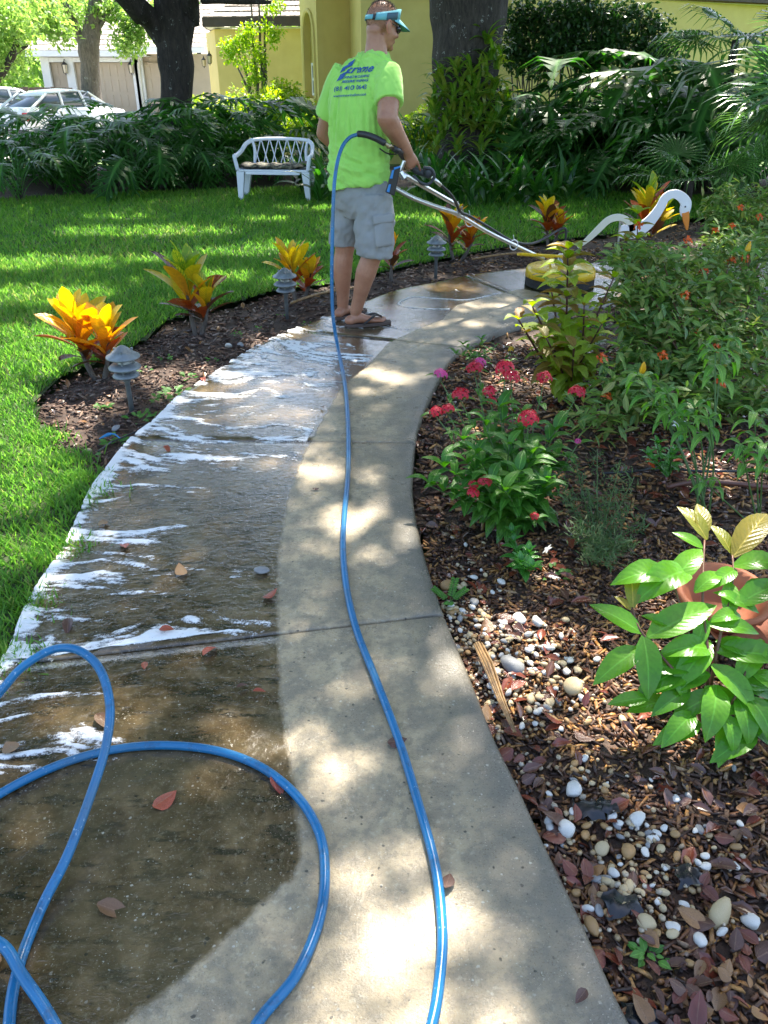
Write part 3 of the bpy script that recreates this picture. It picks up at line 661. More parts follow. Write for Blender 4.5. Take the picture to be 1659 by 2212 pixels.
yh = tag(empty('yellow_house', (0, 0, 0)), 'yellow stucco house with arched entry niche and brown fascia behind the garden', 'house')
gz = -.55
# garage wing on the left
A0, A1, A2 = colx(449, 120, 27.5), colx(468, 120, 24.5), colx(655, 120, 24.0)
mb = MB(); wall(mb, A0, A1, gz, 2.44); wall(mb, A1, (A2[0] + .3, A2[1]), gz, 2.44); mb.build('wall', M_YEL, yh)
e0 = P(442, 52, 24.0); e1 = P(660, 58, 23.4)
ez = 2.47
mb = MB()
ea = Vector((e0.x, 23.9, ez)); eb = Vector((e1.x + .6, 23.4, ez)); ec = Vector((e0.x - .55, 28.5, ez))
for p, q in ((ea, eb), (ec, ea)):
    d = (q - p).normalized(); n = Vector((-d.y, d.x, 0)) * .04
    mb.add([p - n, q - n, q + n, p + n, p - n + Vector((0, 0, .2)), q - n + Vector((0, 0, .2)), q + n + Vector((0, 0, .2)), p + n + Vector((0, 0, .2))], [(0, 3, 2, 1), (4, 5, 6, 7), (0, 1, 5, 4), (1, 2, 6, 5), (2, 3, 7, 6), (3, 0, 4, 7)])
mb.build('fascia', M_BROWN, yh)
mb = MB(); mb.add([ea + Vector((.02, .03, -.01)), eb + Vector((0, .03, -.01)), eb + Vector((0, 1.4, -.01)), ea + Vector((.6, .75, -.01)), ec + Vector((.03, 0, -.01)), ec + Vector((.6, 0, -.01))], [(0, 1, 2, 3), (0, 3, 5, 4)])
mb.build('soffit', M_WHITE, yh)
top = Vector((ea.x + 3.8, 28.6, ez + 2.3)); topb = Vector((eb.x + .3, 28.0, ez + 2.3))
up = Vector((0, 0, .2))
shingle_roof(yh, ea + up, eb + up, top, topb, M_SHING, 16, 26)
shingle_roof(yh, ec + up, ea + up, top + Vector((-.1, 3, 0)), top, M_SHING, 12, 16)
# arched entry wall: D-E with niche
D0 = Vector((*colx(655, 200, 20.7), 0)); E0 = Vector((*colx(689, 200, 19.9), 0)); dd = (E0 - D0); WL = dd.length; dd.normalize(); nn = Vector((-dd.y, dd.x, 0))
def wp(s, z, dep=0): return D0 + dd * s + nn * dep + Vector((0, 0, z))
def zat(y, Y): return P(700, y, Y).z
s0, s1 = WL * .22, WL * .80; zb, zs, zt = zat(212, 20.3), zat(80, 20.3), zat(28, 20.3)
mb = MB()
def blk(mb, a0, a1, z0, z1, d0=0, d1=.14):
    mb.add([wp(a0, z0, d0), wp(a1, z0, d0), wp(a1, z0, d1), wp(a0, z0, d1), wp(a0, z1, d0), wp(a1, z1, d0), wp(a1, z1, d1), wp(a0, z1, d1)], [(0, 3, 2, 1), (4, 5, 6, 7), (0, 1, 5, 4), (1, 2, 6, 5), (2, 3, 7, 6), (3, 0, 4, 7)])
ZT = 3.6
blk(mb, 0, s0, gz, ZT); blk(mb, s1, WL, gz, ZT); blk(mb, s0, s1, gz, zb)
N = 14
for i in range(N):
    a, b = i / N, (i + 1) / N
    za = zs + (zt - zs) * math.sqrt(max(0, 1 - (2 * a - 1) ** 2)); zb_ = zs + (zt - zs) * math.sqrt(max(0, 1 - (2 * b - 1) ** 2))
    x0, x1 = s0 + (s1 - s0) * a, s0 + (s1 - s0) * b
    mb.add([wp(x0, za), wp(x1, zb_), wp(x1, ZT), wp(x0, ZT), wp(x0, za, .14), wp(x1, zb_, .14), wp(x1, ZT, .14), wp(x0, ZT, .14)], [(0, 1, 2, 3), (7, 6, 5, 4), (0, 4, 5, 1), (3, 2, 6, 7)])
mb.build('arched_wall', M_YEL, yh)
mb = MB(); blk(mb, s0 - .05, s1 + .05, gz, ZT, .145, .3); mb.build('niche_wall', M_YEL, yh)
# arch casing, sill
mb = MB(); rg_ = []
for i in range(21):
    t_ = PI * i / 20; rg_.append((s0 + (s1 - s0) * (.5 - .5 * math.cos(t_)), zs + (zt - zs) * math.sin(t_), math.cos(t_)))
pts_o = [wp(s0 - .05, zb)] + [wp((s0 + s1) / 2 + (x - (s0 + s1) / 2) * 1.10, z + .05) for x, z, c in rg_] + [wp(s1 + .05, zb)]
mb.tube([p - nn * .012 for p in pts_o], .045, 6); mb.build('arch_casing', M_YEL, yh)
mb = MB(); blk(mb, s0 - .06, s1 + .06, zb - .16, zb, -.06, .1); mb.build('sill', M_YEL, yh, bevel=.01)
w0, w1 = s0 + (s1 - s0) * .35, s1 - .01; wz0, wz1 = zat(206, 20.3), zat(136, 20.3)
fr = MB()
for a, b, z0, z1 in ((w0, w1, wz0, wz0 + .05), (w0, w1, wz1 - .05, wz1), (w0, w1, (wz0 + wz1) / 2 - .03, (wz0 + wz1) / 2 + .03), (w0, w0 + .04, wz0 + .05, wz1 - .05), (w1 - .04, w1, wz0 + .05, wz1 - .05)): blk(fr, a, b, z0, z1, .06, .12)
win = fr.build('window', M_WHITE, yh)
for z0, z1 in ((wz0 + .05, (wz0 + wz1) / 2 - .03), ((wz0 + wz1) / 2 + .03, wz1 - .05)):
    pn = MB(); blk(pn, w0 + .04, w1 - .04, z0, z1, .09, .10); pn.build('pane', M_GLASS, win)
pn = MB(); blk(pn, w0, w1, wz1, zs + (zt - zs) * .75, .10, .12); pn.build('fanlight', M_GLASS, yh)
# walls behind the man and to the right
pts = [(E0.x, E0.y), colx(757, 150, 20.3), colx(781, 150, 18.9), colx(1120, 150, 18.7), colx(1760, 150, 23.6)]
for i in range(len(pts) - 1):
    mb = MB(); wall(mb, pts[i], pts[i + 1], gz, 2.95 if i > 1 else 3.4); mb.build('wall', M_YEL, yh)
z_e = P(1341, 17, 20.0).z
fa, fb = Vector((*colx(940, 10, 18.0), 2.86)), Vector((*colx(1800, 30, 23.0), 2.86))
d = (fb - fa).normalized(); n = Vector((-d.y, d.x, 0))
mb = MB(); mb.add([fa, fb, fb + n * .05, fa + n * .05, fa + Vector((0, 0, .17)), fb + Vector((0, 0, .17)), fb + n * .05 + Vector((0, 0, .17)), fa + n * .05 + Vector((0, 0, .17))], [(0, 3, 2, 1), (4, 5, 6, 7), (0, 1, 5, 4), (1, 2, 6, 5), (2, 3, 7, 6), (3, 0, 4, 7)])
mb.build('fascia', M_BROWN, yh)
mb = MB(); mb.add([fa + n * .05 - Vector((0, 0, .03)), fb + n * .05 - Vector((0, 0, .03)), fb + n * .75 - Vector((0, 0, .03)), fa + n * .75 - Vector((0, 0, .03))], [(0, 1, 2, 3)]); mb.build('soffit', M_WHITE, yh)
shingle_roof(yh, fa + Vector((0, 0, .18)), fb + Vector((0, 0, .18)), fa + n * 5 + Vector((0, 0, 2.4)), fb + n * 5 + Vector((0, 0, 2.4)), M_SHING, 16, 60)
# entry eave (corner above the arch)
q0 = Vector((*colx(608, 14, 20.6), 3.42)); q1 = Vector((*colx(735, 4, 18.6), 3.42))
mb = MB(); mb.add([q0, q1, q1 + Vector((.5, 2.5, 0)), q0 + Vector((.9, 1.8, 0))], [(0, 1, 2, 3)]); mb.build('soffit', M_CREAM, yh)
mb = MB(); wall(mb, (q0.x, q0.y), (q1.x, q1.y), 3.43, 3.6, .05); wall(mb, (q0.x + .9, q0.y + 1.9), (q0.x, q0.y), 3.43, 3.6, .05); mb.build('fascia', M_BROWN, yh)
shingle_roof(yh, q0 + Vector((0, 0, .18)), q1 + Vector((0, 0, .18)), q0 + Vector((2.6, 3.4, 1.6)), q1 + Vector((1, 3.5, 1.6)), M_SHING, 10, 12)
def lantern(loc, s_, label, face=(0, -1)):
    r_ = tag(empty('wall_lantern', loc), label, 'lantern')
    mb = MB(); mb.lathe([(.01, .30), (.05, .24), (.13, .17), (.14, .15), (.02, .15)], n=6); mb.lathe([(.09, -.19), (.1, -.17), (.02, -.16)], n=6); mb.lathe([(.0, -.27), (.03, -.24), (.015, -.19)], n=6)
    for k in range(6): a = PI / 3 * k; mb.tube([(.10 * math.cos(a), .10 * math.sin(a), -.17), (.13 * math.cos(a), .13 * math.sin(a), .15)], .008, 4)
    mb.tube([(0, 0, .30), (0, .08, .36), (0, .17, .30), (0, .17, .1)], .015, 5); mb.box((-.06, .16, 0), (.06, .2, .24))
    mb.build('lantern_frame', M_BLACK, r_)
    g_ = MB(); g_.lathe([(.03, -.16), (.088, -.165), (.118, .14), (.03, .15)], n=6); g_.build('lantern_glass', M_LGL, r_); r_.scale = (s_, s_, s_)
lantern(P(463, 128, 24.6) + Vector((-.12, -.05, 0)), 0.55, 'carriage lantern on the corner of the yellow garage wall')
lantern(P(449, 136, 27.0) + Vector((-.1, -.1, 0)), 0.5, 'smaller carriage lantern half hidden left of the yellow garage corner')

# neighbour's beige house
bh = tag(empty('beige_house', (0, 0, 0)), 'beige house with three garage doors and white posts beyond the cars', 'house')
YB = 38.0; bz0 = -.5
bx = lambda x: P(x, 140, YB).x
ze = P(100, 122, YB).z
mb = MB(); mb.box((bx(80), YB + .8, bz0), (bx(455), YB + 1.2, ze + .1)); mb.box((bx(80), YB + .8, bz0), (bx(80) + .3, YB + 8, ze)); mb.build('wall', M_BEIGE, bh)
for (x0, x1) in ((97, 133), (148, 278), (298, 360)):
    g_ = MB(); g_.box((bx(x0), YB + .68, bz0), (bx(x1), YB + .78, P(1, 135, YB).z)); dr = g_.build('garage_door', M_DOOR, bh)
    pz = (P(1, 135, YB).z - bz0) / 4
    for r_ in range(4):
        nn_ = max(2, int((x1 - x0) / 16))
        for c in range(nn_):
            w_ = (bx(x1) - bx(x0)) / nn_; g2_ = MB(); g2_.box((bx(x0) + w_ * c + .08, YB + .655, bz0 + pz * r_ + .06), (bx(x0) + w_ * (c + 1) - .08, YB + .678, bz0 + pz * (r_ + 1) - .06)); g2_.build('panel', M_DOOR, dr)
mb = MB()
for x in (88, 141, 286, 292): mb.box((bx(x) - .17, YB + .45, bz0), (bx(x) + .17, YB + .63, ze - .02))
mb.box((bx(80), YB + .47, P(1, 134, YB).z), (bx(300), YB + .62, ze - .03)); mb.build('post', M_WHITE, bh)
for (x0, x1, y0) in ((54, 318, YB),):
    mb = MB(); mb.box((bx(x0), y0, ze), (bx(x1), y0 + .1, ze + .22)); mb.build('fascia', M_WHITE, bh)
    mb = MB(); mb.box((bx(x0), y0 + .1, ze - .001), (bx(x1), y0 + .9, ze + .02)); mb.build('soffit', M_WHITE, bh)
shingle_roof(bh, (bx(52), YB, ze + .22), (bx(318), YB, ze + .22), (bx(180), YB + 7, ze + 3.0), (bx(318), YB + 7, ze + 3.0), M_SHING2, 14, 30)
shingle_roof(bh, (bx(298), YB - .6, ze + .32), (bx(452), YB - .6, ze + .32), (bx(298), YB + 6, ze + 2.4), (bx(452), YB + 6, ze + 2.4), M_SHING2, 12, 18)
mb = MB(); mb.box((bx(298), YB - .7, ze + .12), (bx(452), YB - .6, ze + .32)); mb.build('fascia', M_WHITE, bh)
mb = MB(); mb.box((bx(400), YB - .2, bz0), (bx(410), YB - .05, ze + .1)); mb.build('post', M_WHITE, bh)
gp = MB(); gp.tube(smooth_path([(bx(300), YB - .5, ze + .1), (bx(302), YB + .1, ze - .2), (bx(294), YB + .35, ze - .4), (bx(294), YB + .38, -.4)], 4), .06, 6); gp.build('downpipe', M_CREAM, bh)
# gabled upper wing
mb = MB(); x0, x1 = bx(215), bx(262); zt_ = P(1, 58, YB + 3).z
mb.add([(x0, YB + 3, ze + .6), (x1 + 1.5, YB + 3, ze + .6), ((x0 + x1) / 2 + .6, YB + 3, zt_ + .5), (x0, YB + 9, ze + .6), (x1 + 1.5, YB + 9, ze + .6), ((x0 + x1) / 2 + .6, YB + 9, zt_ + .5)], [(0, 1, 2), (5, 4, 3), (0, 2, 5, 3), (1, 4, 5, 2)])
mb.build('gable', M_BEIGE, bh)
lantern(P(135, 148, YB) + Vector((0, .3, 0)), 0.95, 'lantern between the first and second beige garage doors')
lantern(P(279, 148, YB) + Vector((0, .3, 0)), 0.95, 'lantern right of the wide beige garage door')
tag(link('driveway', grid_sheet('driveway', -28, -4.5, 21.5, 37.5, 1.0, lambda x, y: terrain_z(y) + .02 + 0 * x, M_DRIVE)), kind='structure')

# ------------------------------------------------------------------ cars
M_CAR = NT('white_car_paint'); M_CAR = M_CAR.done(M_CAR.bsdf((.78, .79, .80), .18, 0, None, Coat_Weight=.6))
M_TYRE = pm('tyre', (.03, .03, .03), None, 8, .8, .1); M_RED = NT('tail_light'); M_RED = M_RED.done(M_RED.bsdf((.45, .015, .02), .15)); M_CHROME = pm('chrome', (.75, .75, .76), (.65, .65, .66), 20, .22, .05, metal=1.0)
def car(loc, rz, label):
    c = tag(empty('parked_car', loc, rz), label, 'car')
    def sec(stations, n_out):
        rings = []
        for x, w, z0, z1, wt in stations:
            rings.append([(x, -w * .86, z0), (x, -w, z0 + .15), (x, -w, z0 + (z1 - z0) * .7), (x, -wt, z1), (x, wt, z1), (x, w, z0 + (z1 - z0) * .7), (x, w, z0 + .15), (x, w * .86, z0)])
        return rings
    mb = MB(); mb.smooth = True
    mb.rings(sec([(-2.28, .62, .42, .80, .5), (-2.2, .80, .28, .98, .66), (-1.7, .88, .22, 1.02, .76), (-.8, .9, .2, .98, .8), (.6, .9, .2, .96, .8), (1.3, .88, .2, .93, .76), (1.9, .84, .24, .82, .7), (2.2, .68, .32, .66, .5)], 0))
    mb.build('body', M_CAR, c)
    mb = MB(); mb.smooth = True
    mb.rings([[(x, -w, .9), (x + s_, -w * .80, z), (x + s_, w * .80, z), (x, w, .9)] for x, s_, w, z in ((-1.95, 0, .66, .95), (-1.1, 0, .76, 1.37), (-.2, 0, .78, 1.43), (.45, 0, .77, 1.38), (1.25, 0, .7, .95))])
    mb.build('window', M_GLASS, c)
    mb = MB(); mb.smooth = True
    mb.rings([[(x, -w, z - .05), (x, -w * .9, z), (x, 0, z + .035), (x, w * .9, z), (x, w, z - .05)] for x, w, z in ((-1.25, .60, 1.33), (-.8, .63, 1.43), (-.2, .64, 1.46), (.35, .62, 1.43), (.6, .58, 1.36))])
    mb.build('roof', M_CAR, c)
    for sy in (-1, 1):
        for pts_ in ([(-1.95, .69, .97), (-1.2, .62, 1.37)], [(-.75, .775, .95), (-.72, .64, 1.42)], [(.2, .775, .95), (.1, .64, 1.42)], [(1.22, .73, .95), (.5, .60, 1.38)]):
            mb = MB(); mb.tube([(a, b * sy, z) for a, b, z in pts_], .04, 5); mb.build('pillar', M_CAR, c)
        l = MB(); l.box((-2.26, sy * .72 - .1, .66), (-2.1, sy * .72 + .1, .88)); l.build('tail_light', M_RED, c, bevel=.02)
        m_ = MB(); m_.ell((.75, sy * .98, .98), (.09, .1, .07)); m_.build('mirror', M_CAR, c)
        for x in (-1.35, 1.4):
            w_ = MB(); Mx = Matrix.Translation((x, sy * .80, .32)) @ Matrix.Rotation(PI / 2, 4, 'X')
            w_.lathe([(.2, -.1), (.31, -.1), (.33, -.06), (.33, .06), (.31, .1), (.2, .1)], n=20, M=Mx); wh = w_.build('wheel', M_TYRE, c)
            r_ = MB(); r_.lathe([(.02, -.105), (.18, -.09), (.2, -.1), (.2, .1), (.18, .09), (.02, .105)], n=10, M=Mx); r_.build('rim', M_CHROME, wh)
    b = MB(); b.box((-2.3, -.7, .3), (-2.22, .7, .42)); b.build('bumper', M_BLACK, c, bevel=.02)
    return c
p = P(135, 205, 29.0); car((p.x, 29.0, -.50), R(62), 'white sedan parked nearest, its rear window over the leafy plants')
p = P(8, 200, 32.5); car((p.x, 32.5, -.50), R(28), 'white car with red tail light at the left edge behind the nearer sedan')

# ------------------------------------------------------------------ trees
def bark_mat(name, a, b, lichen=.25):
    t = NT(name); v = t.mapping(t.co['Object'], (1, 1, .28)); f = t.noise(v, 22, 6, .7, .5); col = t.mix(t.ramp(f, [(.35, 0.0), (.65, 1.0)]), a, b)
    l = t.ramp(t.noise(t.co['Object'], 9, 5, .7), [(.60, 0.0), (.66, 1.0)]); l2 = t.ramp(t.noise(t.co['Object'], 45, 3), [(.5, 0.0), (.55, 1.0)])
    col = t.mix(t.math('MULTIPLY', t.math('MULTIPLY', l, l2), lichen * 3, True), col, (.38, .40, .36))
    return t.done(t.bsdf(col, .9, 0, t.bump(f, 1.0, .05)))
M_BARK = bark_mat('oak_bark', (.055, .042, .034), (.02, .016, .013)); M_BARKL = bark_mat('lichen_bark', (.20, .17, .14), (.09, .075, .06), .33)
M_OAKLEAF = leafm('oak_leaf', [(.035, .085, .012), (.05, .13, .02), (.09, .18, .025)], .4, .45)
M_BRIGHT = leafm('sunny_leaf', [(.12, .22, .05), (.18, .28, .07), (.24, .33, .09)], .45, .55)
M_DARKL = leafm('dark_leaf', [(.02, .055, .012), (.03, .085, .018), (.05, .12, .02)], .3, .3)
LV = np.array([(0, 0, 0), (-.28, .5, .06), (.28, .5, .06), (0, 1, 0)]); LF = [(0, 2, 1), (1, 2, 3)]; LUV = [(.5, 0), (0, .5), (1, .5), (.5, 1)]
def leaf_cloud(name, pos, s_, mat, parent=None, hang=.4):
    N = len(pos); rots = rot_mats(RNG.random(N) * 7, RNG.normal(-hang, .6, N), RNG.normal(0, .6, N))
    me = scatter_mesh(name, LV, LF, pos, rots, s_ * (.6 + .8 * RNG.random(N)), (mat,), None, LUV)
    return link(name, me, parent)
def clumps(centers, radii, per, squash=.7):
    out = []
    for c, r_ in zip(centers, radii):
        n = int(per * r_ * r_); d = RNG.normal(size=(n, 3)); d /= np.linalg.norm(d, axis=1)[:, None]
        out.append(np.array(c) + d * (r_ * RNG.random(n)[:, None] ** .5) * [1, 1, squash])
    return np.concatenate(out)
def rough_trunk(mb, pts, rad, n=18, flare=None, seed=0, k_=.08):
    pts = smooth_path(pts, 5); rad = np.interp(np.linspace(0, 1, len(pts)), np.linspace(0, 1, len(rad)), rad); rg = random.Random(seed); ph = [rg.random() * 6 for _ in range(4)]
    rings = []
    for i, p in enumerate(pts):
        t = (pts[min(i + 1, len(pts) - 1)] - pts[max(i - 1, 0)]).normalized(); u = t.cross(Vector((0, 1, .01))).normalized(); w = u.cross(t)
        rg_ = []
        for k in range(n):
            a = 2 * PI * k / n; r_ = rad[i] * (1 + k_ * math.sin(3 * a + ph[0] + i * .12) + k_ * .6 * math.sin(7 * a + ph[1] + i * .05) + .03 * math.sin(i * .9 + ph[2] + 2 * a))
            rg_.append(p + (u * math.cos(a) + w * math.sin(a)) * r_)
        rings.append(rg_)
    mb.smooth = True; mb.rings(rings)
# places to be sunlit through gaps cut in the unseen canopy: (world point, radius across, radius along)
HOLES = []
def hole(p, rx, ry, keep=.02): HOLES.append((p.x, p.y, p.z, rx, ry, keep))
for x, y, rx, ry in ((60, 930, .30, .30), (0, 760, .55, .45), (150, 720, .24, .18), (30, 1050, .18, .30), (500, 840, .34, .13), (560, 905, .30, .09), (590, 1000, .10, .05), (860, 815, .10, .08), (720, 1030, .09, .07),
                     (740, 1130, .10, .05), (770, 1490, .04, .08), (720, 1660, .05, .06), (225, 1570, .10, .07), (540, 1650, .12, .035), (1060, 660, .30, .05), (1000, 700, .25, .03),
                     (700, 450, .6, .12), (560, 475, .3, .1), (260, 470, .35, .1), (600, 530, .35, .12), (1130, 470, .7, .12), (980, 478, .3, .1), (450, 600, .3, .2), (100, 640, .5, .25), (640, 610, .3, .1), (420, 790, .18, .08),
                     (1100, 1345, .11, .07), (1060, 1500, .08, .06), (1150, 1200, .10, .08), (1040, 750, .10, .10), (930, 1180, .06, .06), (1120, 1040, .2, .08), (1180, 720, .2, .2), (330, 560, .3, .15)):
    hole(G(x, y), rx * 1.1, ry * 1.1)
for x, y, rx, ry in ((300, 500, 1.1, .3), (80, 570, .7, .3), (520, 545, .5, .2), (900, 470, .8, .15), (30, 880, .35, .5), (60, 1200, .15, .15)):
    hole(G(x, y), rx, ry, .06)
hole(G(860, 2130), .16, .22, .09); hole(G(1450, 640), .5, .5, .10); hole(G(1250, 1450), .3, .2, .2)
for x, y, Y, rx, ry in ((185, 650, 4.2, .28, .20), (400, 600, 4.7, .24, .18), (630, 560, 5.35, .2, .14), (856, 138, 5.3, .15, .10), (845, 205, 5.15, .08, .05), (1000, 490, 6.6, .22, .12), (1185, 470, 7.2, .2, .12), (1380, 430, 7.1, .25, .15),
                         (1440, 1330, 1.75, .26, .2), (1540, 1520, 1.5, .14, .12), (1560, 1180, 2.2, .2, .12), (1180, 580, 4.6, .28, .16), (1100, 850, 3.6, .16, .12), (1560, 880, 3.3, .2, .15), (1450, 560, 5.0, .4, .12), (1530, 240, 8.5, .5, .3), (1250, 180, 13.5, .9, .3), (1420, 130, 14.5, 1.0, .4), (1440, 450, 6.8, .2, .1), (1630, 100, 9.5, .4, .25), (580, 310, 11.6, .3, .15)):
    hole(P(x, y, Y), rx, ry)
for x, y, rx, ry in ((500, 1960, .30, .2), (250, 2100, .22, .15), (890, 640, .3, .1)):
    d_ = ray(x, y); g_ = G(x, y); HOLES.append((g_.x, g_.y, 0.0, rx, ry, Vector((d_.x, d_.y, -d_.z))))     # gaps cut in the unseen canopy so the wet slabs mirror sky
def shade_keep(pos):
    """drops canopy leaves on purpose so sun falls on the places listed above"""
    keep = np.ones(len(pos), bool); rnd = RNG.random(len(pos))
    for hx, hy, hz, rx, ry, k in HOLES:
        if isinstance(k, Vector): t = (pos[:, 2] - hz) / k.z; gx, gy = pos[:, 0] - t * k.x, pos[:, 1] - t * k.y; keep &= ~(((gx - hx) / rx) ** 2 + ((gy - hy) / ry) ** 2 < 1); continue
        t = (pos[:, 2] - hz) / SUN.z; gx, gy = pos[:, 0] - t * SUN.x, pos[:, 1] - t * SUN.y
        keep &= ~((((gx - hx) / (rx + .05)) ** 2 + ((gy - hy) / (ry + .05)) ** 2 < 1) & (rnd > k))
    return keep
def canopy(n, x0, x1, y0, y1):
    p = np.c_[RNG.uniform(x0, x1, n), RNG.uniform(y0, y1, n), RNG.uniform(7.2, 11.2, n)]
    m = noise2(p[:, 0] * .9 + p[:, 2] * .5, p[:, 1] * .9, 31, 3) + .25 * noise2(p[:, 0] * 3, p[:, 1] * 3 + p[:, 2] * 2, 32, 2)
    p = p[m > .25]; return p[shade_keep(p)]
cp = canopy(330000, -10, 12, 3.2, 21)  # unseen crown leaves, spread and cut to shape the shade below
side = cp[:, 0] + (cp[:, 1] - 12) * .08 + (noise2(cp[:, 1] * .5, cp[:, 2] * .5, 33) - .5) * 3 < -.8
ol = tag(empty('oak_tree', (-4.05, 15.4, -.14)), 'large dark oak trunk forking above the leafy bed left of the bench', 'tree')
mb = MB(); q = lambda x, y, Y: P(x, y, Y) - Vector((-4.05, 15.4, -.14))
rough_trunk(mb, [q(378, 372, 15.4), q(380, 330, 15.4), q(382, 260, 15.4), q(384, 170, 15.4), q(378, 110, 15.4), q(372, 50, 15.4), q(366, -60, 15.4)], [.42, .33, .27, .26, .29, .28, .27, .27], seed=1)
mb.build('trunk', M_BARK, ol)
for pts_, rr in (([q(376, 120, 15.4), q(335, 55, 15.3), q(295, 15, 15.0), q(250, -30, 14.6), (-2.5, -4, 6.5), (-3, -7, 9)], [.20, .19, .17, .15, .12, .08]), ([q(390, 100, 15.4), q(402, 40, 15.4), q(408, -20, 15.2), (1.6, -3.5, 6.6), (2.2, -6, 9)], [.18, .17, .16, .12, .08]), ([q(366, -40, 15.4), (-.5, -1.5, 5.5), (-1, -6, 9)], [.25, .2, .1]), ([q(440, -4, 15.3), q(480, -2, 15.1), q(540, 2, 14.8), q(585, 5, 14.6)], [.09, .07, .05, .02])):
    mb = MB(); rough_trunk(mb, pts_, rr, 12, seed=int(rr[0] * 100)); mb.build('limb', M_BARK, ol)
o = leaf_cloud('crown', cp[side] - [-4.05, 15.4, -.14], .15, M_OAKLEAF, ol)
orr = tag(empty('oak_tree', (1.75, 13.6, -.1)), 'broad rough oak trunk with leafy plants growing up its base behind the man', 'tree')
mb = MB(); q = lambda x, y, Y: P(x, y, Y) - Vector((1.75, 13.6, -.1))
rough_trunk(mb, [q(1010, 400, 13.6), q(1008, 330, 13.6), q(1006, 240, 13.6), q(1003, 170, 13.6), q(1010, 90, 13.6), q(1016, 20, 13.6), q(1018, -80, 13.6)], [.62, .52, .46, .455, .49, .53, .6], seed=5, n=24)
mb.build('trunk', M_BARKL if False else bark_mat('rough_bark', (.085, .07, .056), (.024, .019, .016), .5), orr)
mb = MB(); rough_trunk(mb, [q(1018, -70, 13.6), (.8, -2, 5.6), (1, -6, 9)], [.5, .3, .1], 12, seed=9); mb.build('limb', M_BARK, orr)
o = leaf_cloud('crown', cp[~side] - [1.75, 13.6, -.1], .15, M_OAKLEAF, orr)
# lichen tree in front of the beige house
lt = tag(empty('street_tree', (P(197, 190, 30).x, 30, -.44)), 'forked tree with lichen patches on its bark before the beige garages', 'tree'); bs_ = Vector(lt.location)
q = lambda x, y, Y=30: P(x, y, Y) - bs_
mb = MB(); rough_trunk(mb, [q(199, 240), q(198, 185), q(196, 140), q(193, 108), q(198, 70), q(205, 20), q(210, -30)], [.40, .31, .29, .32, .26, .22, .18], 14, seed=3); mb.build('trunk', M_BARKL, lt)
for pts_, rr in (([q(190, 115), q(172, 80), q(160, 45), q(140, 5)], [.17, .14, .12, .08]), ([q(202, 75), q(218, 50), q(238, 22), q(262, -10)], [.14, .1, .08, .05])):
    mb = MB(); rough_trunk(mb, pts_, rr, 10, seed=4); mb.build('limb', M_BARKL, lt)
ctr = [(x, y, Y) for x, y, Y in ((100, 50, 29), (150, 25, 30), (60, 30, 28), (130, 70, 29), (190, 12, 31), (240, 10, 30), (275, 40, 30), (285, 80, 30), (290, 60, 30), (215, 25, 30), (150, 50, 31), (90, 20, 29), (30, 15, 29), (270, 98, 29.5), (325, 55, 30), (320, 20, 30))]
cpts = clumps([P(*c) - bs_ for c in ctr], [.6] * len(ctr), 800, .8)
leaf_cloud('crown', cpts, .17, M_BRIGHT, lt)
def small_tree(name, x, y, Y, tops, crowns, rad, mat, bark, label, leaf=.12, per=900, cat='tree', r0=.12, base=None):
    b = P(x, y, Y) if base is None else base; r_ = tag(empty(name, b), label, cat)
    for tp in tops:
        mb = MB(); rough_trunk(mb, [P(*t_) - b for t_ in tp], [r0, r0 * .8, r0 * .5, r0 * .3], 8, seed=len(tp)); mb.build('stem' if cat != 'tree' else 'trunk', bark, r_)
    c = clumps([P(*c_) - b for c_ in crowns], [rad] * len(crowns), per, .8); leaf_cloud('crown' if cat == 'tree' else 'foliage', c, leaf, mat, r_); return r_
small_tree('young_tree', 0, 170, 26, [[(-5, 172, 26), (12, 150, 26), (28, 120, 26), (60, 98, 26)], [(20, 135, 26), (35, 95, 26), (30, 60, 26)]], [(10, 50, 27), (20, 80, 26), (-10, 100, 26.5), (40, 65, 26), (20, 30, 26), (25, 115, 26.5), (-10, 20, 26), (0, 135, 26)], .7, M_BRIGHT, M_BARK, 'leaning dark branch with bright feathery foliage at the top left', .14, 700)
small_tree('background_tree', 420, 120, 44, [[(430, 140, 44), (430, 80, 44), (425, 30, 44)]], [(415, 30, 44), (430, 55, 44), (445, 20, 45), (405, 60, 44), (425, 5, 44)], 1.0, M_BRIGHT, M_BARK, 'sunlit tree crown between the oak trunk and the yellow garage roof', .2, 500)
# crepe myrtle sapling in front of the yellow garage wall
sb = P(560, 225, 19.5); sb.z = -.3
st_ = tag(empty('sapling', sb), 'slim multi stemmed sapling with lime leaves before the yellow garage wall', 'tree')
for pts_ in ([(545, 250), (540, 190), (528, 145), (512, 110)], [(552, 260), (556, 180), (548, 110), (545, 40), (540, -20)], [(566, 260), (568, 180), (562, 90), (560, 20), (556, -30)], [(570, 270), (574, 190), (572, 110), (573, 50), (580, -10)], [(540, 200), (528, 175), (505, 128)], [(556, 250), (548, 215), (530, 180)]):
    mb = MB(); rough_trunk(mb, [P(a, b, 19.5) - sb for a, b in pts_], [.045, .035, .02, .01], 7, seed=2); mb.build('stem', M_BARKL, st_)
cr = [(495, 110), (510, 90), (525, 75), (540, 60), (520, 105), (540, 90), (555, 110), (500, 125), (565, 130), (590, 85), (580, 20), (600, 10), (575, 60), (530, 135), (548, 150), (490, 95), (560, 165), (595, 70), (540, 175)]
leaf_cloud('foliage', clumps([P(a, b, 19.4) - sb for a, b in cr], [.2] * len(cr), 3600, .8), .07, leafm('lime_leaf', [(.24, .38, .03), (.32, .42, .04), (.18, .32, .03)], .45, .5), st_)
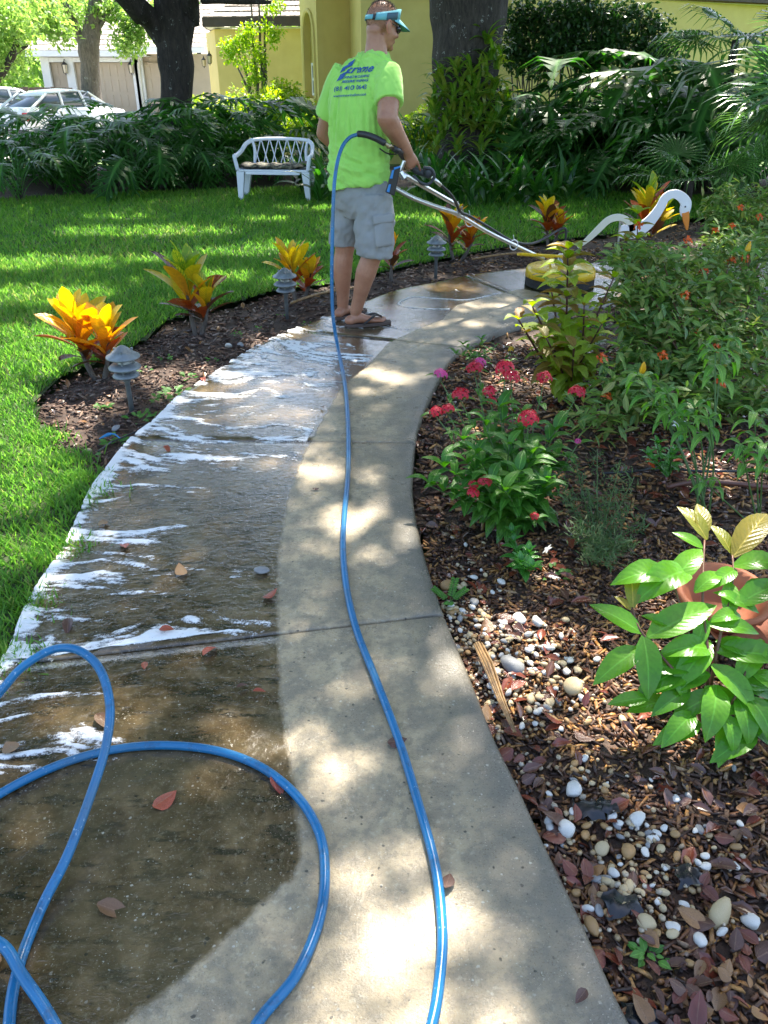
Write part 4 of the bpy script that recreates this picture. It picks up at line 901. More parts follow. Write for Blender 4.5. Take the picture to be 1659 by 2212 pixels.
# bright low shrubs between the bed and the house
M_LIME = leafm('yellow_green_leaf', [(.25, .36, .04), (.34, .40, .06), (.17, .30, .03)], .4, .5)
for (x, y, Y, rr, n, lb_) in ((600, 222, 18.8, .5, 2200, 'low yellow green shrub glowing in sun below the arched window'), (636, 232, 18.4, .5, 2200, 'bright yellow green shrub left of the man beside the house wall'), (660, 262, 16.5, .35, 2600, 'small sunlit shrub just left of the green shirt sleeve'),
                              (470, 225, 20.5, .5, 1500, 'sunlit shrub seen right of the left oak trunk'), (905, 265, 16.2, .42, 2600, 'sunlit yellow green shrub right of the man before the olive wall'), (560, 240, 18.5, .45, 1800, 'bright shrub behind the bench back')):
    b = P(x, y, Y); z0_ = -.3; b0_ = Vector((b.x, b.y, z0_)); r_ = tag(empty('garden_shrub', b0_), lb_, 'shrub')
    cc = [(b.x + random.uniform(-.5, .5) * rr * 2, b.y + random.uniform(-.3, .3), b.z + random.uniform(-.9, .35) * rr) for _ in range(9)]
    leaf_cloud('foliage', clumps([Vector(c) - b0_ for c in cc], [rr * .7] * 9, n, .9), .09, M_LIME, r_)
    mb = MB()
    for k in range(5): mb.tube([(random.uniform(-.05, .05), 0, 0), (random.uniform(-.3, .3), random.uniform(-.1, .1), b.z - z0_)], [.012, .005], 5)
    mb.build('stem', M_BARKL, r_)
# distant tree belt closing the view
def belt(name, x0, x1, Y, h, n, mat, label):
    xs = RNG.uniform(x0, x1, 60); zs_ = h * RNG.uniform(.1, 1, 60) ; c = clumps([(x, Y + random.uniform(-2, 2), z - .5) for x, z in zip(xs, zs_)], [2.6] * 60, n, .8); o = leaf_cloud(name, c, .5, mat); return tag(o, label, 'trees', kind='stuff')
belt('distant_treeline', -75, -5, 62, 10, 60, M_BRIGHT, 'sunlit belt of trees behind the beige house'); belt('distant_treeline', -60, -14, 48, 9, 45, M_BRIGHT, 'hazy bright trees left of the beige house'); belt('distant_treeline', 8, 60, 48, 10, 55, M_DARKL, 'dark trees behind the right side of the yellow house')
fc = tag(empty('board_fence', (P(20, 190, 36).x, 36, -.45)), 'low dark board fence behind the cars at the far left', 'fence')
for k in range(26):
    mb = MB(); mb.box((-3.2 + k * .22, 0, 0), (-3.0 + k * .22, .03, 1.35 + random.uniform(-.02, .02))); mb.build('board', M_BROWN, fc)

# ------------------------------------------------------------------ big leafy plants
def curve_leaf(name, mat, L, W, arch, n=6, wprof=None, cup=.1, pet=0):
    """strap or broad leaf rising from origin and arching over along +Y"""
    v = []; uv = []; f = []; y = z = 0; a = arch[0]
    for i in range(n + 1):
        t = i / n; w = W * .5 * (wprof(t) if wprof else (math.sin(PI * min(1, t * .9 + .1)) ** .6)); w = max(w, .002)
        v += [(-w, y, z + cup * w), (0, y, z - cup * w * .5), (w, y, z + cup * w)]; uv += [(0, t), (.5, t), (1, t)]
        a = arch[0] + (arch[1] - arch[0]) * t; y += math.cos(a) * L / n; z += math.sin(a) * L / n
    for i in range(n): k = 3 * i; f += [(k, k + 1, k + 4, k + 3), (k + 1, k + 2, k + 5, k + 4)]
    return np_mesh(name, v, f, np.zeros(len(v)), uv, (mat,), True)
def philo_leaf(mat, seed, L=.6, pet=.6):
    rg = random.Random(seed); v = []; f = []; uv = []
    pp = smooth_path([(0, 0, 0), (0, pet * .25, pet * .55), (0, pet * .65, pet * .95), (0, pet * .9, pet * 1.0)], 3)
    for i, p in enumerate(pp):
        w = .013 * (1 - .4 * i / len(pp)); b = len(v); v += [(-w, p.y, p.z), (0, p.y - .008, p.z + .012), (w, p.y, p.z)]; uv += [(.5, 0)] * 3
        if i: f += [(b - 3, b - 2, b + 1, b), (b - 2, b - 1, b + 2, b + 1), (b - 1, b - 3, b, b + 2)]
    o = pp[-1]
    def rib(t): a = .15 - 1.25 * t; return Vector((0, o.y + L * t * math.cos(a * .6), o.z + L * math.sin(a) * t * .75))
    N = 8
    for i in range(N):
        t = (i + .3) / N; ll = L * (.20 + .42 * math.sin(PI * (t * .8 + .18))) * rg.uniform(.85, 1.1); hw = L / N * .5
        ang = R(100 - 78 * t) + rg.uniform(-.08, .08)
        for sx in (-1, 1):
            p = rib(t); d = Vector((sx * math.sin(ang), math.cos(ang), 0)); nrm = Vector((-d.y * sx, d.x * sx, 0)) * sx
            if nrm.y < 0: nrm = -nrm
            b = len(v); q0, q1 = rib(max(0, t - .55 / N)), rib(min(1, t + .6 / N))
            m = p + d * ll * .55 + Vector((0, 0, ll * .05 - .03)); tip = p + d * ll + Vector((0, 0, -ll * .45)) + Vector((0, ll * .12, 0))
            v += [q0, q1, m - nrm * hw * .75, m + nrm * hw * .75, tip]; uv += [(.5, t), (.5, t), (.2, t), (.8, t), (.5, 1)]
            f += [(b, b + 2, b + 3, b + 1), (b + 2, b + 4, b + 4, b + 3)]
    V = np.array([tuple(p) for p in v]); T = []
    for q_ in f:
        T.append((q_[0], q_[1], q_[2]))
        if q_[3] not in (q_[0], q_[1], q_[2]): T.append((q_[0], q_[2], q_[3]))
    return np_mesh('leaf_blade', V, T, np.zeros(len(V)), uv, (mat,), True)
M_PHIL = leafm('philodendron_leaf', [(.025, .085, .018), (.04, .13, .02), (.065, .18, .03)], .42, .4, spec=.4)
PHL = [philo_leaf(M_PHIL, s_, L=l, pet=p_) for s_, l, p_ in ((1, .55, .65), (2, .62, .8), (3, .48, .5), (4, .58, .9))]
def rosette(name, loc, leaves, n, smin, smax, label, cat, group=None, tilt=(0, .5), stem=None, part='leaf', yaw0=None, spread=PI, tz=0.0):
    r_ = tag(empty(name, loc), label, cat, group)
    for k in range(n):
        a = (k * 2.399 + random.uniform(-.25, .25)) if yaw0 is None else yaw0 + random.uniform(-spread, spread)
        t_ = random.uniform(*tilt); s_ = random.uniform(smin, smax)
        M4 = Matrix.Translation((random.gauss(0, .015), random.gauss(0, .015), tz * random.random())) @ Euler((t_, 0, a)).to_matrix().to_4x4() @ Euler((0, random.gauss(0, .2), 0)).to_matrix().to_4x4() @ Matrix.Diagonal((s_, s_, s_, 1))
        link(part, random.choice(leaves), r_, M4)
    if stem:
        mb = MB(); mb.tube([(0, 0, -.05), (.01, 0, stem * .5), (0, 0, stem)], [.05, .045, .03], 7); mb.build('stem', M_BARK, r_)
    return r_
PG = 'split leaf philodendrons along the far edge of the lawn'
pl = [(40, 425, 11.5, .9), (30, 400, 13, 1.25), (110, 405, 12.6, 1.2), (150, 400, 13.2, 1.4), (205, 410, 12.4, 1.3), (250, 405, 13.0, 1.4), (290, 415, 12.2, 1.3), (330, 405, 12.9, 1.45), (90, 380, 14.5, 1.5), (180, 375, 14.6, 1.6), (270, 370, 14.8, 1.6),
      (440, 400, 13.5, 1.5), (480, 400, 13.9, 1.6), (520, 395, 14.2, 1.6), (560, 392, 14.3, 1.5), (600, 395, 14.0, 1.1), (450, 410, 12.7, 1.1), (340, 385, 14.3, 1.5), (375, 410, 12.9, 1.0), (420, 412, 12.8, 1.0), (0, 395, 13.6, 1.3), (640, 400, 13.6, .8)]
for i, (x, y, Y, s_) in enumerate(pl):
    s_ *= (.5 if 325 < x < 380 else .72 if x < 400 else .74) if Y > 12.9 else .72
    p = P(x, y, Y); rosette('philodendron_plant', (p.x, Y, -.06), PHL, 13, s_ * .75, s_ * 1.05, 'dark green philodendron with deeply split leaves in the bed beyond the lawn', 'plant', PG, (-.25, .45), stem=.2 * s_)
o = rosette('philodendron_plant', (P(40, 425, 11.2).x, 11.2, -.04), PHL, 9, .45, .7, 'lone small philodendron on a short trunk at the far left lawn edge', 'plant', None, (-.2, .4), stem=.35)
PG2 = 'philodendrons in the dark bed behind the swan'
for i, (x, y, Y, s_) in enumerate([(1130, 380, 14.6, 1.4), (1190, 380, 14.9, 1.6), (1240, 385, 14.2, 1.5), (1300, 385, 14.5, 1.7), (1360, 385, 14.0, 1.6), (1420, 390, 13.7, 1.8), (1480, 390, 13.2, 1.8), (1540, 390, 13.0, 1.8), (1390, 395, 12.6, 1.3), (1320, 400, 12.4, 1.1), (1250, 400, 12.6, .9), (1610, 395, 12.6, 1.8), (1450, 400, 12.0, 1.2), (900, 330, 15.6, 1.1), (1560, 410, 11.4, 1.3)]):
    p = P(x, y, Y); rosette('philodendron_plant', (p.x, Y, -.06), PHL, 13, s_ * .75, s_ * 1.05, 'dark glossy philodendron in the shaded bed behind the swan', 'plant', PG2, (-.25, .45))
M_STRAP = leafm('strap_leaf', [(.025, .10, .018), (.045, .15, .02), (.08, .19, .03)], .28, .35, spec=.6); M_STRAPY = leafm('strap_leaf_light', [(.10, .24, .025), (.17, .30, .035), (.30, .33, .06)], .32, .4)
ST1 = [curve_leaf('leaf_blade', M_STRAP, .55, .06, (1.35, -.4)), curve_leaf('leaf_blade', M_STRAP, .5, .07, (1.2, -.9)), curve_leaf('leaf_blade', M_STRAP, .6, .055, (1.45, .1))]
ST2 = [curve_leaf('leaf_blade', M_STRAPY, .42, .055, (1.2, -.8)), curve_leaf('leaf_blade', M_STRAPY, .36, .06, (1.0, -.9)), curve_leaf('leaf_blade', M_STRAPY, .45, .055, (1.2, -.6))]
ps = [(905, 415), (930, 435), (960, 440), (990, 440), (1020, 444), (1055, 442), (1090, 440), (1125, 438), (1160, 436), (1195, 432), (1225, 428), (945, 410), (985, 405), (1030, 405), (1075, 404), (1120, 402), (1165, 400), (1205, 398), (1245, 410), (1270, 420),
      (920, 385), (970, 375), (1020, 370), (1070, 372), (1120, 370), (1170, 372), (690, 436), (672, 420), (700, 415), (715, 432), (655, 412)]
for x, y in ps:
    g = G(x, y); rosette('strap_leaf_plant', (g.x, g.y, -.03), ST1, 15, .85, 1.35, 'clump of arching dark green strap leaves at the foot of the right oak' if x > 800 else 'clump of strap leaves beside the right end of the bench', 'plant', 'strap leaf clumps under the right oak' if x > 800 else 'strap leaf clumps beside the bench', (-.25, .55))
for k, (x, y, Y) in enumerate([(955, 300, 13.0), (985, 290, 12.95), (1020, 285, 12.9), (1050, 290, 13.0), (1075, 305, 13.1), (940, 260, 13.1), (975, 250, 12.95), (1010, 240, 12.9), (1045, 245, 13.0), (1075, 262, 13.1), (960, 215, 13.1), (995, 205, 13.0), (1030, 200, 13.0), (1060, 215, 13.1), (1045, 165, 13.1), (1060, 130, 13.15), (1052, 95, 13.15), (940, 335, 12.9), (990, 335, 12.7), (1040, 335, 12.7), (1085, 340, 12.9), (1090, 230, 13.4), (1110, 290, 13.3), (950, 180, 13.2), (985, 165, 13.0), (1015, 175, 12.95), (940, 225, 13.2), (965, 280, 12.9), (1000, 268, 12.85), (1030, 262, 12.85), (1060, 285, 12.9), (925, 290, 13.2), (980, 228, 12.95), (1022, 222, 12.9), (1070, 190, 13.1), (1075, 150, 13.2)]):
    p = P(x, y, Y); rosette('bromeliad_plant', p, ST2, 13, .8, 1.2, 'light green strap leaf plant growing on the right oak trunk', 'plant', 'bromeliads clinging to the right oak trunk', (-.3, .7))
# leafless-stem shrubs in front of the olive wall
for k, (x, Y, cr) in enumerate([(1130, 15.5, [(1110, 50), (1130, 20), (1160, 60), (1100, 90), (1150, 100), (1180, 30), (1140, 130), (1170, 140), (1120, 70), (1145, 40), (1105, 120), (1190, 100), (1185, 60)]), (1250, 15.3, [(1220, 40), (1250, 60), (1280, 30), (1300, 70), (1240, 100), (1290, 110), (1210, 90), (1270, 130), (1230, 70), (1265, 10), (1305, 20), (1255, 85), (1300, 95), (1285, 140)]), (1370, 15.5, [(1340, 60), (1370, 90), (1400, 70), (1330, 100), (1360, 130), (1310, 40), (1390, 110), (1350, 20), (1385, 40), (1325, 80), (1420, 100), (1430, 60), (1410, 130), (1450, 110)]), (1200, 15.2, [(1190, 70), (1205, 15), (1225, 110), (1180, 120), (1235, 15)])]):
    b = Vector((P(x, 300, Y).x, Y, -.12)); r_ = tag(empty('wall_shrub', b), ['thin stemmed dark shrub just right of the right oak trunk', 'dark small leaved shrub in the middle of the right olive wall', 'dark shrub under the brown fascia toward the right', 'slender twiggy shrub between two wall shrubs'][k], 'shrub')
    for c in cr:
        mb = MB(); m_ = P((x + c[0]) / 2 + random.uniform(-10, 10), 200, Y) - b; mb.tube(smooth_path([(0, 0, 0), m_ * .6, m_, P(c[0], c[1], Y) - b], 3), [.022] * 4 + [.012] * 5 + [.006], 5); mb.build('stem', M_BARKL, r_)
    leaf_cloud('foliage', clumps([P(c[0] + random.uniform(-12, 12), c[1] + random.uniform(-12, 12), Y) - b for c in cr for _ in range(2)], [.30] * len(cr) * 2, 1500, .7), .085, M_DARKL, r_)
# dark foliage mass low at the back right
mp = clumps([(x, Y, z) for x, Y, z in [(2.9, 15.3, .4), (3.6, 15.4, .5), (4.3, 15, .6), (5, 14.8, .7), (5.7, 14.4, .8), (6.4, 14, .9), (7.0, 13.4, .8), (5.2, 14, .4), (6.2, 13, .5), (7.2, 12.5, .9), (7.5, 14, 1.7), (6.8, 14.6, 1.6), (-5.5, 14.8, .2), (-4.6, 16, .3), (-3, 15.8, .3), (-2.2, 15.2, .2), (-6.8, 14.8, .3)]], [.62] * 17, 2000, .8)
tag(leaf_cloud('undergrowth', mp, .13, M_DARKL), 'dark dense undergrowth filling the shaded beds below the house', 'undergrowth', kind='stuff')
# fan palm on the right
def fan_leaf(mat, seed, n=26, L=.62, pet=.5):
    v = []; f = []; uv = []; rg = random.Random(seed)
    v += [(-.012, 0, 0), (.012, 0, 0), (.008, pet, .05), (-.008, pet, .05)]; uv += [(.5, 0)] * 4; f += [(0, 1, 2, 3)]
    for k in range(n):
        a = R(-130 + 260 * k / (n - 1)); l = L * (1 - .25 * (abs(a) / R(130)) ** 2) * rg.uniform(.92, 1.05); d = Vector((math.sin(a), math.cos(a), 0)); s_ = Vector((d.y, -d.x, 0)); o = Vector((0, pet, .05)); b = len(v); w = l * .032
        p1 = o + d * l * .45 + Vector((0, 0, .02 - .02 * abs(a))); p2 = o + d * l * .8 + Vector((0, 0, -.06 * l)); p3 = o + d * l + Vector((0, 0, -.22 * l - rg.random() * .08))
        v += [o, p1 - s_ * w, p1 + Vector((0, 0, .012)), p1 + s_ * w, p2 - s_ * w * .6, p2 + s_ * w * .6, p3]; uv += [(.5, 0), (0, .5), (.5, .5), (1, .5), (.2, .8), (.8, .8), (.5, 1)]
        f += [(b, b + 1, b + 2, b + 2), (b, b + 2, b + 3, b + 3), (b + 1, b + 4, b + 5, b + 3), (b + 4, b + 6, b + 5, b + 5)]
    T = []
    for q_ in f:
        T.append(q_[:3])
        if q_[3] != q_[2]: T.append((q_[0], q_[2], q_[3]))
    return np_mesh('leaf_blade', [tuple(p) for p in v], T, np.zeros(len(v)), uv, (mat,), True)
M_PALM = leafm('palm_leaf', [(.05, .14, .03), (.08, .18, .05), (.12, .22, .06)], .25, .4, spec=.7)
FL = [fan_leaf(M_PALM, 1), fan_leaf(M_PALM, 2, 22, .55, .6)]
def palm_leaf_at(r_, b, p_tip, p_base, s_, roll=0):
    d = (p_tip - p_base); yaw = math.atan2(-d.x, d.y); pitch = math.atan2(d.z, math.hypot(d.x, d.y))
    link('leaf', random.choice(FL), r_, Matrix.Translation(p_base - b) @ Euler((pitch, roll, yaw), 'XYZ').to_matrix().to_4x4() @ Matrix.Diagonal((s_, s_, s_, 1)))
pb = P(1760, 330, 8.8); b = Vector((pb.x, 8.8, -.05)); pr = tag(empty('fan_palm', b), 'fan palm reaching in from the right edge with pleated pale green fans', 'palm')
mb = MB(); mb.tube([(0, 0, 0), (.03, 0, .8), (0, 0, 1.35)], [.1, .08, .07], 8); mb.build('trunk', M_BARK, pr)
hb = b + Vector((0, 0, 1.15))
for x, y, Y, s_, rl in ((1470, 290, 8.4, 1.15, .5), (1500, 195, 8.8, 1.1, -.2), (1450, 240, 9.3, 1.0, .3), (1570, 60, 9.3, 1.1, -.5), (1640, 20, 9.0, 1.0, .6), (1560, 330, 8.2, 1.0, .8), (1660, 280, 8.0, 1.1, 1.0), (1700, 90, 8.8, 1.0, 0), (1480, 130, 9.6, 1.0, -.1), (1600, 360, 8.4, .9, 1.0)):
    palm_leaf_at(pr, b, P(x, y, Y), hb + Vector((0, 0, random.uniform(-.15, .15))), s_, rl)
for (xx, yy, YY, lb_) in ((1500, 330, 10.0, 'smaller palm seedling with radiating dark fans below the fan palm'), (1600, 30, 12.5, 'taller palm at the top right corner against the roof')):
    q_ = P(xx, yy, YY); b = Vector((q_.x, YY, -.05)); pr2 = tag(empty('fan_palm', b), lb_, 'palm'); hb = Vector((q_.x, YY, max(.35, q_.z - .3)))
    mb = MB(); mb.tube([(0, 0, 0), (0, 0, hb.z + .05)], [.07, .05], 7); mb.build('trunk', M_BARK, pr2)
    for k in range(9): a = k * .7 + .3; palm_leaf_at(pr2, b, hb + Vector((math.cos(a), math.sin(a), random.uniform(-.1, .7))), hb, .85 if YY < 11 else 1.1, random.uniform(-.5, .5))
# ------------------------------------------------------------------ crotons along the left bed
M_CRY = leafm('croton_yellow', [(.50, .40, .02), (.62, .46, .03)], .3, .4, veins=((.07, .17, .02), (.66, .47, .03)))
M_CRO = leafm('croton_orange', [(.62, .27, .02), (.68, .36, .03)], .3, .4, veins=((.48, .15, .02), (.72, .36, .03)))
M_CRR = leafm('croton_red', [(.28, .05, .02), (.35, .08, .02)], .3, .35, veins=((.09, .02, .015), (.40, .09, .02)))
M_CRD = leafm('croton_dark', [(.06, .05, .02), (.12, .04, .02)], .3, .3, veins=((.03, .045, .015), (.16, .04, .02)))
M_CRG = leafm('croton_green', [(.14, .26, .03), (.22, .32, .03)], .3, .4, veins=((.06, .16, .02), (.50, .48, .05)))
def crl(mat, arch, W=.36): return curve_leaf('leaf_blade', mat, 1.0, W, arch, 7, lambda t: .22 + .95 * math.sin(PI * min(1, (t ** 1.25) * .9 + .05)) if t < .98 else .05, .25)
CRL = {k: [crl(m, (1.35, .9), .27), crl(m, (1.25, .45), .32), crl(m, (1.35, .6), .24)] for k, m in (('y', M_CRY), ('o', M_CRO), ('r', M_CRR), ('d', M_CRD), ('g', M_CRG))}
NH = 0
def croton(x, y, heads, s_, label, cols, n=24):
    g = G(x, y, -.03); r_ = tag(empty('croton_plant', g), label, 'plant', 'crotons edging the path bed')
    for (dx, dy, h, mul) in heads:
        mb = MB(); mb.tube(smooth_path([(dx * .2, dy * .2, -.04), (dx * .7, dy * .7, h * .4), (dx, dy, h)], 4), [.016] * 4 + [.012] * 4 + [.009], 7); mb.build('stem', M_BARKL, r_)
        for k in range(n):
            t = k / (n - 1); a = k * 2.399 + random.uniform(-.3, .3)
            tilt = -(.85 - 1.05 * t ** .7) + random.uniform(-.12, .12)          # low leaves lie out, top ones stand
            ck = cols[min(len(cols) - 1, int((1 - t) * len(cols)))]
            if random.random() < .18: ck = random.choice(cols)
            L = s_ * mul * random.uniform(.75, 1.1) * (.8 + .25 * math.sin(PI * t)); z = h * (.35 + .65 * t)
            link('leaf', random.choice(CRL[ck]), r_, Matrix.Translation((dx * (.5 + .5 * t), dy * (.5 + .5 * t), z)) @ Euler((tilt, random.gauss(0, .15), a)).to_matrix().to_4x4() @ Matrix.Diagonal((L, L, L, 1)))
    return r_
croton(213, 815, [(-.10, .03, .27, 1.1), (.11, -.05, .24, 1.0)], .27, 'largest croton, two headed golden orange plant behind the nearest path lamp', ['y', 'y', 'o', 'o', 'r', 'd'], 27)
croton(425, 720, [(-.04, .02, .34, 1.2), (.10, .0, .22, .95)], .275, 'croton with lime yellow upper leaves and rust red lower leaves', ['g', 'g', 'y', 'o', 'r', 'd'], 20)
croton(645, 650, [(-.05, .0, .27, 1.1), (.1, .02, .2, .9)], .24, 'bright yellow croton just behind the second path lamp', ['y', 'y', 'o', 'r', 'r'], 20)
croton(845, 605, [(.0, .0, .22, 1.0)], .23, 'orange red croton partly hidden behind the man\'s legs', ['o', 'r', 'r', 'd'], 18)
croton(985, 560, [(-.08, .0, .30, 1.1), (.16, .0, .22, .95)], .25, 'yellow and orange croton under the metal handle bars by the third lamp', ['y', 'o', 'o', 'r', 'r', 'd'], 22)
croton(1187, 530, [(-.05, .0, .27, 1.1), (.09, .0, .2, .9)], .24, 'rust orange croton behind the loop of black hose', ['y', 'o', 'r', 'r', 'd'], 20)
croton(1385, 545, [(.0, .0, .46, 1.2), (.14, .0, .36, 1.0)], .27, 'tall yellow green croton standing behind the white swan neck', ['g', 'y', 'y', 'r', 'd'], 24)

# ------------------------------------------------------------------ general leaf placing between two points
def lmesh(mat, W, bend=.12, cup=.18, seg=6, jag=0):
    v, f, uv = leaf_tpl(L=1, W=W, droop=-bend * .3, cup=cup, seg=seg)
    v = [(a * (1 + (jag * (1 if i // 3 % 2 else -1) if abs(a) > 1e-6 else 0)), b, c + bend * math.sin(PI * b) - bend * .3 * b * b) for i, (a, b, c) in enumerate(v)]
    return np_mesh('leaf_blade', v, f, np.zeros(len(v)), uv, (mat,), True)
def leaf_between(parent, o, base, tip, meshes, up=Vector((0, -.35, 1)), wide=1.0, name='leaf'):
    d = tip - base; L = d.length; yv = d.normalized(); xv = yv.cross(up).normalized(); zv = xv.cross(yv)
    M = Matrix((xv * L * wide, yv * L, zv * L)).transposed().to_4x4(); M.translation = base - o
    return link(name, random.choice(meshes), parent, M)
def stems(parent, o, lst, r0, r1, mat, n=6):
    for pts_ in lst:
        sp = smooth_path([Vector(p) - o for p in pts_], 4); mb = MB(); mb.smooth = True; mb.tube(sp, [r0 + (r1 - r0) * i / (len(sp) - 1) for i in range(len(sp))], n); mb.build('stem', mat, parent)
# big glossy leaved plant, lower right
M_BIG = leafm('broad_leaf', [(.10, .29, .02), (.14, .36, .025), (.075, .23, .018)], .26, .4, spec=.5, bump=.09); M_BIGY = leafm('young_leaf', [(.22, .27, .03), (.30, .24, .04)], .3, .45); M_REDST = pm('red_stem', (.16, .06, .035), (.10, .05, .025), 30, .5, .1)
BG = [lmesh(M_BIG, .40), lmesh(M_BIG, .44, .2), lmesh(M_BIG, .38, .06)]; BY = [lmesh(M_BIGY, .36)]
UPV = Vector((0, .02, .035))
ZI = lambda y: float(np.interp(y, [1090, 1240, 1370, 1480, 1640], [.43, .34, .25, .15, .035]))
Z = lambda x, y, Y=0: G(x, y, ZI(y))
ob = G(1520, 1575, -.03); bp = tag(empty('broad_leaf_plant', ob), 'glossy bright green broad leaved plant in front of the terracotta pot', 'plant')
for (bx_, by_, bY, tx, ty, tY, m) in [(1386, 1368, 1.78, 1273, 1306, 1.80, 0), (1399, 1376, 1.76, 1548, 1308, 1.70, 0), (1390, 1372, 1.74, 1399, 1514, 1.62, 0), (1385, 1400, 1.80, 1281, 1480, 1.74, 0), (1450, 1246, 1.95, 1318, 1264, 1.98, 0), (1367, 1314, 1.80, 1358, 1226, 1.84, 1), (1362, 1318, 1.8, 1326, 1288, 1.82, 1),
                                      (1490, 1232, 1.9, 1368, 1306, 1.80, 0), (1451, 1262, 1.86, 1516, 1186, 1.98, 0), (1583, 1203, 1.95, 1657, 1110, 2.0, 1), (1580, 1196, 1.95, 1533, 1134, 2.0, 1), (1527, 1166, 2.0, 1462, 1094, 2.05, 1), (1520, 1160, 2.0, 1506, 1088, 2.05, 1), (1518, 1184, 1.98, 1452, 1150, 2.02, 0), (1588, 1308, 1.85, 1700, 1262, 1.85, 0),
                                      (1536, 1436, 1.72, 1632, 1540, 1.62, 0), (1548, 1480, 1.70, 1523, 1604, 1.58, 0), (1536, 1390, 1.74, 1452, 1492, 1.64, 0), (1500, 1540, 1.66, 1428, 1616, 1.62, 0), (1400, 1508, 1.72, 1312, 1522, 1.72, 0), (1490, 1488, 1.72, 1406, 1548, 1.66, 0), (1565, 1540, 1.66, 1584, 1628, 1.56, 0), (1591, 1505, 1.68, 1617, 1614, 1.56, 0), (1610, 1500, 1.70, 1668, 1612, 1.6, 0),
                                      (1548, 1408, 1.76, 1706, 1425, 1.72, 0), (1540, 1405, 1.80, 1418, 1418, 1.80, 0), (1582, 1223, 1.95, 1700, 1234, 1.95, 0), (1576, 1257, 1.86, 1572, 1346, 1.76, 0), (1523, 1332, 1.84, 1500, 1410, 1.76, 0), (1500, 1440, 1.84, 1380, 1448, 1.86, 0), (1530, 1350, 1.9, 1640, 1370, 1.9, 0), (1450, 1350, 1.92, 1385, 1330, 1.98, 0), (1560, 1470, 1.8, 1660, 1490, 1.8, 0), (1600, 1310, 1.95, 1540, 1280, 2.0, 0), (1480, 1510, 1.8, 1440, 1460, 1.85, 0), (1620, 1450, 1.8, 1700, 1520, 1.75, 0)]:
    leaf_between(bp, ob, Z(bx_, by_), Z(tx, ty), BY if m else BG, wide=1.12)
for bx_, by_, tx, ty in ((1590, 1230, 1530, 1275), (1560, 1290, 1640, 1325), (1600, 1330, 1530, 1345), (1640, 1250, 1600, 1310), (1500, 1280, 1560, 1240)): leaf_between(bp, ob, Z(bx_, by_), Z(tx, ty), BG, wide=1.15)
for _ in range(22):
    cx_, cy_ = random.uniform(1440, 1660), random.uniform(1330, 1560); an = random.uniform(0, 6.28); leaf_between(bp, ob, Z(cx_, cy_) - UPV, Z(cx_ + math.cos(an) * 105, cy_ + math.sin(an) * 60 + 35) - UPV * 1.5, BG, wide=1.12)
stems(bp, ob, [(ob, Z(1480, 1480), Z(1386, 1366), Z(1366, 1312)), (ob, Z(1530, 1430), Z(1518, 1300), Z(1522, 1165)), (ob, Z(1550, 1400), Z(1582, 1260), Z(1582, 1198)), (ob, Z(1580, 1520), Z(1615, 1440)), (ob, Z(1500, 1420), Z(1455, 1262))], .005, .0025, M_REDST)
# terracotta pot with saucer
M_TERRA = pm('terracotta', (.46, .15, .06), (.32, .10, .045), 9, .7, .3, 60)
pc = G(1545, 1345, -.03); pc = Vector((pc.x + .0, pc.y + .01, -.03)); pot = tag(empty('terracotta_pot', pc), 'orange terracotta bowl standing in its saucer behind the broad leaved plant', 'pot'); pot.scale = (.9, .9, .78)
mb = MB(); mb.smooth = True; mb.lathe([(.0, .02), (.09, .02), (.125, .10), (.145, .14), (.158, .14), (.158, .165), (.142, .165), (.125, .12), (.085, .05), (0, .045)], n=32, M=Matrix.Rotation(.14, 4, 'X')); mb.build('bowl', M_TERRA, pot)
mb = MB(); mb.smooth = True; mb.lathe([(0, 0), (.10, 0), (.128, .035), (.122, .038), (.095, .012), (0, .01)], c=(.07, -.1, 0), n=28); mb.build('saucer', M_TERRA, pot)

# coleus-like serrated plant
M_COL = leafm('serrated_leaf', [(.24, .36, .025), (.32, .40, .04), (.17, .28, .02)], .45, .45); M_COLR = leafm('serrated_leaf_red', [(.26, .13, .03), (.22, .20, .03)], .45, .4); M_DKST = pm('purple_stem', (.09, .025, .025), (.05, .02, .02), 30, .5, .1)
CO = [lmesh(M_COL, .60, .10, .15, 9, .13), lmesh(M_COL, .55, .18, .2, 9, .13), lmesh(M_COLR, .5, .1, .2, 9, .13)]
def whorl_plant(r_, o, a, b, n, L0, L1, meshes, wmul=1, droop=(.1, -.6), per=2, stemr=(.006, .003), mat=None, t0=.15, jit=.3):
    stems(r_, o, [(a, a.lerp(b, .5) + Vector((random.gauss(0, .015), random.gauss(0, .01), 0)), b)], *stemr, mat, 5)
    for k in range(n):
        t = t0 + (1 - t0) * k / max(1, n - 1); p = a.lerp(b, t); L = L0 + (L1 - L0) * t
        for j in range(per):
            an = k * 1.57 + j * 2 * PI / per + random.uniform(-jit, jit); e = droop[1] + (droop[0] - droop[1]) * t + random.uniform(-.2, .2); ll = L * random.uniform(.8, 1.15)
            leaf_between(r_, o, p, p + Vector((math.cos(an) * math.cos(e), math.sin(an) * math.cos(e), math.sin(e))) * ll, meshes, up=Vector((0, 0, 1.0)), wide=wmul)
oc = G(1228, 850, -.03); cp_ = tag(empty('serrated_leaf_plant', oc), 'tall lime leaved plant with dark red stems in front of the yellow disc machine', 'plant')
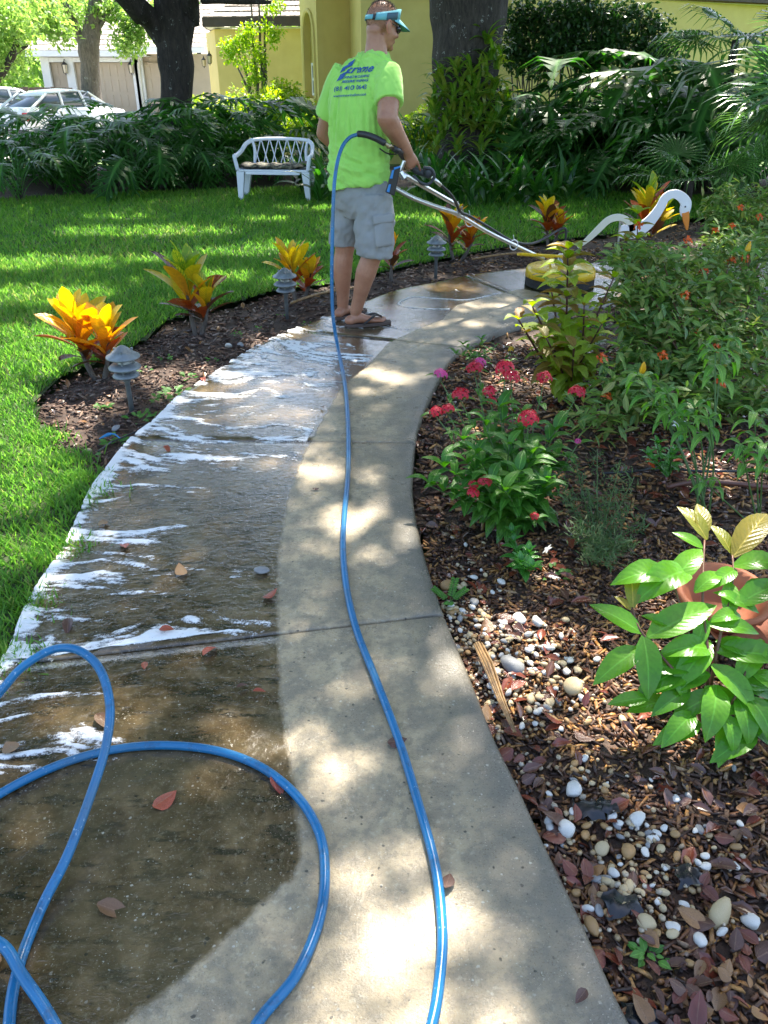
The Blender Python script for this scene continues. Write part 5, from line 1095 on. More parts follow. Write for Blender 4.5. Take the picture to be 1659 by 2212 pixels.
for bx_, by_, bY, n, L in ((1227, 538, 3.9, 14, .19), (1150, 662, 3.75, 9, .17), (1326, 600, 4.05, 8, .14), (1262, 660, 3.8, 8, .16), (1190, 620, 4.1, 8, .16), (1180, 730, 3.6, 6, .15), (1120, 690, 3.8, 6, .15), (1300, 700, 3.7, 7, .15), (1240, 750, 3.55, 5, .15)):
    whorl_plant(cp_, oc, oc + Vector((random.uniform(-.03, .03), 0, 0)), P(bx_, by_, bY), n, L, L * .62, CO, 1, (.25, -.75), 4 if n > 9 else 3, (.008, .004), M_DKST, .22)
oc = G(1375, 800, -.03); cp_ = tag(empty('serrated_leaf_plant', oc), 'slimmer lime leaved plant rising beside the swan\'s metal stake', 'plant')
for bx_, by_, bY, n, L in ((1378, 462, 4.7, 10, .16), (1352, 520, 4.6, 7, .14), (1330, 560, 4.5, 6, .13)):
    whorl_plant(cp_, oc, oc, P(bx_, by_, bY), n, L, L * .6, CO, 1, (.3, -.6), 3, (.007, .003), M_DKST, .3)

# pentas
M_PEN = leafm('pentas_leaf', [(.045, .16, .02), (.075, .22, .028), (.12, .28, .035)], .35, .4); PE = [lmesh(M_PEN, .42, .12), lmesh(M_PEN, .36, .2)]
M_PST = pm('green_stem', (.09, .17, .04), (.06, .12, .03), 30, .6, .1)
def petal_mat(name, c): return leafm(name, [c, tuple(x * .75 for x in c)], .5, .3, bump=.05)
M_PRED = petal_mat('petal_red', (.62, .02, .05)); M_PINK = petal_mat('petal_pink', (.68, .10, .32)); M_PWHITE = petal_mat('petal_white', (.82, .82, .80)); M_ORNG = petal_mat('petal_orange', (.70, .13, .02)); M_PYEL = petal_mat('petal_yellow', (.75, .48, .02))
def flower_head(mat, n=24, r_=.024, pet=.007, petals=5):
    v = []; f = []
    for k in range(n):
        z = 1 - .95 * k / n; a = k * 2.399; d = Vector((math.cos(a) * math.sqrt(1 - z * z), math.sin(a) * math.sqrt(1 - z * z), z)); c = d * r_ * random.uniform(.85, 1.1); u = d.orthogonal().normalized(); w = d.cross(u)
        for j in range(petals):
            an = 2 * PI * j / petals + k; b = len(v); e = u * math.cos(an) + w * math.sin(an); s_ = u * -math.sin(an) + w * math.cos(an)
            v += [c - e * .001, c + e * pet * .6 + s_ * pet * .35, c + e * pet * 1.25 - d * .001, c + e * pet * .6 - s_ * pet * .35]; f += [(b, b + 1, b + 2), (b, b + 2, b + 3)]
    return np_mesh('flower_head', [tuple(p) for p in v], f, np.zeros(len(v)), [(.3, .5)] * len(v), (mat,))
FH_R, FH_P = flower_head(M_PRED), flower_head(M_PINK); FH_O = flower_head(M_ORNG, 9, .016, .016, 2); FH_Y = flower_head(M_PYEL, 14, .012, .005)
def vflower(mat): return flower_head(mat, 1, .002, .017, 5)
FH_W = vflower(M_PWHITE)
def put(parent, o, me, p, s_=1, rx=0, name='flower'): return link(name, me, parent, Matrix.Translation(p - o) @ Euler((rx + random.gauss(0, .2), random.gauss(0, .2), random.random() * 6)).to_matrix().to_4x4() @ Matrix.Diagonal((s_, s_, s_, 1)))
oc = G(1110, 1130, -.03); pp_ = tag(empty('pentas_plant', oc), 'leafy pentas bush with red star flower heads beside the path curve', 'plant')
fl = [(1025, 800, 3.15, 'r', 1.1), (1090, 800, 3.1, 'r', 1.2), (1105, 818, 3.0, 'r', 1.0), (1175, 820, 3.1, 'r', 1.0), (995, 858, 2.95, 'r', 1.1), (1057, 850, 3.0, 'r', .9), (968, 888, 2.85, 'r', .8), (942, 893, 2.85, 'r', .8), (1141, 908, 2.75, 'r', 1.15), (1245, 853, 3.0, 'r', 1.1),
      (1048, 1043, 2.45, 'r', .8), (1022, 1068, 2.45, 'r', .7), (1022, 1050, 2.5, 'r', .6), (950, 812, 3.1, 'p', .9), (1036, 786, 3.2, 'p', .8), (1062, 868, 2.95, 'r', .6), (1155, 1117, 2.45, 'r', .5), (1248, 955, 2.75, 'p', .4)]
for x, y, Y, c, s_ in fl:
    p = P(x, y, Y); put(pp_, oc, FH_R if c == 'r' else FH_P, p, s_ * 1.4); whorl_plant(pp_, oc, oc + Vector((random.uniform(-.06, .06), random.uniform(-.05, .05), 0)), p - Vector((0, 0, .012)), 5, .10, .06, PE, 1, (.1, -.5), 2, (.004, .002), M_PST, .35)
for x, y, Y in ((1000, 950, 2.75), (1050, 920, 2.8), (1100, 960, 2.65), (1150, 980, 2.65), (1200, 930, 2.8), (1080, 880, 2.9), (1010, 1000, 2.6), (1120, 1020, 2.5), (1180, 1040, 2.6), (1060, 1040, 2.45), (960, 1010, 2.6), (1200, 990, 2.8), (930, 1050, 2.55), (1130, 900, 2.9), (1030, 980, 2.6), (1090, 1060, 2.4)):
    whorl_plant(pp_, oc, oc + Vector((random.uniform(-.06, .06), random.uniform(-.05, .05), 0)), P(x, y, Y), 7, .15, .095, PE, 1.1, (.45, -.55), 3, (.004, .002), M_PST, .2)
oc = G(1030, 775, -.03); pp_ = tag(empty('pentas_plant', oc), 'small pentas seedling at the bend where the path meets the bed', 'plant')
for x, y, Y in ((1000, 745, 4.2), (1040, 735, 4.2), (1070, 750, 4.1), (1020, 770, 4.1), (985, 765, 4.1)): whorl_plant(pp_, oc, oc, P(x, y, Y), 4, .07, .05, PE, 1, (.4, -.3), 3, (.003, .002), M_PST, .2)
# firebush
M_FIRE = leafm('firebush_leaf', [(.09, .19, .045), (.14, .26, .055), (.20, .32, .07), (.28, .28, .08)], .4, .35)
FB = [lmesh(M_FIRE, .36, .1)]
def bush(name, base, tips, label, mat_leaf, lv, s_, flowers, n_sp=5, cat='shrub', rad=.13, per=5200, fl_me=None):
    r_ = tag(empty(name, base), label, cat); stems(r_, base, [(base, base.lerp(t, .5) + Vector((0, 0, .08)), t) for t in tips], .008, .003, M_REDST, 5)
    c = clumps([t - base for t in tips] + [(t - base) * .78 for t in tips], [rad] * len(tips) + [rad * 1.1] * len(tips), per, .8); m = c[:, 2] > .01; c = c[m]
    N = len(c); tv, tf, tuv = leaf_tpl(L=1, W=.36, droop=.1, cup=.2, seg=3)
    me = scatter_mesh('foliage', tv, tf, c, rot_mats(RNG.random(N) * 7, RNG.normal(-.1, .45, N), RNG.normal(0, .4, N)), s_ * (.6 + .7 * RNG.random(N)), (mat_leaf,), None, tuv, True)
    o_ = link('foliage', me, r_); o_['kind'] = 'stuff'
    for p, k in flowers: put(r_, base, fl_me or FH_O, p, k)
    return r_
b0 = G(1500, 900, -.03)
tips = [P(x, y, Y) for x, y, Y in ((1350, 545, 4.6), (1400, 550, 4.7), (1450, 570, 4.8), (1515, 565, 4.8), (1340, 580, 4.4), (1380, 560, 4.5), (1430, 560, 4.5), (1480, 570, 4.5), (1530, 560, 4.7), (1580, 545, 4.8), (1630, 540, 4.9), (1680, 560, 4.8), (1350, 650, 4.2), (1400, 630, 4.2), (1450, 640, 4.2), (1500, 640, 4.3), (1560, 630, 4.4), (1620, 620, 4.5), (1370, 720, 4.0),
        (1430, 710, 4.0), (1490, 720, 4.0), (1550, 700, 4.1), (1610, 700, 4.2), (1660, 690, 4.3), (1340, 780, 3.8), (1400, 790, 3.8), (1460, 780, 3.8), (1530, 780, 3.8), (1600, 770, 3.9), (1650, 770, 4.0), (1360, 850, 3.5), (1320, 830, 3.6), (1280, 900, 3.4), (1420, 860, 3.5), (1500, 860, 3.6), (1590, 850, 3.7), (1660, 860, 3.7))]
ff = [(1380, 490, 4.6), (1352, 520, 4.4), (1487, 520, 4.7), (1470, 535, 4.6), (1580, 565, 4.7), (1340, 548, 4.3), (1432, 770, 3.7), (1325, 745, 3.7), (1300, 775, 3.6), (1450, 720, 3.9), (1500, 720, 4.0), (1400, 660, 4.1), (1520, 590, 4.5), (1600, 640, 4.4), (1555, 830, 3.6), (1420, 880, 3.4), (1545, 755, 3.8), (1290, 650, 4.0), (1610, 560, 4.7), (1380, 610, 4.2), (1480, 640, 4.1), (1525, 900, 3.4), (1310, 860, 3.5), (1640, 710, 4.1), (1410, 1000, 3.0)]
bush('firebush', b0, tips, 'large firebush with small green leaves and orange red tube flowers on the right', M_FIRE, FB, .075, [(P(*q_), 1.3) for q_ in ff[::2]], per=4300)
b0 = G(1620, 640, -.03); tips = [P(x, y, Y + .9) for x, y, Y in ((1550, 450, 6.3), (1560, 430, 6.4), (1580, 420, 6.5), (1620, 430, 6.5), (1660, 420, 6.5), (1560, 480, 6.0), (1580, 470, 6.1), (1620, 480, 6.0), (1660, 490, 6.0), (1550, 520, 5.7), (1600, 520, 5.6), (1650, 530, 5.5), (1700, 450, 6.2), (1570, 500, 6.0))]
bush('firebush', b0, tips, 'second firebush farther back under the palm fans', M_FIRE, FB, .08, [(P(x, y, Y), 1.3) for x, y, Y in ((1545, 500, 5.9), (1580, 490, 6.0), (1640, 470, 6.1), (1600, 450, 6.3))], rad=.17, per=2800)
b0 = G(1120, 745, -.03)
# needle leaved herb
M_HERB = leafm('herb_leaf', [(.06, .13, .04), (.09, .17, .05), (.12, .15, .05)], .5, .35)
b0 = G(1290, 1190, -.03); tips = [P(x, y, Y) for x, y, Y in ((1200, 1010, 2.75), (1240, 990, 2.8), (1290, 970, 2.85), (1340, 1000, 2.8), (1370, 1030, 2.7), (1220, 1070, 2.6), (1270, 1060, 2.6), (1320, 1070, 2.55), (1360, 1100, 2.5), (1390, 1130, 2.45), (1240, 1140, 2.4), (1290, 1150, 2.35), (1340, 1170, 2.3), (1270, 1200, 2.25), (1320, 1210, 2.2), (1370, 1180, 2.35))]
r_ = tag(empty('needle_leaf_herb', b0), 'sprawling fine needle leaved herb between the pentas and the potted plant', 'plant'); stems(r_, b0, [(b0 + (t - b0) * .1, b0.lerp(t, .5), t) for t in tips], .003, .0015, M_PST, 4)
c = np.concatenate([np.array([b0.lerp(t, RNG.random() ** .6) - b0 for _ in range(150)]) + RNG.normal(0, .016, (150, 3)) for t in tips]); c = c[c[:, 2] > 0]; N = len(c); tv, tf, tuv = leaf_tpl(L=1, W=.2, droop=.1, cup=.1, seg=2)
link('foliage', scatter_mesh('foliage', tv, tf, c, rot_mats(RNG.random(N) * 7, RNG.normal(.3, .5, N), RNG.normal(0, .4, N)), .028 * (.6 + .7 * RNG.random(N)), (M_HERB,), None, tuv, True), r_)['kind'] = 'stuff'
# vincas
M_VIN = leafm('vinca_leaf', [(.06, .22, .03), (.10, .30, .05)], .22, .35, spec=.7); VL = [lmesh(M_VIN, .45, .1)]
def vinca(x, y, tips, flowers, label):
    b = G(x, y, -.03); r_ = tag(empty('vinca_plant', b), label, 'plant')
    for t in tips: whorl_plant(r_, b, b, P(*t), 4, .065, .045, VL, 1.1, (.7, -.3), 4, (.003, .002), M_PST, .35)
    for t in flowers: put(r_, b, FH_W, P(*t), 1.15, .7)
vinca(1125, 1235, [(1142, 1195, 2.35), (1125, 1215, 2.3), (1105, 1152, 2.45), (1150, 1225, 2.25)], [(1183, 1187, 2.38)], 'bright little vinca with one white flower below the pentas')
vinca(1440, 1030, [(1420, 960, 2.9), (1450, 985, 2.85), (1400, 985, 2.85), (1470, 960, 2.95)], [(1473, 915, 3.0), (1472, 975, 2.85), (1462, 918, 3.0)], 'vinca with two white flowers among the tall thin stems')
vinca(1290, 760, [(1290, 700, 4.4), (1310, 690, 4.5), (1270, 710, 4.4)], [(1260, 735, 4.2), (1300, 742, 4.2), (1280, 755, 4.1), (1420, 745, 4.2), (1440, 750, 4.2), (1390, 748, 4.2)], 'white flowered groundcover seen through the lime leaved plant')
# lollipop plant (yellow candle flowers) with drooping leaves on thin stems
M_LOL = leafm('drooping_leaf', [(.10, .27, .04), (.14, .32, .05), (.19, .36, .06)], .4, .45); LO = [lmesh(M_LOL, .36, .25), lmesh(M_LOL, .32, .35)]
def candle(s_=1):
    mb = MB(); mb.smooth = True; mb.lathe([(0, 0), (.009, .004), (.011, .015), (.008, .03), (.003, .042), (0, .046)], n=8); return mb.mesh('flower_head', (M_PYEL,))
CND = candle()
oc = G(1520, 1120, -.03); r_ = tag(empty('candle_flower_plant', oc), 'tall plant on thin bare stems with drooping leaves and a yellow candle bloom', 'plant')
for (x, y, Y, n, L) in ((1387, 815, 2.95, 4, .11), (1440, 850, 2.85, 4, .11), (1500, 880, 2.8, 4, .11), (1560, 735, 3.0, 4, .12), (1545, 760, 2.9, 3, .1), (1480, 900, 2.75, 3, .10), (1420, 880, 2.9, 3, .09), (1530, 905, 2.7, 3, .1)):
    p = P(x, y, Y); k = oc + Vector((random.uniform(-.05, .05), random.uniform(-.03, .03), 0)); stems(r_, oc, [(k, k.lerp(p, .55) + Vector((.02, 0, 0)), p)], .0045, .0025, M_PST, 5)
    for i in range(n):
        pb_ = k.lerp(p, 1 - i * .07)
        for j in range(2 if i else 4):
            an = j * (PI if i else PI / 2) + i * 1.57 + .4 + random.uniform(-.3, .3); h = Vector((math.cos(an), math.sin(an), 0)); leaf_between(r_, oc, pb_, pb_ + (h * .72 + Vector((0, 0, -.5 if i else -.25))) * L * random.uniform(.8, 1.15), LO, up=Vector((0, 0, 1)) + h * .6)
put(r_, oc, CND, P(1387, 806, 2.95), 1.2)
oc = G(1640, 1150, -.03); r_ = tag(empty('candle_flower_plant', oc), 'shorter drooping leaved plant leaning in from the right edge above the pot', 'plant')
for (x, y, Y, n, L) in ((1630, 890, 2.6, 4, .1), (1650, 960, 2.5, 4, .1), (1520, 1040, 2.45, 2, .08), (1600, 960, 2.5, 3, .09)):
    p = P(x, y, Y); stems(r_, oc, [(oc, oc.lerp(p, .5), p)], .004, .002, M_PST, 5)
    for i in range(n):
        pb_ = oc.lerp(p, 1 - i * .1)
        for j in range(3): an = j * 2.1 + i; h = Vector((math.cos(an), math.sin(an), 0)); leaf_between(r_, oc, pb_, pb_ + (h * .8 + Vector((0, 0, -.35))) * L, LO, up=Vector((0, 0, 1)) + h * .6)
oc = G(1620, 700, -.03); r_ = tag(empty('candle_flower_plant', oc), 'distant yellow candle bloom with white tip rising out of the firebush', 'plant')
p = P(1612, 548, 4.6); stems(r_, oc, [(oc, oc.lerp(p, .5), p)], .004, .002, M_PST, 5); put(r_, oc, CND, p, 1.5)
for j in range(6): an = j * 1.05; h = Vector((math.cos(an), math.sin(an), -.1)); leaf_between(r_, oc, p, p + h * .1, LO)
put(r_, oc, FH_W, p + Vector((0, -.01, .07)), .6)
# lantana bloom near the coleus, loose white bloom top right
oc = G(1100, 790, -.03); r_ = tag(empty('lantana_sprig', oc), 'sprig with one small yellow orange flower cluster beside the path kerb', 'plant')
p = P(1104, 755, 4.0); whorl_plant(r_, oc, oc, p, 3, .05, .04, PE, 1, (.2, -.2), 3, (.002, .002), M_PST, .3); put(r_, oc, FH_Y, p, 1.3)
# small weeds and seedlings
M_WEED = leafm('weed_leaf', [(.07, .22, .03), (.11, .28, .04)], .45, .4); WL_ = [lmesh(M_WEED, .6, .1, .1, 4)]
for x, y, n, s_, lb_ in ((360, 775, 12, .04, 'weed sprig beside the second croton'), (375, 850, 16, .05, 'leafy weed creeping over the path edge by the nearest lamp'), (350, 862, 14, .045, 'weed between the nearest lamp and the path'), (405, 815, 12, .04, 'low weed at the path edge right of the nearest lamp'), (242, 957, 14, .05, 'weed beside the blue rope scrap'), (215, 882, 10, .04, 'small weed in the dark mulch left of the nearest lamp post'),
                         (300, 905, 12, .045, 'weed tuft just below the nearest lamp post'), (195, 985, 8, .04, 'tiny weed near the lawn edge above the foam'), (515, 722, 10, .035, 'weed at the path edge between two lamps'), (560, 712, 8, .03, 'small weed against the path before the man\'s feet'), (330, 895, 8, .04, 'weed sprig pressed against the kerb by the foam'), (400, 880, 12, .04, 'weed clump spilling onto the foamy slab'), (604, 685, 6, .03, 'tiny weed at the foot of the second lamp'),
                         (665, 700, 7, .03, 'tiny weed right of the second lamp'), (310, 800, 9, .04, 'pale weed right of the nearest lamp cap'), (1395, 2060, 14, .03, 'mossy green weed on the heap of red leaves'), (1195, 1235, 10, .035, 'heart leaved seedling by the white vinca'), (460, 775, 9, .03, 'dry weed beside a white pebble in the left bed')):
    g = G(x, y, -.03); z = bz(g.x, g.y); b = Vector((g.x, g.y, z)); r_ = tag(empty('weed_sprig', b), lb_, 'weed')
    for k in range(n): an = random.random() * 6.28; rr = random.uniform(0, s_ * 1.3); q0 = b + Vector((math.cos(an) * rr, math.sin(an) * rr, .01 + random.random() * s_ * .6)); leaf_between(r_, b, q0, q0 + Vector((math.cos(an), math.sin(an), .25)) * s_ * random.uniform(.5, 1), WL_)
g = G(972, 1300, -.03); b = Vector((g.x, g.y, -.03)); r_ = tag(empty('fern_seedling', b), 'tiny ferny seedling growing at the path edge by the joint', 'plant')
for an, ln in ((.5, .07), (1.3, .09), (2.6, .07), (4.5, .06)):
    d = Vector((math.cos(an), math.sin(an), .5)).normalized(); stems(r_, b, [(b, b + d * ln * .5, b + d * ln)], .0012, .0008, M_PST, 4)
    for i in range(8):
        for sd in (-1, 1): q0 = b + d * ln * (.25 + .1 * i); s2 = d.cross(Vector((0, 0, 1))).normalized() * sd; leaf_between(r_, b, q0, q0 + (s2 + d * .4) * .016, WL_)

# ------------------------------------------------------------------ small things lying about
M_HUSK = pm('dry_husk', (.36, .22, .09), (.18, .10, .04), 40, .4, .4, 120); M_BLKP = pm('black_plastic', (.012, .013, .016), (.02, .02, .024), 8, .3, .2)
a, b_ = G(1032, 1395, -.01), G(1112, 1585, -.01); mb = MB()
for k in range(5):
    o1 = Vector((.0055 * (k - 2), .002 * (k % 2), .006 + .004 * (k % 3))); mb.tube([a + o1, a.lerp(b_, .3) + o1 * 1.1 + Vector((0, 0, .01)), a.lerp(b_, .65) + o1 * .7, b_ + o1 * .3 + Vector((0, 0, .003))], [.0035, .004, .0035, .001], 5)
tag(mb.build('palm_husk', M_HUSK), 'long split straw coloured palm husk lying beside the path edge', 'husk')
def crumple(name, x, y, s_, mat, label, cat, seed=0, z=0):
    g = G(x, y, -.03); rg = random.Random(seed); n = 6; v = []; f = []
    for i in range(n):
        for j in range(n): u, w = i / (n - 1) - .5, j / (n - 1) - .5; v.append((g.x + u * s_ * (1 + .4 * rg.random()), g.y + w * s_ * .8 * (1 + .4 * rg.random()), bz(g.x, g.y) + .028 + z + rg.random() * s_ * .35 - (abs(u) + abs(w)) * s_ * .3))
    for i in range(n - 1):
        for j in range(n - 1): k = i * n + j; f.append((k, k + n, k + n + 1, k + 1))
    mb = MB(); mb.smooth = True; mb.add(v, f); return tag(mb.build(name, mat), label, cat)
for i, (x, y, s_, lb_) in enumerate(((1268, 1752, .055, 'larger crumpled black plastic scrap among white stones'), (1306, 1748, .045, 'smaller black plastic scrap right of the larger one'), (1490, 1893, .05, 'black plastic scrap beside red leaves and orange chips'), (1342, 1960, .06, 'crumpled black plastic below the white triangular stone'), (1385, 2195, .05, 'black plastic scrap against the path at the bottom edge'))): crumple('plastic_scrap', x, y, s_, M_BLKP, lb_, 'plastic scrap', i)
M_BLUER = pm('blue_rope', (.02, .22, .45), (.02, .15, .32), 60, .6, .4, 200)
mb = MB()
for k in range(4): g0, g1_ = G(215 + k * 6, 948 - k * 2, 0), G(250 + k * 3, 938 + k * 3, 0); mb.tube(smooth_path([g0, g0.lerp(g1_, .5) + Vector((0, .01, .012)), g1_], 3), .003, 5)
tag(mb.build('rope_scrap', M_BLUER), 'frayed blue rope scrap on the mulch near the foam edge', 'rope')
mb = MB(); mb.tube([G(212, 975, 0), G(240, 955, 0), G(300, 930, -.005), G(340, 900, -.005), G(372, 872, 0), G(400, 850, -.005)], .004, 5); tag(mb.build('drip_line', M_BLKP), 'thin black drip line along the left edge of the path', 'tube')
mb = MB(); mb.tube(smooth_path([G(1300, 1022, .0), G(1370, 1018, .005), G(1430, 1010, 0), G(1520, 1018, 0), G(1700, 1015, 0)], 4), .005, 6); tag(mb.build('drip_line', M_BLKP), 'thin black drip line crossing the mulch behind the pentas', 'tube')
M_BRH = pm('brown_hose', (.16, .065, .045), (.12, .05, .035), 20, .45, .1); mb = MB(); mb.smooth = True; mb.tube(smooth_path([G(1440, 1052, -.02), G(1490, 1042, -.005), G(1560, 1042, .0), G(1640, 1050, .0), G(1760, 1064, 0)], 5), .011, 8); tag(mb.build('garden_hose', M_BRH), 'brown garden hose lying on the mulch at the right edge', 'hose')
mb = MB(); mb.smooth = True; mb.tube(smooth_path([G(628, 655, .01), G(670, 640, .03), G(720, 628, .02), G(800, 616, 0)], 4), [.010] * 12 + [.005], 6); tag(mb.build('fallen_branch', M_HUSK), 'bare brown branch lying on the mulch behind the man\'s left foot', 'branch')
mb = MB(); mb.smooth = True; mb.tube(smooth_path([G(1020, 560, 0), G(1080, 550, .02), G(1140, 545, 0)], 4), .010, 6); tag(mb.build('fallen_branch', M_HUSK), 'straight brown stick on the far mulch strip under the handle bars', 'branch')
for sx, x, y, lb_ in ((.03, 565, 1237, 'small mossy stone on the wet path'),):
    g = G(x, y); o = link('mossy_stone', PB[3][1]); o.matrix_basis = Matrix.Translation((g.x, g.y, .008)) @ Matrix.Diagonal((.03, .022, .012, 1)); tag(o, lb_, 'stone')
g = G(520, 745, -.03); pebble(g.x, g.y, .03, 3, 'grey stone in the left mulch bed between two crotons')
for x, y, s_, lb_ in ((190, 1073, .02, 'rounded cream stone in the mulch left of the foam'), (275, 1072, .0, ''), (215, 1073, .026, 'angular grey stone in the left mulch near the lawn')):
    pass
g = G(188, 976, -.03); pebble(g.x, g.y, .022, 1, 'rounded cream stone in the dark mulch near the lawn edge'); g = G(250, 925, -.03); pebble(g.x, g.y, .026, 3, 'angular grey stone in the dark mulch near the blue rope'); g = G(494, 748, -.03); pebble(g.x, g.y, .03, 0, 'pale stone in the mulch near the second croton')

# ------------------------------------------------------------------ path lamps
M_LAMP = pm('weathered_grey_metal', (.25, .28, .29), (.14, .16, .17), 18, .5, .25, metal=.3); M_LGL2 = NT('lamp_glass'); M_LGL2 = M_LGL2.done(M_LGL2.bsdf((.35, .38, .36), .15))
def path_lamp(x, y, label):
    g = G(x, y, -.02); r_ = tag(empty('path_lamp', g), label, 'lamp', 'tiered grey path lamps')
    mb = MB(); mb.smooth = True; mb.lathe([(.013, -.05), (.013, .14), (.019, .145), (.019, .16), (.035, .165), (.045, .18)], n=14); mb.build('post', M_LAMP, r_)
    for z, rr in ((.185, .066), (.228, .080)):
        mb = MB(); mb.smooth = True; mb.lathe([(.04, z + .012), (rr * .8, z + .008), (rr, z - .006), (rr, z - .012), (rr * .75, z - .006), (.03, z - .002)], n=26); mb.build('lamp_ring', M_LAMP, r_)
    mb = MB(); mb.smooth = True; mb.lathe([(.030, .18), (.032, .285), (.02, .285)], n=16); mb.build('lamp_glass', M_LGL2, r_)
    mb = MB(); mb.smooth = True; mb.lathe([(.03, .272), (.078, .268), (.084, .272), (.083, .278), (.055, .293), (.050, .302), (.047, .302), (.02, .325), (0, .333)], n=28); mb.build('lamp_cap', M_LAMP, r_)
    for k in range(3):
        a = k * 2.094 + .6; mb = MB(); mb.lathe([(.005, .19), (.005, .305), (.007, .305), (.007, .312), (0, .312)], c=(.048 * math.cos(a), .048 * math.sin(a), 0), n=7); mb.build('bolt', M_LAMP, r_)
path_lamp(284, 882, 'nearest tiered grey path lamp in front of the golden croton'); path_lamp(620, 682, 'second tiered grey path lamp, between the lawn and the man'); path_lamp(941, 597, 'farthest tiered grey path lamp, right of the man under the metal bars')

# ------------------------------------------------------------------ bench
M_PLAST = pm('white_plastic', (.74, .77, .82), (.68, .71, .77), 4, .45, .05); t = NT('camouflage_cloth'); c1 = t.voro(t.mapping(t.co['Object'], (1, 1, 2)), 13, 'Color'); cc = t.ramp(t.noise(t.co['Object'], 12, 2, .5, 1.2), [(.36, (.015, .016, .012)), (.45, (.06, .05, .03)), (.53, (.10, .11, .07)), (.6, (.26, .20, .14)), (.72, (.05, .045, .03))], 'CONSTANT'); M_CAMO = t.done(t.bsdf(cc, .8, 0, t.bump(t.noise(t.co['Object'], 30, 3), .5, .01)))
bl, br = P(531, 428, 11.25), P(656, 430, 11.25); bo = Vector(((bl.x + br.x) / 2, 11.25, -.01)); be = tag(empty('garden_bench', bo, R(-7)), 'white plastic garden bench with lattice back on the lawn edge', 'bench'); be.scale = (.97, .95, .88)
W_ = .98
def slab4(mb, a, b, w, d, up=(0, 1, 0)):   # bar from a to b with width w, thickness d along up
    a, b = Vector(a), Vector(b); t_ = (b - a).normalized(); n_ = Vector(up); s_ = t_.cross(n_).normalized() * w / 2; n_ = n_ * d / 2
    mb.add([a - s_ - n_, a + s_ - n_, a + s_ + n_, a - s_ + n_, b - s_ - n_, b + s_ - n_, b + s_ + n_, b - s_ + n_], [(0, 3, 2, 1), (4, 5, 6, 7), (0, 1, 5, 4), (1, 2, 6, 5), (2, 3, 7, 6), (3, 0, 4, 7)])
for sx in (-1, 1):
    for y_, top_ in ((0, .40), (.42, .40)):
        mb = MB(); xb = sx * (W_ / 2 - .02 + (.05 if y_ else 0)); xt = sx * (W_ / 2 - .045)
        mb.rings([[(xb - .03, y_ - .03 + (y_ * .1), 0), (xb + .03, y_ - .03 + y_ * .1, 0), (xb + .03, y_ + .03 + y_ * .1, 0), (xb - .03, y_ + .03 + y_ * .1, 0)], [(xt - .055, y_ - .035, top_), (xt + .055, y_ - .035, top_), (xt + .055, y_ + .035, top_), (xt - .055, y_ + .035, top_)]]); mb.build('leg', M_PLAST, be, bevel=.008)
mb = MB(); mb.box((-W_ / 2, -.04, .40), (W_ / 2, .46, .43)); mb.box((-W_ / 2 + .12, -.045, .36), (W_ / 2 - .12, -.02, .40)); mb.build('seat', M_PLAST, be, bevel=.008)
for sx in (-1, 1):
    mb = MB(); mb.smooth = True; mb.tube(smooth_path([(sx * (W_ / 2 - .01), -.02, .42), (sx * (W_ / 2 + .01), -.03, .55), (sx * (W_ / 2 + .02), -.02, .605), (sx * (W_ / 2 + .02), .10, .61), (sx * (W_ / 2 + .0), .28, .66), (sx * (W_ / 2 - .03), .42, .74), (sx * (W_ / 2 - .10), .50, .785)], 5), .033, 8, flat=.8); mb.build('armrest', M_PLAST, be)
mb = MB(); mb.smooth = True; mb.tube(smooth_path([(-W_ / 2 + .10, .50, .785), (-W_ / 4, .52, .80), (0, .525, .805), (W_ / 4, .52, .80), (W_ / 2 - .10, .50, .785)], 5), .036, 8, flat=.7)
for sx in (-1, 1): mb.tube(smooth_path([(sx * (W_ / 2 - .10), .50, .78), (sx * (W_ / 2 - .13), .48, .65), (sx * (W_ / 2 - .12), .45, .42)], 4), .028, 8, flat=.7)
mb.build('back_frame', M_PLAST, be)
for k in range(6):
    x0 = -.33 + k * .122
    for s_ in (-1, 1):
        mb = MB(); mb.smooth = True; mb.tube(smooth_path([(x0 - s_ * .045, .46, .42), (x0 + s_ * .005, .478, .60), (x0 + s_ * .055, .505, .79)], 4), .012, 6, flat=.6); mb.build('back_slat', M_PLAST, be)
mb = MB(); mb.smooth = True
rings = []
for i in range(24):
    x = -W_ / 2 + .01 + i * (W_ - .05) / 23; q_ = 1 if 0 < i < 23 else .45; wob = .012 * math.sin(i * 1.3) + (.03 if i > 18 else 0) * (i - 18) / 5; pinch = .78 if i in (11, 12) else 1
    rings.append([Vector((x, .20 + .235 * q_ * math.cos(a) * (1 + .0), .463 + wob + .032 * q_ * pinch * (math.copysign(abs(math.sin(a)) ** .6, math.sin(a))))) for a in [2 * PI * k / 14 for k in range(14)]])
cu = tag(empty('seat_cushion', bo + Vector((0, 0, 0)), R(-7)), 'worn camouflage cushion lying on the white bench seat', 'cushion'); mb.rings(rings); mb.build('pad', M_CAMO, cu); cu.scale = be.scale

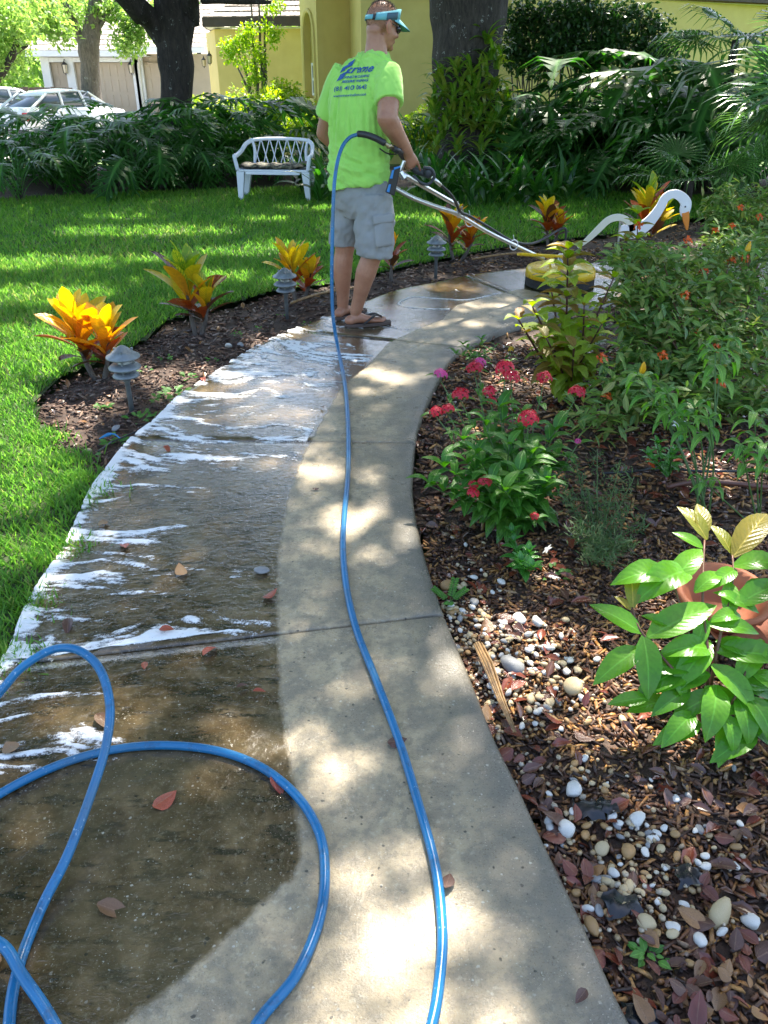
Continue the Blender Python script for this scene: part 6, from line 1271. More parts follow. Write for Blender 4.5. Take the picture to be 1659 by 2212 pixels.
# ------------------------------------------------------------------ swan ornament
YS = 6.9; sw = tag(empty('swan_ornament', P(1340, 590, YS)), 'white wooden swan cut-out with orange beak on a metal stake', 'ornament'); so = Vector(sw.location); pq = lambda x, y, dY=0: P(x, y, YS + dY) - so
M_SWAN = pm('swan_white', (.80, .81, .82), (.74, .75, .76), 6, .4, .05); M_SWANT = pm('swan_cream', (.72, .70, .56), (.66, .64, .5), 6, .5, .05); M_BEAK = pm('beak_orange', (.75, .25, .03), (.68, .21, .03), 10, .5, .05)
def ribbon(pts_, wid, th, mat, name, parent):
    sp = smooth_path(pts_, 6); w_ = np.interp(np.linspace(0, 1, len(sp)), np.linspace(0, 1, len(wid)), wid); rings = []
    for i, p in enumerate(sp):
        t_ = (sp[min(i + 1, len(sp) - 1)] - sp[max(i - 1, 0)]).normalized(); s_ = t_.cross(Vector((0, 1, 0))).normalized() * w_[i] / 2; n_ = Vector((0, th / 2, 0)); rings.append([p - s_ - n_, p + s_ - n_, p + s_ + n_, p - s_ + n_])
    mb = MB(); mb.rings(rings); return mb.build(name, mat, parent, bevel=.003)
ribbon([pq(1480, 462), pq(1482, 440), pq(1470, 424), pq(1453, 419), pq(1437, 428), pq(1426, 448), pq(1412, 468), pq(1395, 486), pq(1368, 499), pq(1340, 500)], [.06, .085, .075, .065, .07, .075, .085, .10, .12, .10], .02, M_SWAN, 'neck', sw)
hd = MB(); hd.smooth = True; hd.ell((pq(1480, 449)), (.045, .013, .075)); hd.build('head', M_SWAN, sw)
ribbon([pq(1480, 458), pq(1482, 475), pq(1484, 497)], [.062, .05, .012], .022, M_BEAK, 'beak', sw)
ey = MB(); ey.ell(pq(1479, 446) + Vector((0, -.016, 0)), (.007, .004, .007), n=8, m=5); ey.build('eye', M_BLACK, sw)
ribbon([pq(1366, 500), pq(1362, 484), pq(1348, 472), pq(1330, 470), pq(1312, 477), pq(1292, 496), pq(1272, 515), pq(1248, 535)], [.06, .05, .05, .055, .055, .055, .045, .015], .02, M_SWANT, 'tail', sw)
M_STEEL = pm('galvanised_steel', (.5, .52, .53), (.35, .37, .38), 20, .4, .1, metal=.8)
mb = MB(); mb.tube([pq(1340, 474, .02), pq(1336, 520, .02), pq(1333, 560, .02), pq(1331, 592, .02)], .009, 6); mb.tube([pq(1340, 478, .02), pq(1355, 490, .02)], .009, 6); mb.build('stake', M_STEEL, sw)
# ------------------------------------------------------------------ the man
PHI = R(38); BF = Vector((math.sin(PHI), math.cos(PHI), 0)); BR = Vector((math.cos(PHI), -math.sin(PHI), 0)); UP = Vector((0, 0, 1))
def ringv(c, w, d, n=24, tilt=0.0, e=.9, f=BF, r_=BR, tf=0.0):
    out = []
    for k in range(n):
        a = 2 * PI * k / n; ca, sa = math.cos(a), math.sin(a); ca = math.copysign(abs(ca) ** e, ca); sa = math.copysign(abs(sa) ** e, sa)
        out.append(c + r_ * ca * w + f * sa * d + UP * (tilt * ca + tf * sa))
    return out
def union_mesh(name, mb, voxel, mats, smooth=6, factor=.5, parent=None, post=None):
    me = mb.mesh('tmp'); bm = bmesh.new(); bm.from_mesh(me); bmesh.ops.recalc_face_normals(bm, faces=bm.faces); bm.to_mesh(me); bm.free()
    o = bpy.data.objects.new('tmp', me); COL.objects.link(o)
    m = o.modifiers.new('r', 'REMESH'); m.mode = 'VOXEL'; m.voxel_size = voxel
    if smooth: s_ = o.modifiers.new('s', 'SMOOTH'); s_.iterations = smooth; s_.factor = factor
    bpy.context.view_layer.update(); dg = bpy.context.evaluated_depsgraph_get()
    out = bpy.data.meshes.new_from_object(o.evaluated_get(dg)); out.name = name; bpy.data.objects.remove(o); bpy.data.meshes.remove(me)
    out.materials.clear()
    for mt in mats: out.materials.append(mt)
    n = len(out.vertices); co = np.empty(n * 3, np.float32); out.vertices.foreach_get('co', co); co = co.reshape(-1, 3); no = np.empty(n * 3, np.float32); out.vertices.foreach_get('normal', no); no = no.reshape(-1, 3)
    if post is not None: co = post(co, no); out.vertices.foreach_set('co', co.astype(np.float32).ravel())
    out.polygons.foreach_set('use_smooth', np.ones(len(out.polygons), bool)); out.update()
    return link(name, out, parent)
def skin_mat():
    t = NT('skin'); v = t.co['Object']; col = t.mix(t.ramp(t.noise(v, 9, 4), [(.35, 0.0), (.65, 1.0)]), (.46, .225, .135), (.37, .165, .095)); col = t.mix(t.ramp(t.noise(v, 60, 3), [(.5, 0.0), (.75, .35)]), col, (.30, .13, .08))
    return t.done(t.bsdf(col, .45, 0, t.bump(t.noise(v, 160, 3), .25, .002), Subsurface_Weight=.08, Subsurface_Scale=.02))
M_SKIN = skin_mat(); M_EAR = pm('ear_skin', (.52, .22, .14), (.42, .16, .10), 30, .45, .1)
man = tag(empty('person', P(775, 697, 5.33)), 'man in lime green printed t-shirt, grey cargo shorts and teal visor guiding the cleaning machine', 'person')
mo = Vector(man.location); mo.z = 0; man.location = mo
shc, neckb, headc = P(797, 150, 5.40), P(812, 112, 5.42), P(825, 57, 5.44)
SHR, ELR, WRR = P(846, 158, 5.28), P(836, 255, 5.12), P(880, 329, 5.26)
SHL, ELL, WRL = P(735, 165, 5.52), P(700, 288, 5.62), P(800, 372, 5.72)
body = MB()
def off(p): return p - mo
def limb(mb, pts_, rads, n=16, flat=1.0):
    sp = smooth_path([off(p) for p in pts_], 5); rr = np.interp(np.linspace(0, 1, len(sp)), np.linspace(0, 1, len(rads)), rads); mb.tube(sp, list(rr), n, flat=flat)
    mb.ell(sp[0], (rr[0],) * 3); mb.ell(sp[-1], (rr[-1],) * 3)
body.rings([ringv(off(P(783, 430, 5.34)), .15, .11), ringv(off(P(779, 360, 5.35)), .15, .11), ringv(off(P(780, 290, 5.36)), .15, .11), ringv(off(P(785, 210, 5.38)), .16, .11), ringv(off(P(795, 155, 5.40)), .14, .09), ringv(off(P(808, 120, 5.42)), .07, .07)])
limb(body, [SHR, SHR.lerp(ELR, .5), ELR], [.045, .066, .060]); limb(body, [ELR, ELR.lerp(WRR, .35) + Vector((0, 0, -.003)), WRR], [.060, .060, .048, .035])
limb(body, [SHL, SHL.lerp(ELL, .5), ELL], [.045, .06, .050]); limb(body, [ELL, ELL.lerp(WRL, .35), WRL], [.050, .052, .040, .031])
# legs
HR, KR, AR = P(806, 440, 5.25), P(804, 552, 5.21), P(768, 672, 5.27); HL, KL, AL = P(757, 440, 5.42), P(743, 548, 5.42), P(740, 660, 5.47)
for H_, K_, A_, sgn in ((HR, KR, AR, 1), (HL, KL, AL, -1)):
    limb(body, [H_, K_], [.08, .062]); limb(body, [K_, K_.lerp(A_, .3) + Vector((-.008, -.012, 0)), K_.lerp(A_, .75), A_], [.062, .066, .045, .038])
FDIR = [Vector((.95, .30, 0)).normalized(), Vector((.62, .78, 0)).normalized()]
for A_, fd in ((AR, FDIR[0]), (AL, FDIR[1])):
    sd = Vector((fd.y, -fd.x, 0)); h = off(A_); g0 = Vector((h.x, h.y, 0))
    Mf = Matrix((sd, fd, UP)).transposed()
    body.ell(g0 - fd * .035 + UP * .048, (.034, .042, .032), M=Mf)
    body.rings([[g0 + fd * y_ + sd * (cx_ + w * math.cos(a)) + UP * (z_ + hh * math.sin(a)) for a in [2 * PI * k / 12 for k in range(12)]] for y_, w, z_, hh, cx_ in ((-.05, .022, .045, .022, 0), (-.02, .034, .058, .036, 0), (.03, .036, .060, .036, 0), (.08, .040, .047, .027, 0), (.13, .045, .038, .018, 0), (.165, .042, .034, .014, 0), (.18, .03, .032, .010, 0))])
    for k, (tx, tl, tr) in enumerate(((-.030, .222, .0135), (-.010, .214, .0095), (.006, .206, .009), (.021, .196, .0085), (.035, .184, .008))):
        body.tube([g0 + fd * .15 + sd * tx * (1 if A_ is AL else 1) + UP * .034, g0 + fd * (tl - .02) + sd * tx + UP * .034, g0 + fd * tl + sd * tx + UP * .030], [tr, tr * 1.05, tr * .7], 8)
# hands
def hand(mb, wrist, a, b, nrm, curls, thumb):
    a, b = a.normalized(), (b - a * b.dot(a.normalized())).normalized(); n = a.cross(b).normalized()
    if n.dot(nrm) < 0: n = -n
    w = off(wrist); Mh = Matrix((b, a, n)).transposed()
    mb.rings([[w + a * y_ + b * (wd * math.cos(q)) + n * (th_ * math.sin(q)) for q in [2 * PI * k / 14 for k in range(14)]] for y_, wd, th_ in ((-.02, .028, .024), (.015, .032, .023), (.05, .041, .021), (.08, .043, .018), (.093, .036, .013))])
    for i, (cv, ln) in enumerate(zip(curls, (.9, 1.0, 1.05, 1.0))):
        K_ = w + a * (.082 + (.006 if i in (1, 2) else 0)) + b * (i - 1.5) * .0215; ang = 0; p = K_; pts_ = [K_ - a * .02, K_]; 
        for j, sl_ in enumerate((.043, .028, .022)):
            ang += cv[j]; p = p + (a * math.cos(ang) + n * math.sin(ang)) * sl_ * ln; pts_.append(p)
        sp = smooth_path(pts_, 3); mb.tube(sp, [.0105 - .0035 * k / (len(sp) - 1) for k in range(len(sp))], 9); mb.ell(sp[-1], (.0075,) * 3, n=8, m=6)
    t0 = w + a * .02 + b * .028 * thumb; sp = smooth_path([t0 - b * .012, t0 + (b * .2 + n * .8 + a * .5).normalized() * .035, t0 + (b * .05 + n * .95 + a * .9).normalized() * .065, t0 + (-b * .2 + n * 1.0 + a * 1.1).normalized() * .088], 3)
    mb.tube(sp, [.0145 - .006 * k / (len(sp) - 1) for k in range(len(sp))], 9); mb.ell(sp[-1], (.009,) * 3, n=8, m=6)
hand(body, WRR, Vector((.42, .38, -.82)), Vector((.80, .40, .35)), Vector((-.75, .55, -.1)), [(.9, 1.3, .9), (.85, 1.3, .9), (.8, 1.25, .8), (.12, .2, .2)], 1)
hand(body, WRL, Vector((.55, .3, -.6)), Vector((.4, .8, .2)), Vector((.75, -.3, -.5)), [(1.1, 1.3, .9)] * 4, 1)
# head
HYAW, HPIT = -R(58), -R(14); MHd = Matrix.Translation(off(headc)) @ Matrix.Rotation(HYAW, 4, 'Z') @ Matrix.Rotation(HPIT, 4, 'X')
def hel(c, r_, rot=None):
    M3 = (MHd.to_3x3() @ (rot.to_matrix() if rot else Matrix.Identity(3))); body.ell(MHd @ Vector(c), r_, M=M3, n=20, m=14)
hel((0, -.008, .032), (.076, .096, .093)); hel((0, .028, -.02), (.066, .070, .085)); hel((0, .042, -.068), (.050, .048, .040)); hel((0, .078, -.092), (.024, .022, .018)); hel((0, -.045, -.03), (.058, .045, .055))
hel((0, .106, -.012), (.012, .018, .026)); hel((0, .110, -.022), (.016, .014, .010)); hel((0, .088, .022), (.05, .018, .012)); hel((0, .094, -.055), (.022, .010, .006)); hel((0, .092, -.064), (.020, .010, .006))
for sx in (-1, 1):
    hel((sx * .082, -.004, -.004), (.009, .021, .034), Euler((.15, 0, sx * .5))); hel((sx * .078, .002, -.026), (.009, .011, .013)); hel((sx * .032, .084, .004), (.013, .011, .010)); hel((sx * .045, .065, -.03), (.022, .022, .02))
nk0 = MHd @ Vector((0, -.028, -.05)); body.tube([nk0, nk0.lerp(off(neckb), .5), off(neckb) - UP * .06], [.057, .060, .078], 18)
ob_ = union_mesh('body', body, .0052, (M_SKIN,), 5, .5, man)
# inner ear hollow is covered by short hair strands; build hair
def hair():
    n = 9000; u = RNG.normal(size=(n, 3)); u /= np.linalg.norm(u, axis=1)[:, None]; r_ = np.array((.0765, .0965, .0935)); p = u * r_ + np.array((0, -.008, .032))
    line = .045 - .75 * np.clip(-p[:, 1] - .0, 0, .1)
    top_ = p[:, 2] > .085; ok = (p[:, 2] > np.where(p[:, 1] > .045, .07, np.where(p[:, 1] > -.01, .015, -.035))) & ~((p[:, 1] > .07) & (p[:, 2] < .09)); p, u, top_ = p[ok], u[ok], top_[ok]; N = len(p)
    ln = np.where(top_, .014, .0045) * (.6 + .8 * RNG.random(N)); d = u * 1.0 + RNG.normal(0, .35, (N, 3)) + np.where(top_, 1, 0)[:, None] * np.array((0, .5, .2)); d /= np.linalg.norm(d, axis=1)[:, None]
    s_ = np.cross(d, RNG.normal(size=(N, 3))); s_ /= np.linalg.norm(s_, axis=1)[:, None]; w = .0007
    V = np.stack([p - s_ * w - d * .001, p + s_ * w - d * .001, p + d * ln[:, None]], 1).reshape(-1, 3); M_ = np.array(MHd); V = V @ M_[:3, :3].T + M_[:3, 3]
    m = pm('short_hair', (.10, .065, .045), (.05, .035, .025), 60, .6, 0)
    me = np_mesh('hair', V, np.arange(3 * N).reshape(-1, 3), None, None, (m,)); link('hair', me, man)
hair()
# t-shirt with folds
M_LIME = NT('lime_cotton'); t = M_LIME; v = t.co['Object']; cl = t.mix(t.ramp(t.noise(v, 5, 4), [(.35, 0.0), (.65, 1.0)]), (.43, .84, .15), (.37, .76, .125))
tt = t.n.new('ShaderNodeBsdfTranslucent'); t.l.new(cl, tt.inputs[0]); b1 = t.bsdf(cl, .85, 0, t.bump(t.noise(v, 420, 2), .25, .002), Sheen_Weight=.25); mx = t.n.new('ShaderNodeMixShader'); mx.inputs[0].default_value = .12; t.l.new(b1, mx.inputs[1]); t.l.new(tt.outputs[0], mx.inputs[2]); M_LIME = t.done(mx.outputs[0])
sh = MB(); S = lambda x, y, Y=5.37: off(P(x, y, Y))
sh.rings([ringv(S(775, 404, 5.35), .200, .156, tilt=.035), ringv(S(775, 396, 5.35), .202, .158, tilt=.035), ringv(S(775, 365, 5.35), .198, .154, tilt=.02), ringv(S(777, 320, 5.36), .200, .148), ringv(S(778, 270, 5.37), .205, .146), ringv(S(782, 220, 5.38), .212, .146), ringv(S(788, 185, 5.39), .216, .142), ringv(S(795, 160, 5.40), .208, .122), ringv(S(801, 142, 5.41), .165, .10), ringv(S(808, 122, 5.42), .10, .085), ringv(S(812, 113, 5.42), .075, .076)])
def sleeve(a, b, rads):
    sp = smooth_path([off(a), off(a.lerp(b, .5)), off(b)], 5); rr = np.interp(np.linspace(0, 1, len(sp)), np.linspace(0, 1, len(rads)), rads); sh.tube(sp, list(rr), 20)
sleeve(P(835, 150, 5.31), P(841, 225, 5.17), [.076, .087, .086, .084]); sleeve(P(750, 156, 5.5), P(706, 254, 5.58), [.088, .096, .088, .080])
bc = np.array(S(778, 250, 5.37)); fv, rv = np.array(BF), np.array(BR)
def folds(co, no):
    d = co - bc; s_ = d @ rv; f_ = d @ fv; z = co[:, 2]
    ang = np.arctan2(f_, s_ + 1e-6)
    zl = np.clip((1.16 - z) / .12, 0, 1); zu = 1 - zl
    n1 = noise2(ang * 2.6 + z * 1.2, z * 2.2 + 3, 51, 3) - .5                     # long vertical drape
    q = z + .30 * s_ ; n2 = noise2(q * 26, ang * 1.6, 52, 3) - .5                    # bunched, near horizontal, low on the shirt
    arm = np.clip((s_ - .10) / .08, 0, 1) * np.clip((z - 1.25) / .1, 0, 1); n3 = noise2((z - s_ * .9) * 30, ang * 3, 53, 2) - .5
    rad = np.clip((z - 1.12) / .1, 0, 1); n4 = noise2(s_ * 22 + (z - 1.3) * 9 * np.sign(s_), z * 2.5, 54, 2) - .5
    pr = 1 - .8 * np.exp(-((s_ + .02) / .11) ** 4) * np.exp(-((z - 1.40) / .12) ** 4) * (f_ < 0)
    h = n1 * .040 * (.4 + zu * .6) + n2 * .050 * zl + n3 * .016 * arm + n4 * .030 * rad * pr +  (noise2(ang * 9, z * 30, 55, 3) - .5) * .010 * pr + (noise2(ang * 8 + z * 3, z * 2, 56, 2) - .5) * .028 * zu * (.45 + .55 * pr)
    edge = np.clip((z - .845) / .03, .2, 1) * np.where(np.abs(s_) > .2, .35, 1.0)
    return co + no * (h * edge)[:, None]
ts = union_mesh('t_shirt', sh, .0065, (M_LIME,), 8, .5, man, folds)
# raised hem bands
mt_ = MB(); mt_.smooth = True
def bandring(c, w, d, tilt, r0=.0035): mt_.tube([p for p in ringv(c, w, d, 48, tilt)], r0, 5, closed=True)
# shorts
M_SHORT = pm('grey_cotton', (.30, .305, .295), (.25, .255, .245), 6, .85, .3, 300, dist=.002)
so_ = MB(); so_.rings([ringv(off(P(784, 385, 5.34)), .185, .14), ringv(off(P(784, 420, 5.34)), .192, .148), ringv(off(P(785, 450, 5.33)), .185, .14), ringv(off(P(786, 468, 5.33)), .15, .11)])
for pts_, rr in (([P(812, 425, 5.25), P(811, 480, 5.22), P(807, 553, 5.205)], [.112, .120, .124, .119]), ([P(755, 425, 5.43), P(748, 475, 5.43), P(743, 530, 5.43)], [.105, .105, .103, .098])):
    sp = smooth_path([off(p) for p in pts_], 6); r2 = np.interp(np.linspace(0, 1, len(sp)), np.linspace(0, 1, len(rr)), rr); so_.tube(sp, list(r2), 22)
def folds2(co, no):
    x, y_, z = co.T; h = (noise2(x * 9 + z * 5, z * 9 - x * 4, 61, 3) - .5) * .042 + (noise2(x * 24 - z * 12, z * 16 + y_ * 8, 62, 3) - .5) * .018
    return co + no * (h * np.clip((z - .42) / .03, .3, 1))[:, None]
union_mesh('cargo_shorts', so_, .0075, (M_SHORT,), 3, .5, man, folds2)
pk = MB(); c0 = off(P(832, 500, 5.12)); 
def panel(mb, c, s_, h, d, yaw, th=.008, cl_=None):
    x_ = Vector((math.cos(yaw), math.sin(yaw), 0)); n_ = Vector((math.sin(yaw), -math.cos(yaw), 0)); v = []
    for dd in (0, th): v += [c + x_ * sx * s_ + UP * sz * h + n_ * dd for sx, sz in ((-.5, -.5), (.5, -.5), (.5, .5), (-.5, .5))]
    mb.add(v, [(0, 3, 2, 1), (4, 5, 6, 7), (0, 1, 5, 4), (1, 2, 6, 5), (2, 3, 7, 6), (3, 0, 4, 7)])
bv = BVHTree.FromObject([o for o in man.children if o.name.startswith('cargo')][0], bpy.context.evaluated_depsgraph_get())
def drape(x0, x1, y0, y1, bvh, nx=10, ny=10, th=.004, Y=4.6):
    """patch of cloth lying on a surface: rays from the camera side"""
    V = []; out = []
    o_ = Vector((0, 0, CAMH)) - mo
    for j in range(ny):
        for i in range(nx):
            d = ray(x0 + (x1 - x0) * i / (nx - 1), y0 + (y1 - y0) * j / (ny - 1)).normalized(); h = bvh.ray_cast(o_, d)
            out.append((h[0] + h[1] * th) if h[0] else None)
    return out, nx, ny
def drape_mesh(name, quad, bvh, mat, th, parent, nx=10, ny=10):
    """quad: four picture corners tl,tr,br,bl"""
    mb = MB(); mb.smooth = True; o_ = Vector((0, 0, CAMH)) - mo; A = []; B_ = []
    for j in range(ny):
        for i in range(nx):
            u, w = i / (nx - 1), j / (ny - 1); x = (quad[0][0] * (1 - u) + quad[1][0] * u) * (1 - w) + (quad[3][0] * (1 - u) + quad[2][0] * u) * w; y = (quad[0][1] * (1 - u) + quad[1][1] * u) * (1 - w) + (quad[3][1] * (1 - u) + quad[2][1] * u) * w
            h = bvh.ray_cast(o_, ray(x, y).normalized())
            if h[0] is None: A.append(None); B_.append(None); continue
            A.append(h[0] + h[1] * th); B_.append(h[0] - h[1] * .004)
    idx = {}; vs = []
    for k, p in enumerate(A):
        if p is not None: idx[k] = len(vs); vs += [A[k], B_[k]]
    fs = []
    for j in range(ny - 1):
        for i in range(nx - 1):
            q_ = [j * nx + i, j * nx + i + 1, (j + 1) * nx + i + 1, (j + 1) * nx + i]
            if all(k in idx for k in q_):
                fs.append([idx[k] for k in q_][::-1]); 
                for a_, b2, cond in ((0, 1, j == 0), (1, 2, i == nx - 2), (2, 3, j == ny - 2), (3, 0, i == 0)):
                    if cond: fs.append([idx[q_[a_]], idx[q_[b2]], idx[q_[b2]] + 1, idx[q_[a_]] + 1])
    mb.add(vs, fs); return mb.build(name, mat, parent)
drape_mesh('cargo_pocket', [(806, 478), (846, 474), (845, 530), (812, 536)], bv, M_SHORT, .010, man); drape_mesh('pocket_flap', [(804, 466), (848, 461), (847, 480), (806, 486)], bv, M_SHORT, .015, man, 10, 5)
# printed back
M_PRINT = pm('blue_print', (.03, .10, .30), (.035, .12, .33), 30, .8, 0)
bvs = BVHTree.FromObject(ts, bpy.context.evaluated_depsgraph_get())
pc0 = off(P(751, 180, 5.26))
def print_on(name, verts2, faces):
    vs = []
    for s_, t_ in verts2:
        dm = min([h[3] for h in (bvs.ray_cast(pc0 + BR * (s_ + a_) + UP * (t_ + b2) - BF * .5, BF) for a_, b2 in ((0, 0), (.006, 0), (-.006, 0), (0, .006), (0, -.006))) if h[0]] or [.5]); vs.append(pc0 + BR * s_ + UP * t_ + BF * (dm - .502))
    me = bpy.data.meshes.new(name); me.from_pydata([tuple(p) for p in vs], [], faces); me.materials.append(M_PRINT); return link(name, me, ts)
def text_print(txt, x, z, w, h, shear=0.0, bold=.0, slope=.0):
    cu_ = bpy.data.curves.new('t', 'FONT'); cu_.body = txt; cu_.size = 1; cu_.offset = bold; cu_.fill_mode = 'FRONT'; cu_.resolution_u = 4; cu_.shear = shear
    o = bpy.data.objects.new('t', cu_); COL.objects.link(o); bpy.context.view_layer.update(); me = bpy.data.meshes.new_from_object(o.evaluated_get(bpy.context.evaluated_depsgraph_get()))
    bm = bmesh.new(); bm.from_mesh(me); bmesh.ops.triangulate(bm, faces=bm.faces); bmesh.ops.subdivide_edges(bm, edges=[e for e in bm.edges if e.calc_length() > .16], cuts=3); bmesh.ops.triangulate(bm, faces=bm.faces)
    V = np.array([v.co[:2] for v in bm.verts]); F = [[v.index for v in f.verts] for f in bm.faces]; bm.free(); bpy.data.objects.remove(o)
    mn, mxx = V.min(0), V.max(0); V = (V - mn) / (mxx - mn) * [w, h] + [x, z]; V[:, 1] += (V[:, 0]) * slope
    print_on('shirt_lettering', V.tolist(), F)
sl_ = .06
text_print('treme', -.042, .052, .158, .036, .25, .02, sl_); text_print('WINDOW CLEANING', -.048, .026, .158, .0135, 0, .03, sl_); text_print('& PRESSURE WASHING', -.075, .004, .185, .0135, 0, .03, sl_)
text_print('(813) 410 0643', -.118, -.042, .232, .031, 0, .012, sl_); text_print('www.xtreme-windows.com', -.118, -.068, .232, .015, 0, .01, sl_)
for c, s_ in (((-.058, .100), 1), ((-.096, .074), .9), ((-.090, .034), 1.1), ((-.054, .064), .7)):
    v = []; f = []; n = 4
    for i in range(n + 1):
        for j in range(n + 1):
            a, b_ = i / n - .5, j / n - .5; v.append((c[0] + (a * .038 + b_ * .012) * s_, c[1] + (a * .014 + b_ * .034) * s_))
    for i in range(n):
        for j in range(n): k = i * (n + 1) + j; f.append((k, k + 1, k + n + 2, k + n + 1))
    print_on('shirt_logo', v, f)
# visor and glasses
M_TEAL = pm('teal_cloth', (.18, .50, .54), (.12, .36, .42), 14, .8, .2, 300, dist=.001); M_DKT = pm('grey_blue_patch', (.07, .13, .17), (.05, .10, .13), 20, .8, .1)
def hp(x, y, z): return MHd @ Vector((x, y, z))
def band(a0, a1, h0, h1, mat, name, r_=1.0, n=24, zoff=0):
    mb = MB(); mb.smooth = True; rings = []
    for i in range(n + 1):
        a = a0 + (a1 - a0) * i / n; t = (1 - math.cos(a)) / 2            # a=0 at the back, pi at the front
        x, y = math.sin(a) * .0815 * r_, -math.cos(a) * .102 * r_ - .006; zc_ = .018 + .066 * t + zoff; hh = (h0 + (h1 - h0) * t) / 2
        rings.append([hp(x, y, zc_ - hh), hp(x * 1.035, y * 1.035, zc_ - hh), hp(x * 1.02, y * 1.02, zc_ + hh), hp(x * .97, y * .97, zc_ + hh)])
    mb.rings(rings); return mb.build(name, mat, vz)
vz = tag(empty('visor', mo), 'teal sun visor with grey blue side patch worn on the man\'s head', 'visor')
band(R(38), R(322), .034, .060, M_TEAL, 'headband'); band(R(-39), R(39), .024, .028, M_TEAL, 'strap', .995, 12); band(R(32), R(41), .034, .036, M_BLACK, 'buckle', 1.03, 4); band(R(78), R(122), .030, .042, M_DKT, 'patch', 1.012, 10, -.004)
mb = MB(); mb.smooth = True; v = []; n = 18; m = 6
for j in range(m + 1):
    for i in range(n + 1):
        a = R(112) + R(136) * i / n; q_ = abs(i / n - .5) * 2; e_ = .088 * (1 - q_ ** 2.6) * j / m; x, y = math.sin(a) * .083, -math.cos(a) * .104 - .006; v.append(hp(x * (1 + e_ * 1.5), y + e_, .030 + .052 * (1 - math.cos(a)) / 2 - .020 - e_ * .42 - .010 * q_ * j / m))
k0 = len(v); v += [p - UP * .003 for p in v]; f = []
for j in range(m):
    for i in range(n): k = j * (n + 1) + i; f += [(k, k + 1, k + n + 2, k + n + 1), (k0 + k, k0 + k + n + 1, k0 + k + n + 2, k0 + k + 1)]
for i in range(n): k = m * (n + 1) + i; f.append((k, k + 1, k0 + k + 1, k0 + k))
mb.add(v, f); mb.build('brim', M_TEAL, vz)
gl = tag(empty('sunglasses', mo), 'dark wraparound sunglasses on the man\'s face under the visor', 'sunglasses'); M_LENS = NT('dark_lens'); M_LENS = M_LENS.done(M_LENS.bsdf((.01, .01, .012), .06, 0, None, Coat_Weight=.5))
for sx in (-1, 1):
    mb = MB(); mb.smooth = True; mb.ell(hp(sx * .040, .088, .006), (.034, .018, .022), M=MHd.to_3x3() @ Euler((0, 0, -sx * .55)).to_matrix(), n=16, m=10); mb.build('lens', M_LENS, gl)
    mb = MB(); mb.tube(smooth_path([hp(sx * .060, .075, .013), hp(sx * .077, .04, .014), hp(sx * .082, .0, .016), hp(sx * .078, -.02, .006)], 4), .0028, 6); mb.build('temple', M_BLACK, gl)
mb = MB(); mb.tube([hp(-.01, .104, .012), hp(0, .11, .014), hp(.01, .104, .012)], .003, 5); mb.build('bridge', M_BLACK, gl)
for sx in (-1, 1):
    mb = MB(); mb.smooth = True; er = MHd.to_3x3() @ Euler((.2, 0, sx * .55)).to_matrix(); ec = hp(sx * .083, -.006, -.006)
    mb.tube([ec + er @ Vector((sx * (.004 + .004 * math.cos(a)), .020 * math.cos(a) * (1 if math.sin(a) > 0 else .7), .033 * math.sin(a))) for a in [2 * PI * k / 18 for k in range(18)]], .0048, 7, closed=True)
    mb.ell(ec, (.005, .017, .028), M=er); mb.build('ear', M_EAR, man)
# flip-flops
M_SOLE = pm('brown_rubber', (.11, .075, .06), (.08, .055, .045), 20, .7, .2); M_STRP = pm('dark_strap', (.04, .035, .033), (.03, .027, .025), 20, .6, .2)
for A_, fd, lb_ in ((AR, FDIR[0], 'brown flip-flop on the foot planted nearer the hose'), (AL, FDIR[1], 'brown flip-flop on the foot half hidden behind the other leg')):
    r_ = tag(empty('flip_flop', mo), lb_, 'sandal'); sd = Vector((fd.y, -fd.x, 0)); h = off(A_); g0 = Vector((h.x, h.y, 0)); mb = MB(); pr_ = []
    for i in range(28):
        a = 2 * PI * i / 28; y_ = .085 + .162 * math.cos(a); w = .043 + .008 * math.cos(a); s_ = math.sin(a); pr_.append(g0 + fd * y_ + sd * (math.copysign(abs(s_) ** .75, s_) * w))
    mb.rings([[p + UP * .003 for p in pr_], [p + UP * .012 for p in pr_], [p + UP * .024 for p in pr_]]); mb.build('sole', M_SOLE, r_, bevel=.003)
    mb = MB(); mb.smooth = True; tp = g0 + fd * .185 + sd * -.018 + UP * .05
    for s_ in (-1, 1): mb.tube(smooth_path([g0 + fd * .04 + sd * s_ * .046 + UP * .024, g0 + fd * .085 + sd * s_ * .045 + UP * .055, g0 + fd * .135 + sd * s_ * .015 + UP * .073, tp], 4), [.014] * 6 + [.017] * 4 + [.012] * 2 + [.006], 6, flat=.4)
    mb.tube([tp, tp - UP * .03], .004, 5); mb.build('strap', M_STRP, r_)
# pouch on the right hip
pch = tag(empty('belt_pouch', mo), 'black and blue tool pouch hanging at the man\'s right hip', 'pouch'); M_BLUEP = pm('blue_plastic', (.03, .22, .55), (.03, .2, .5), 20, .4, .1)
Tq = lambda x, y, Y: off(P(x, y, Y))
def hexa(mb, quad, Y0, th): mb.add([Tq(x, y, Y0) for x, y in quad] + [Tq(x, y, Y0 + th) for x, y in quad], [(0, 1, 2, 3), (7, 6, 5, 4), (0, 4, 5, 1), (1, 5, 6, 2), (2, 6, 7, 3), (3, 7, 4, 0)])
mb = MB(); hexa(mb, [(846, 366), (866, 360), (852, 424), (832, 415)], 5.06, .06); mb.build('case', M_BLACK, pch, bevel=.006)
for q_ in ([(850, 362), (866, 358), (865, 362), (852, 367)], [(847, 368), (852, 366), (848, 386), (842, 386)], [(840, 398), (845, 398), (841, 416), (835, 414)]):
    mb = MB(); hexa(mb, q_, 5.05, .05); mb.build('trim', M_BLUEP, pch, bevel=.002)

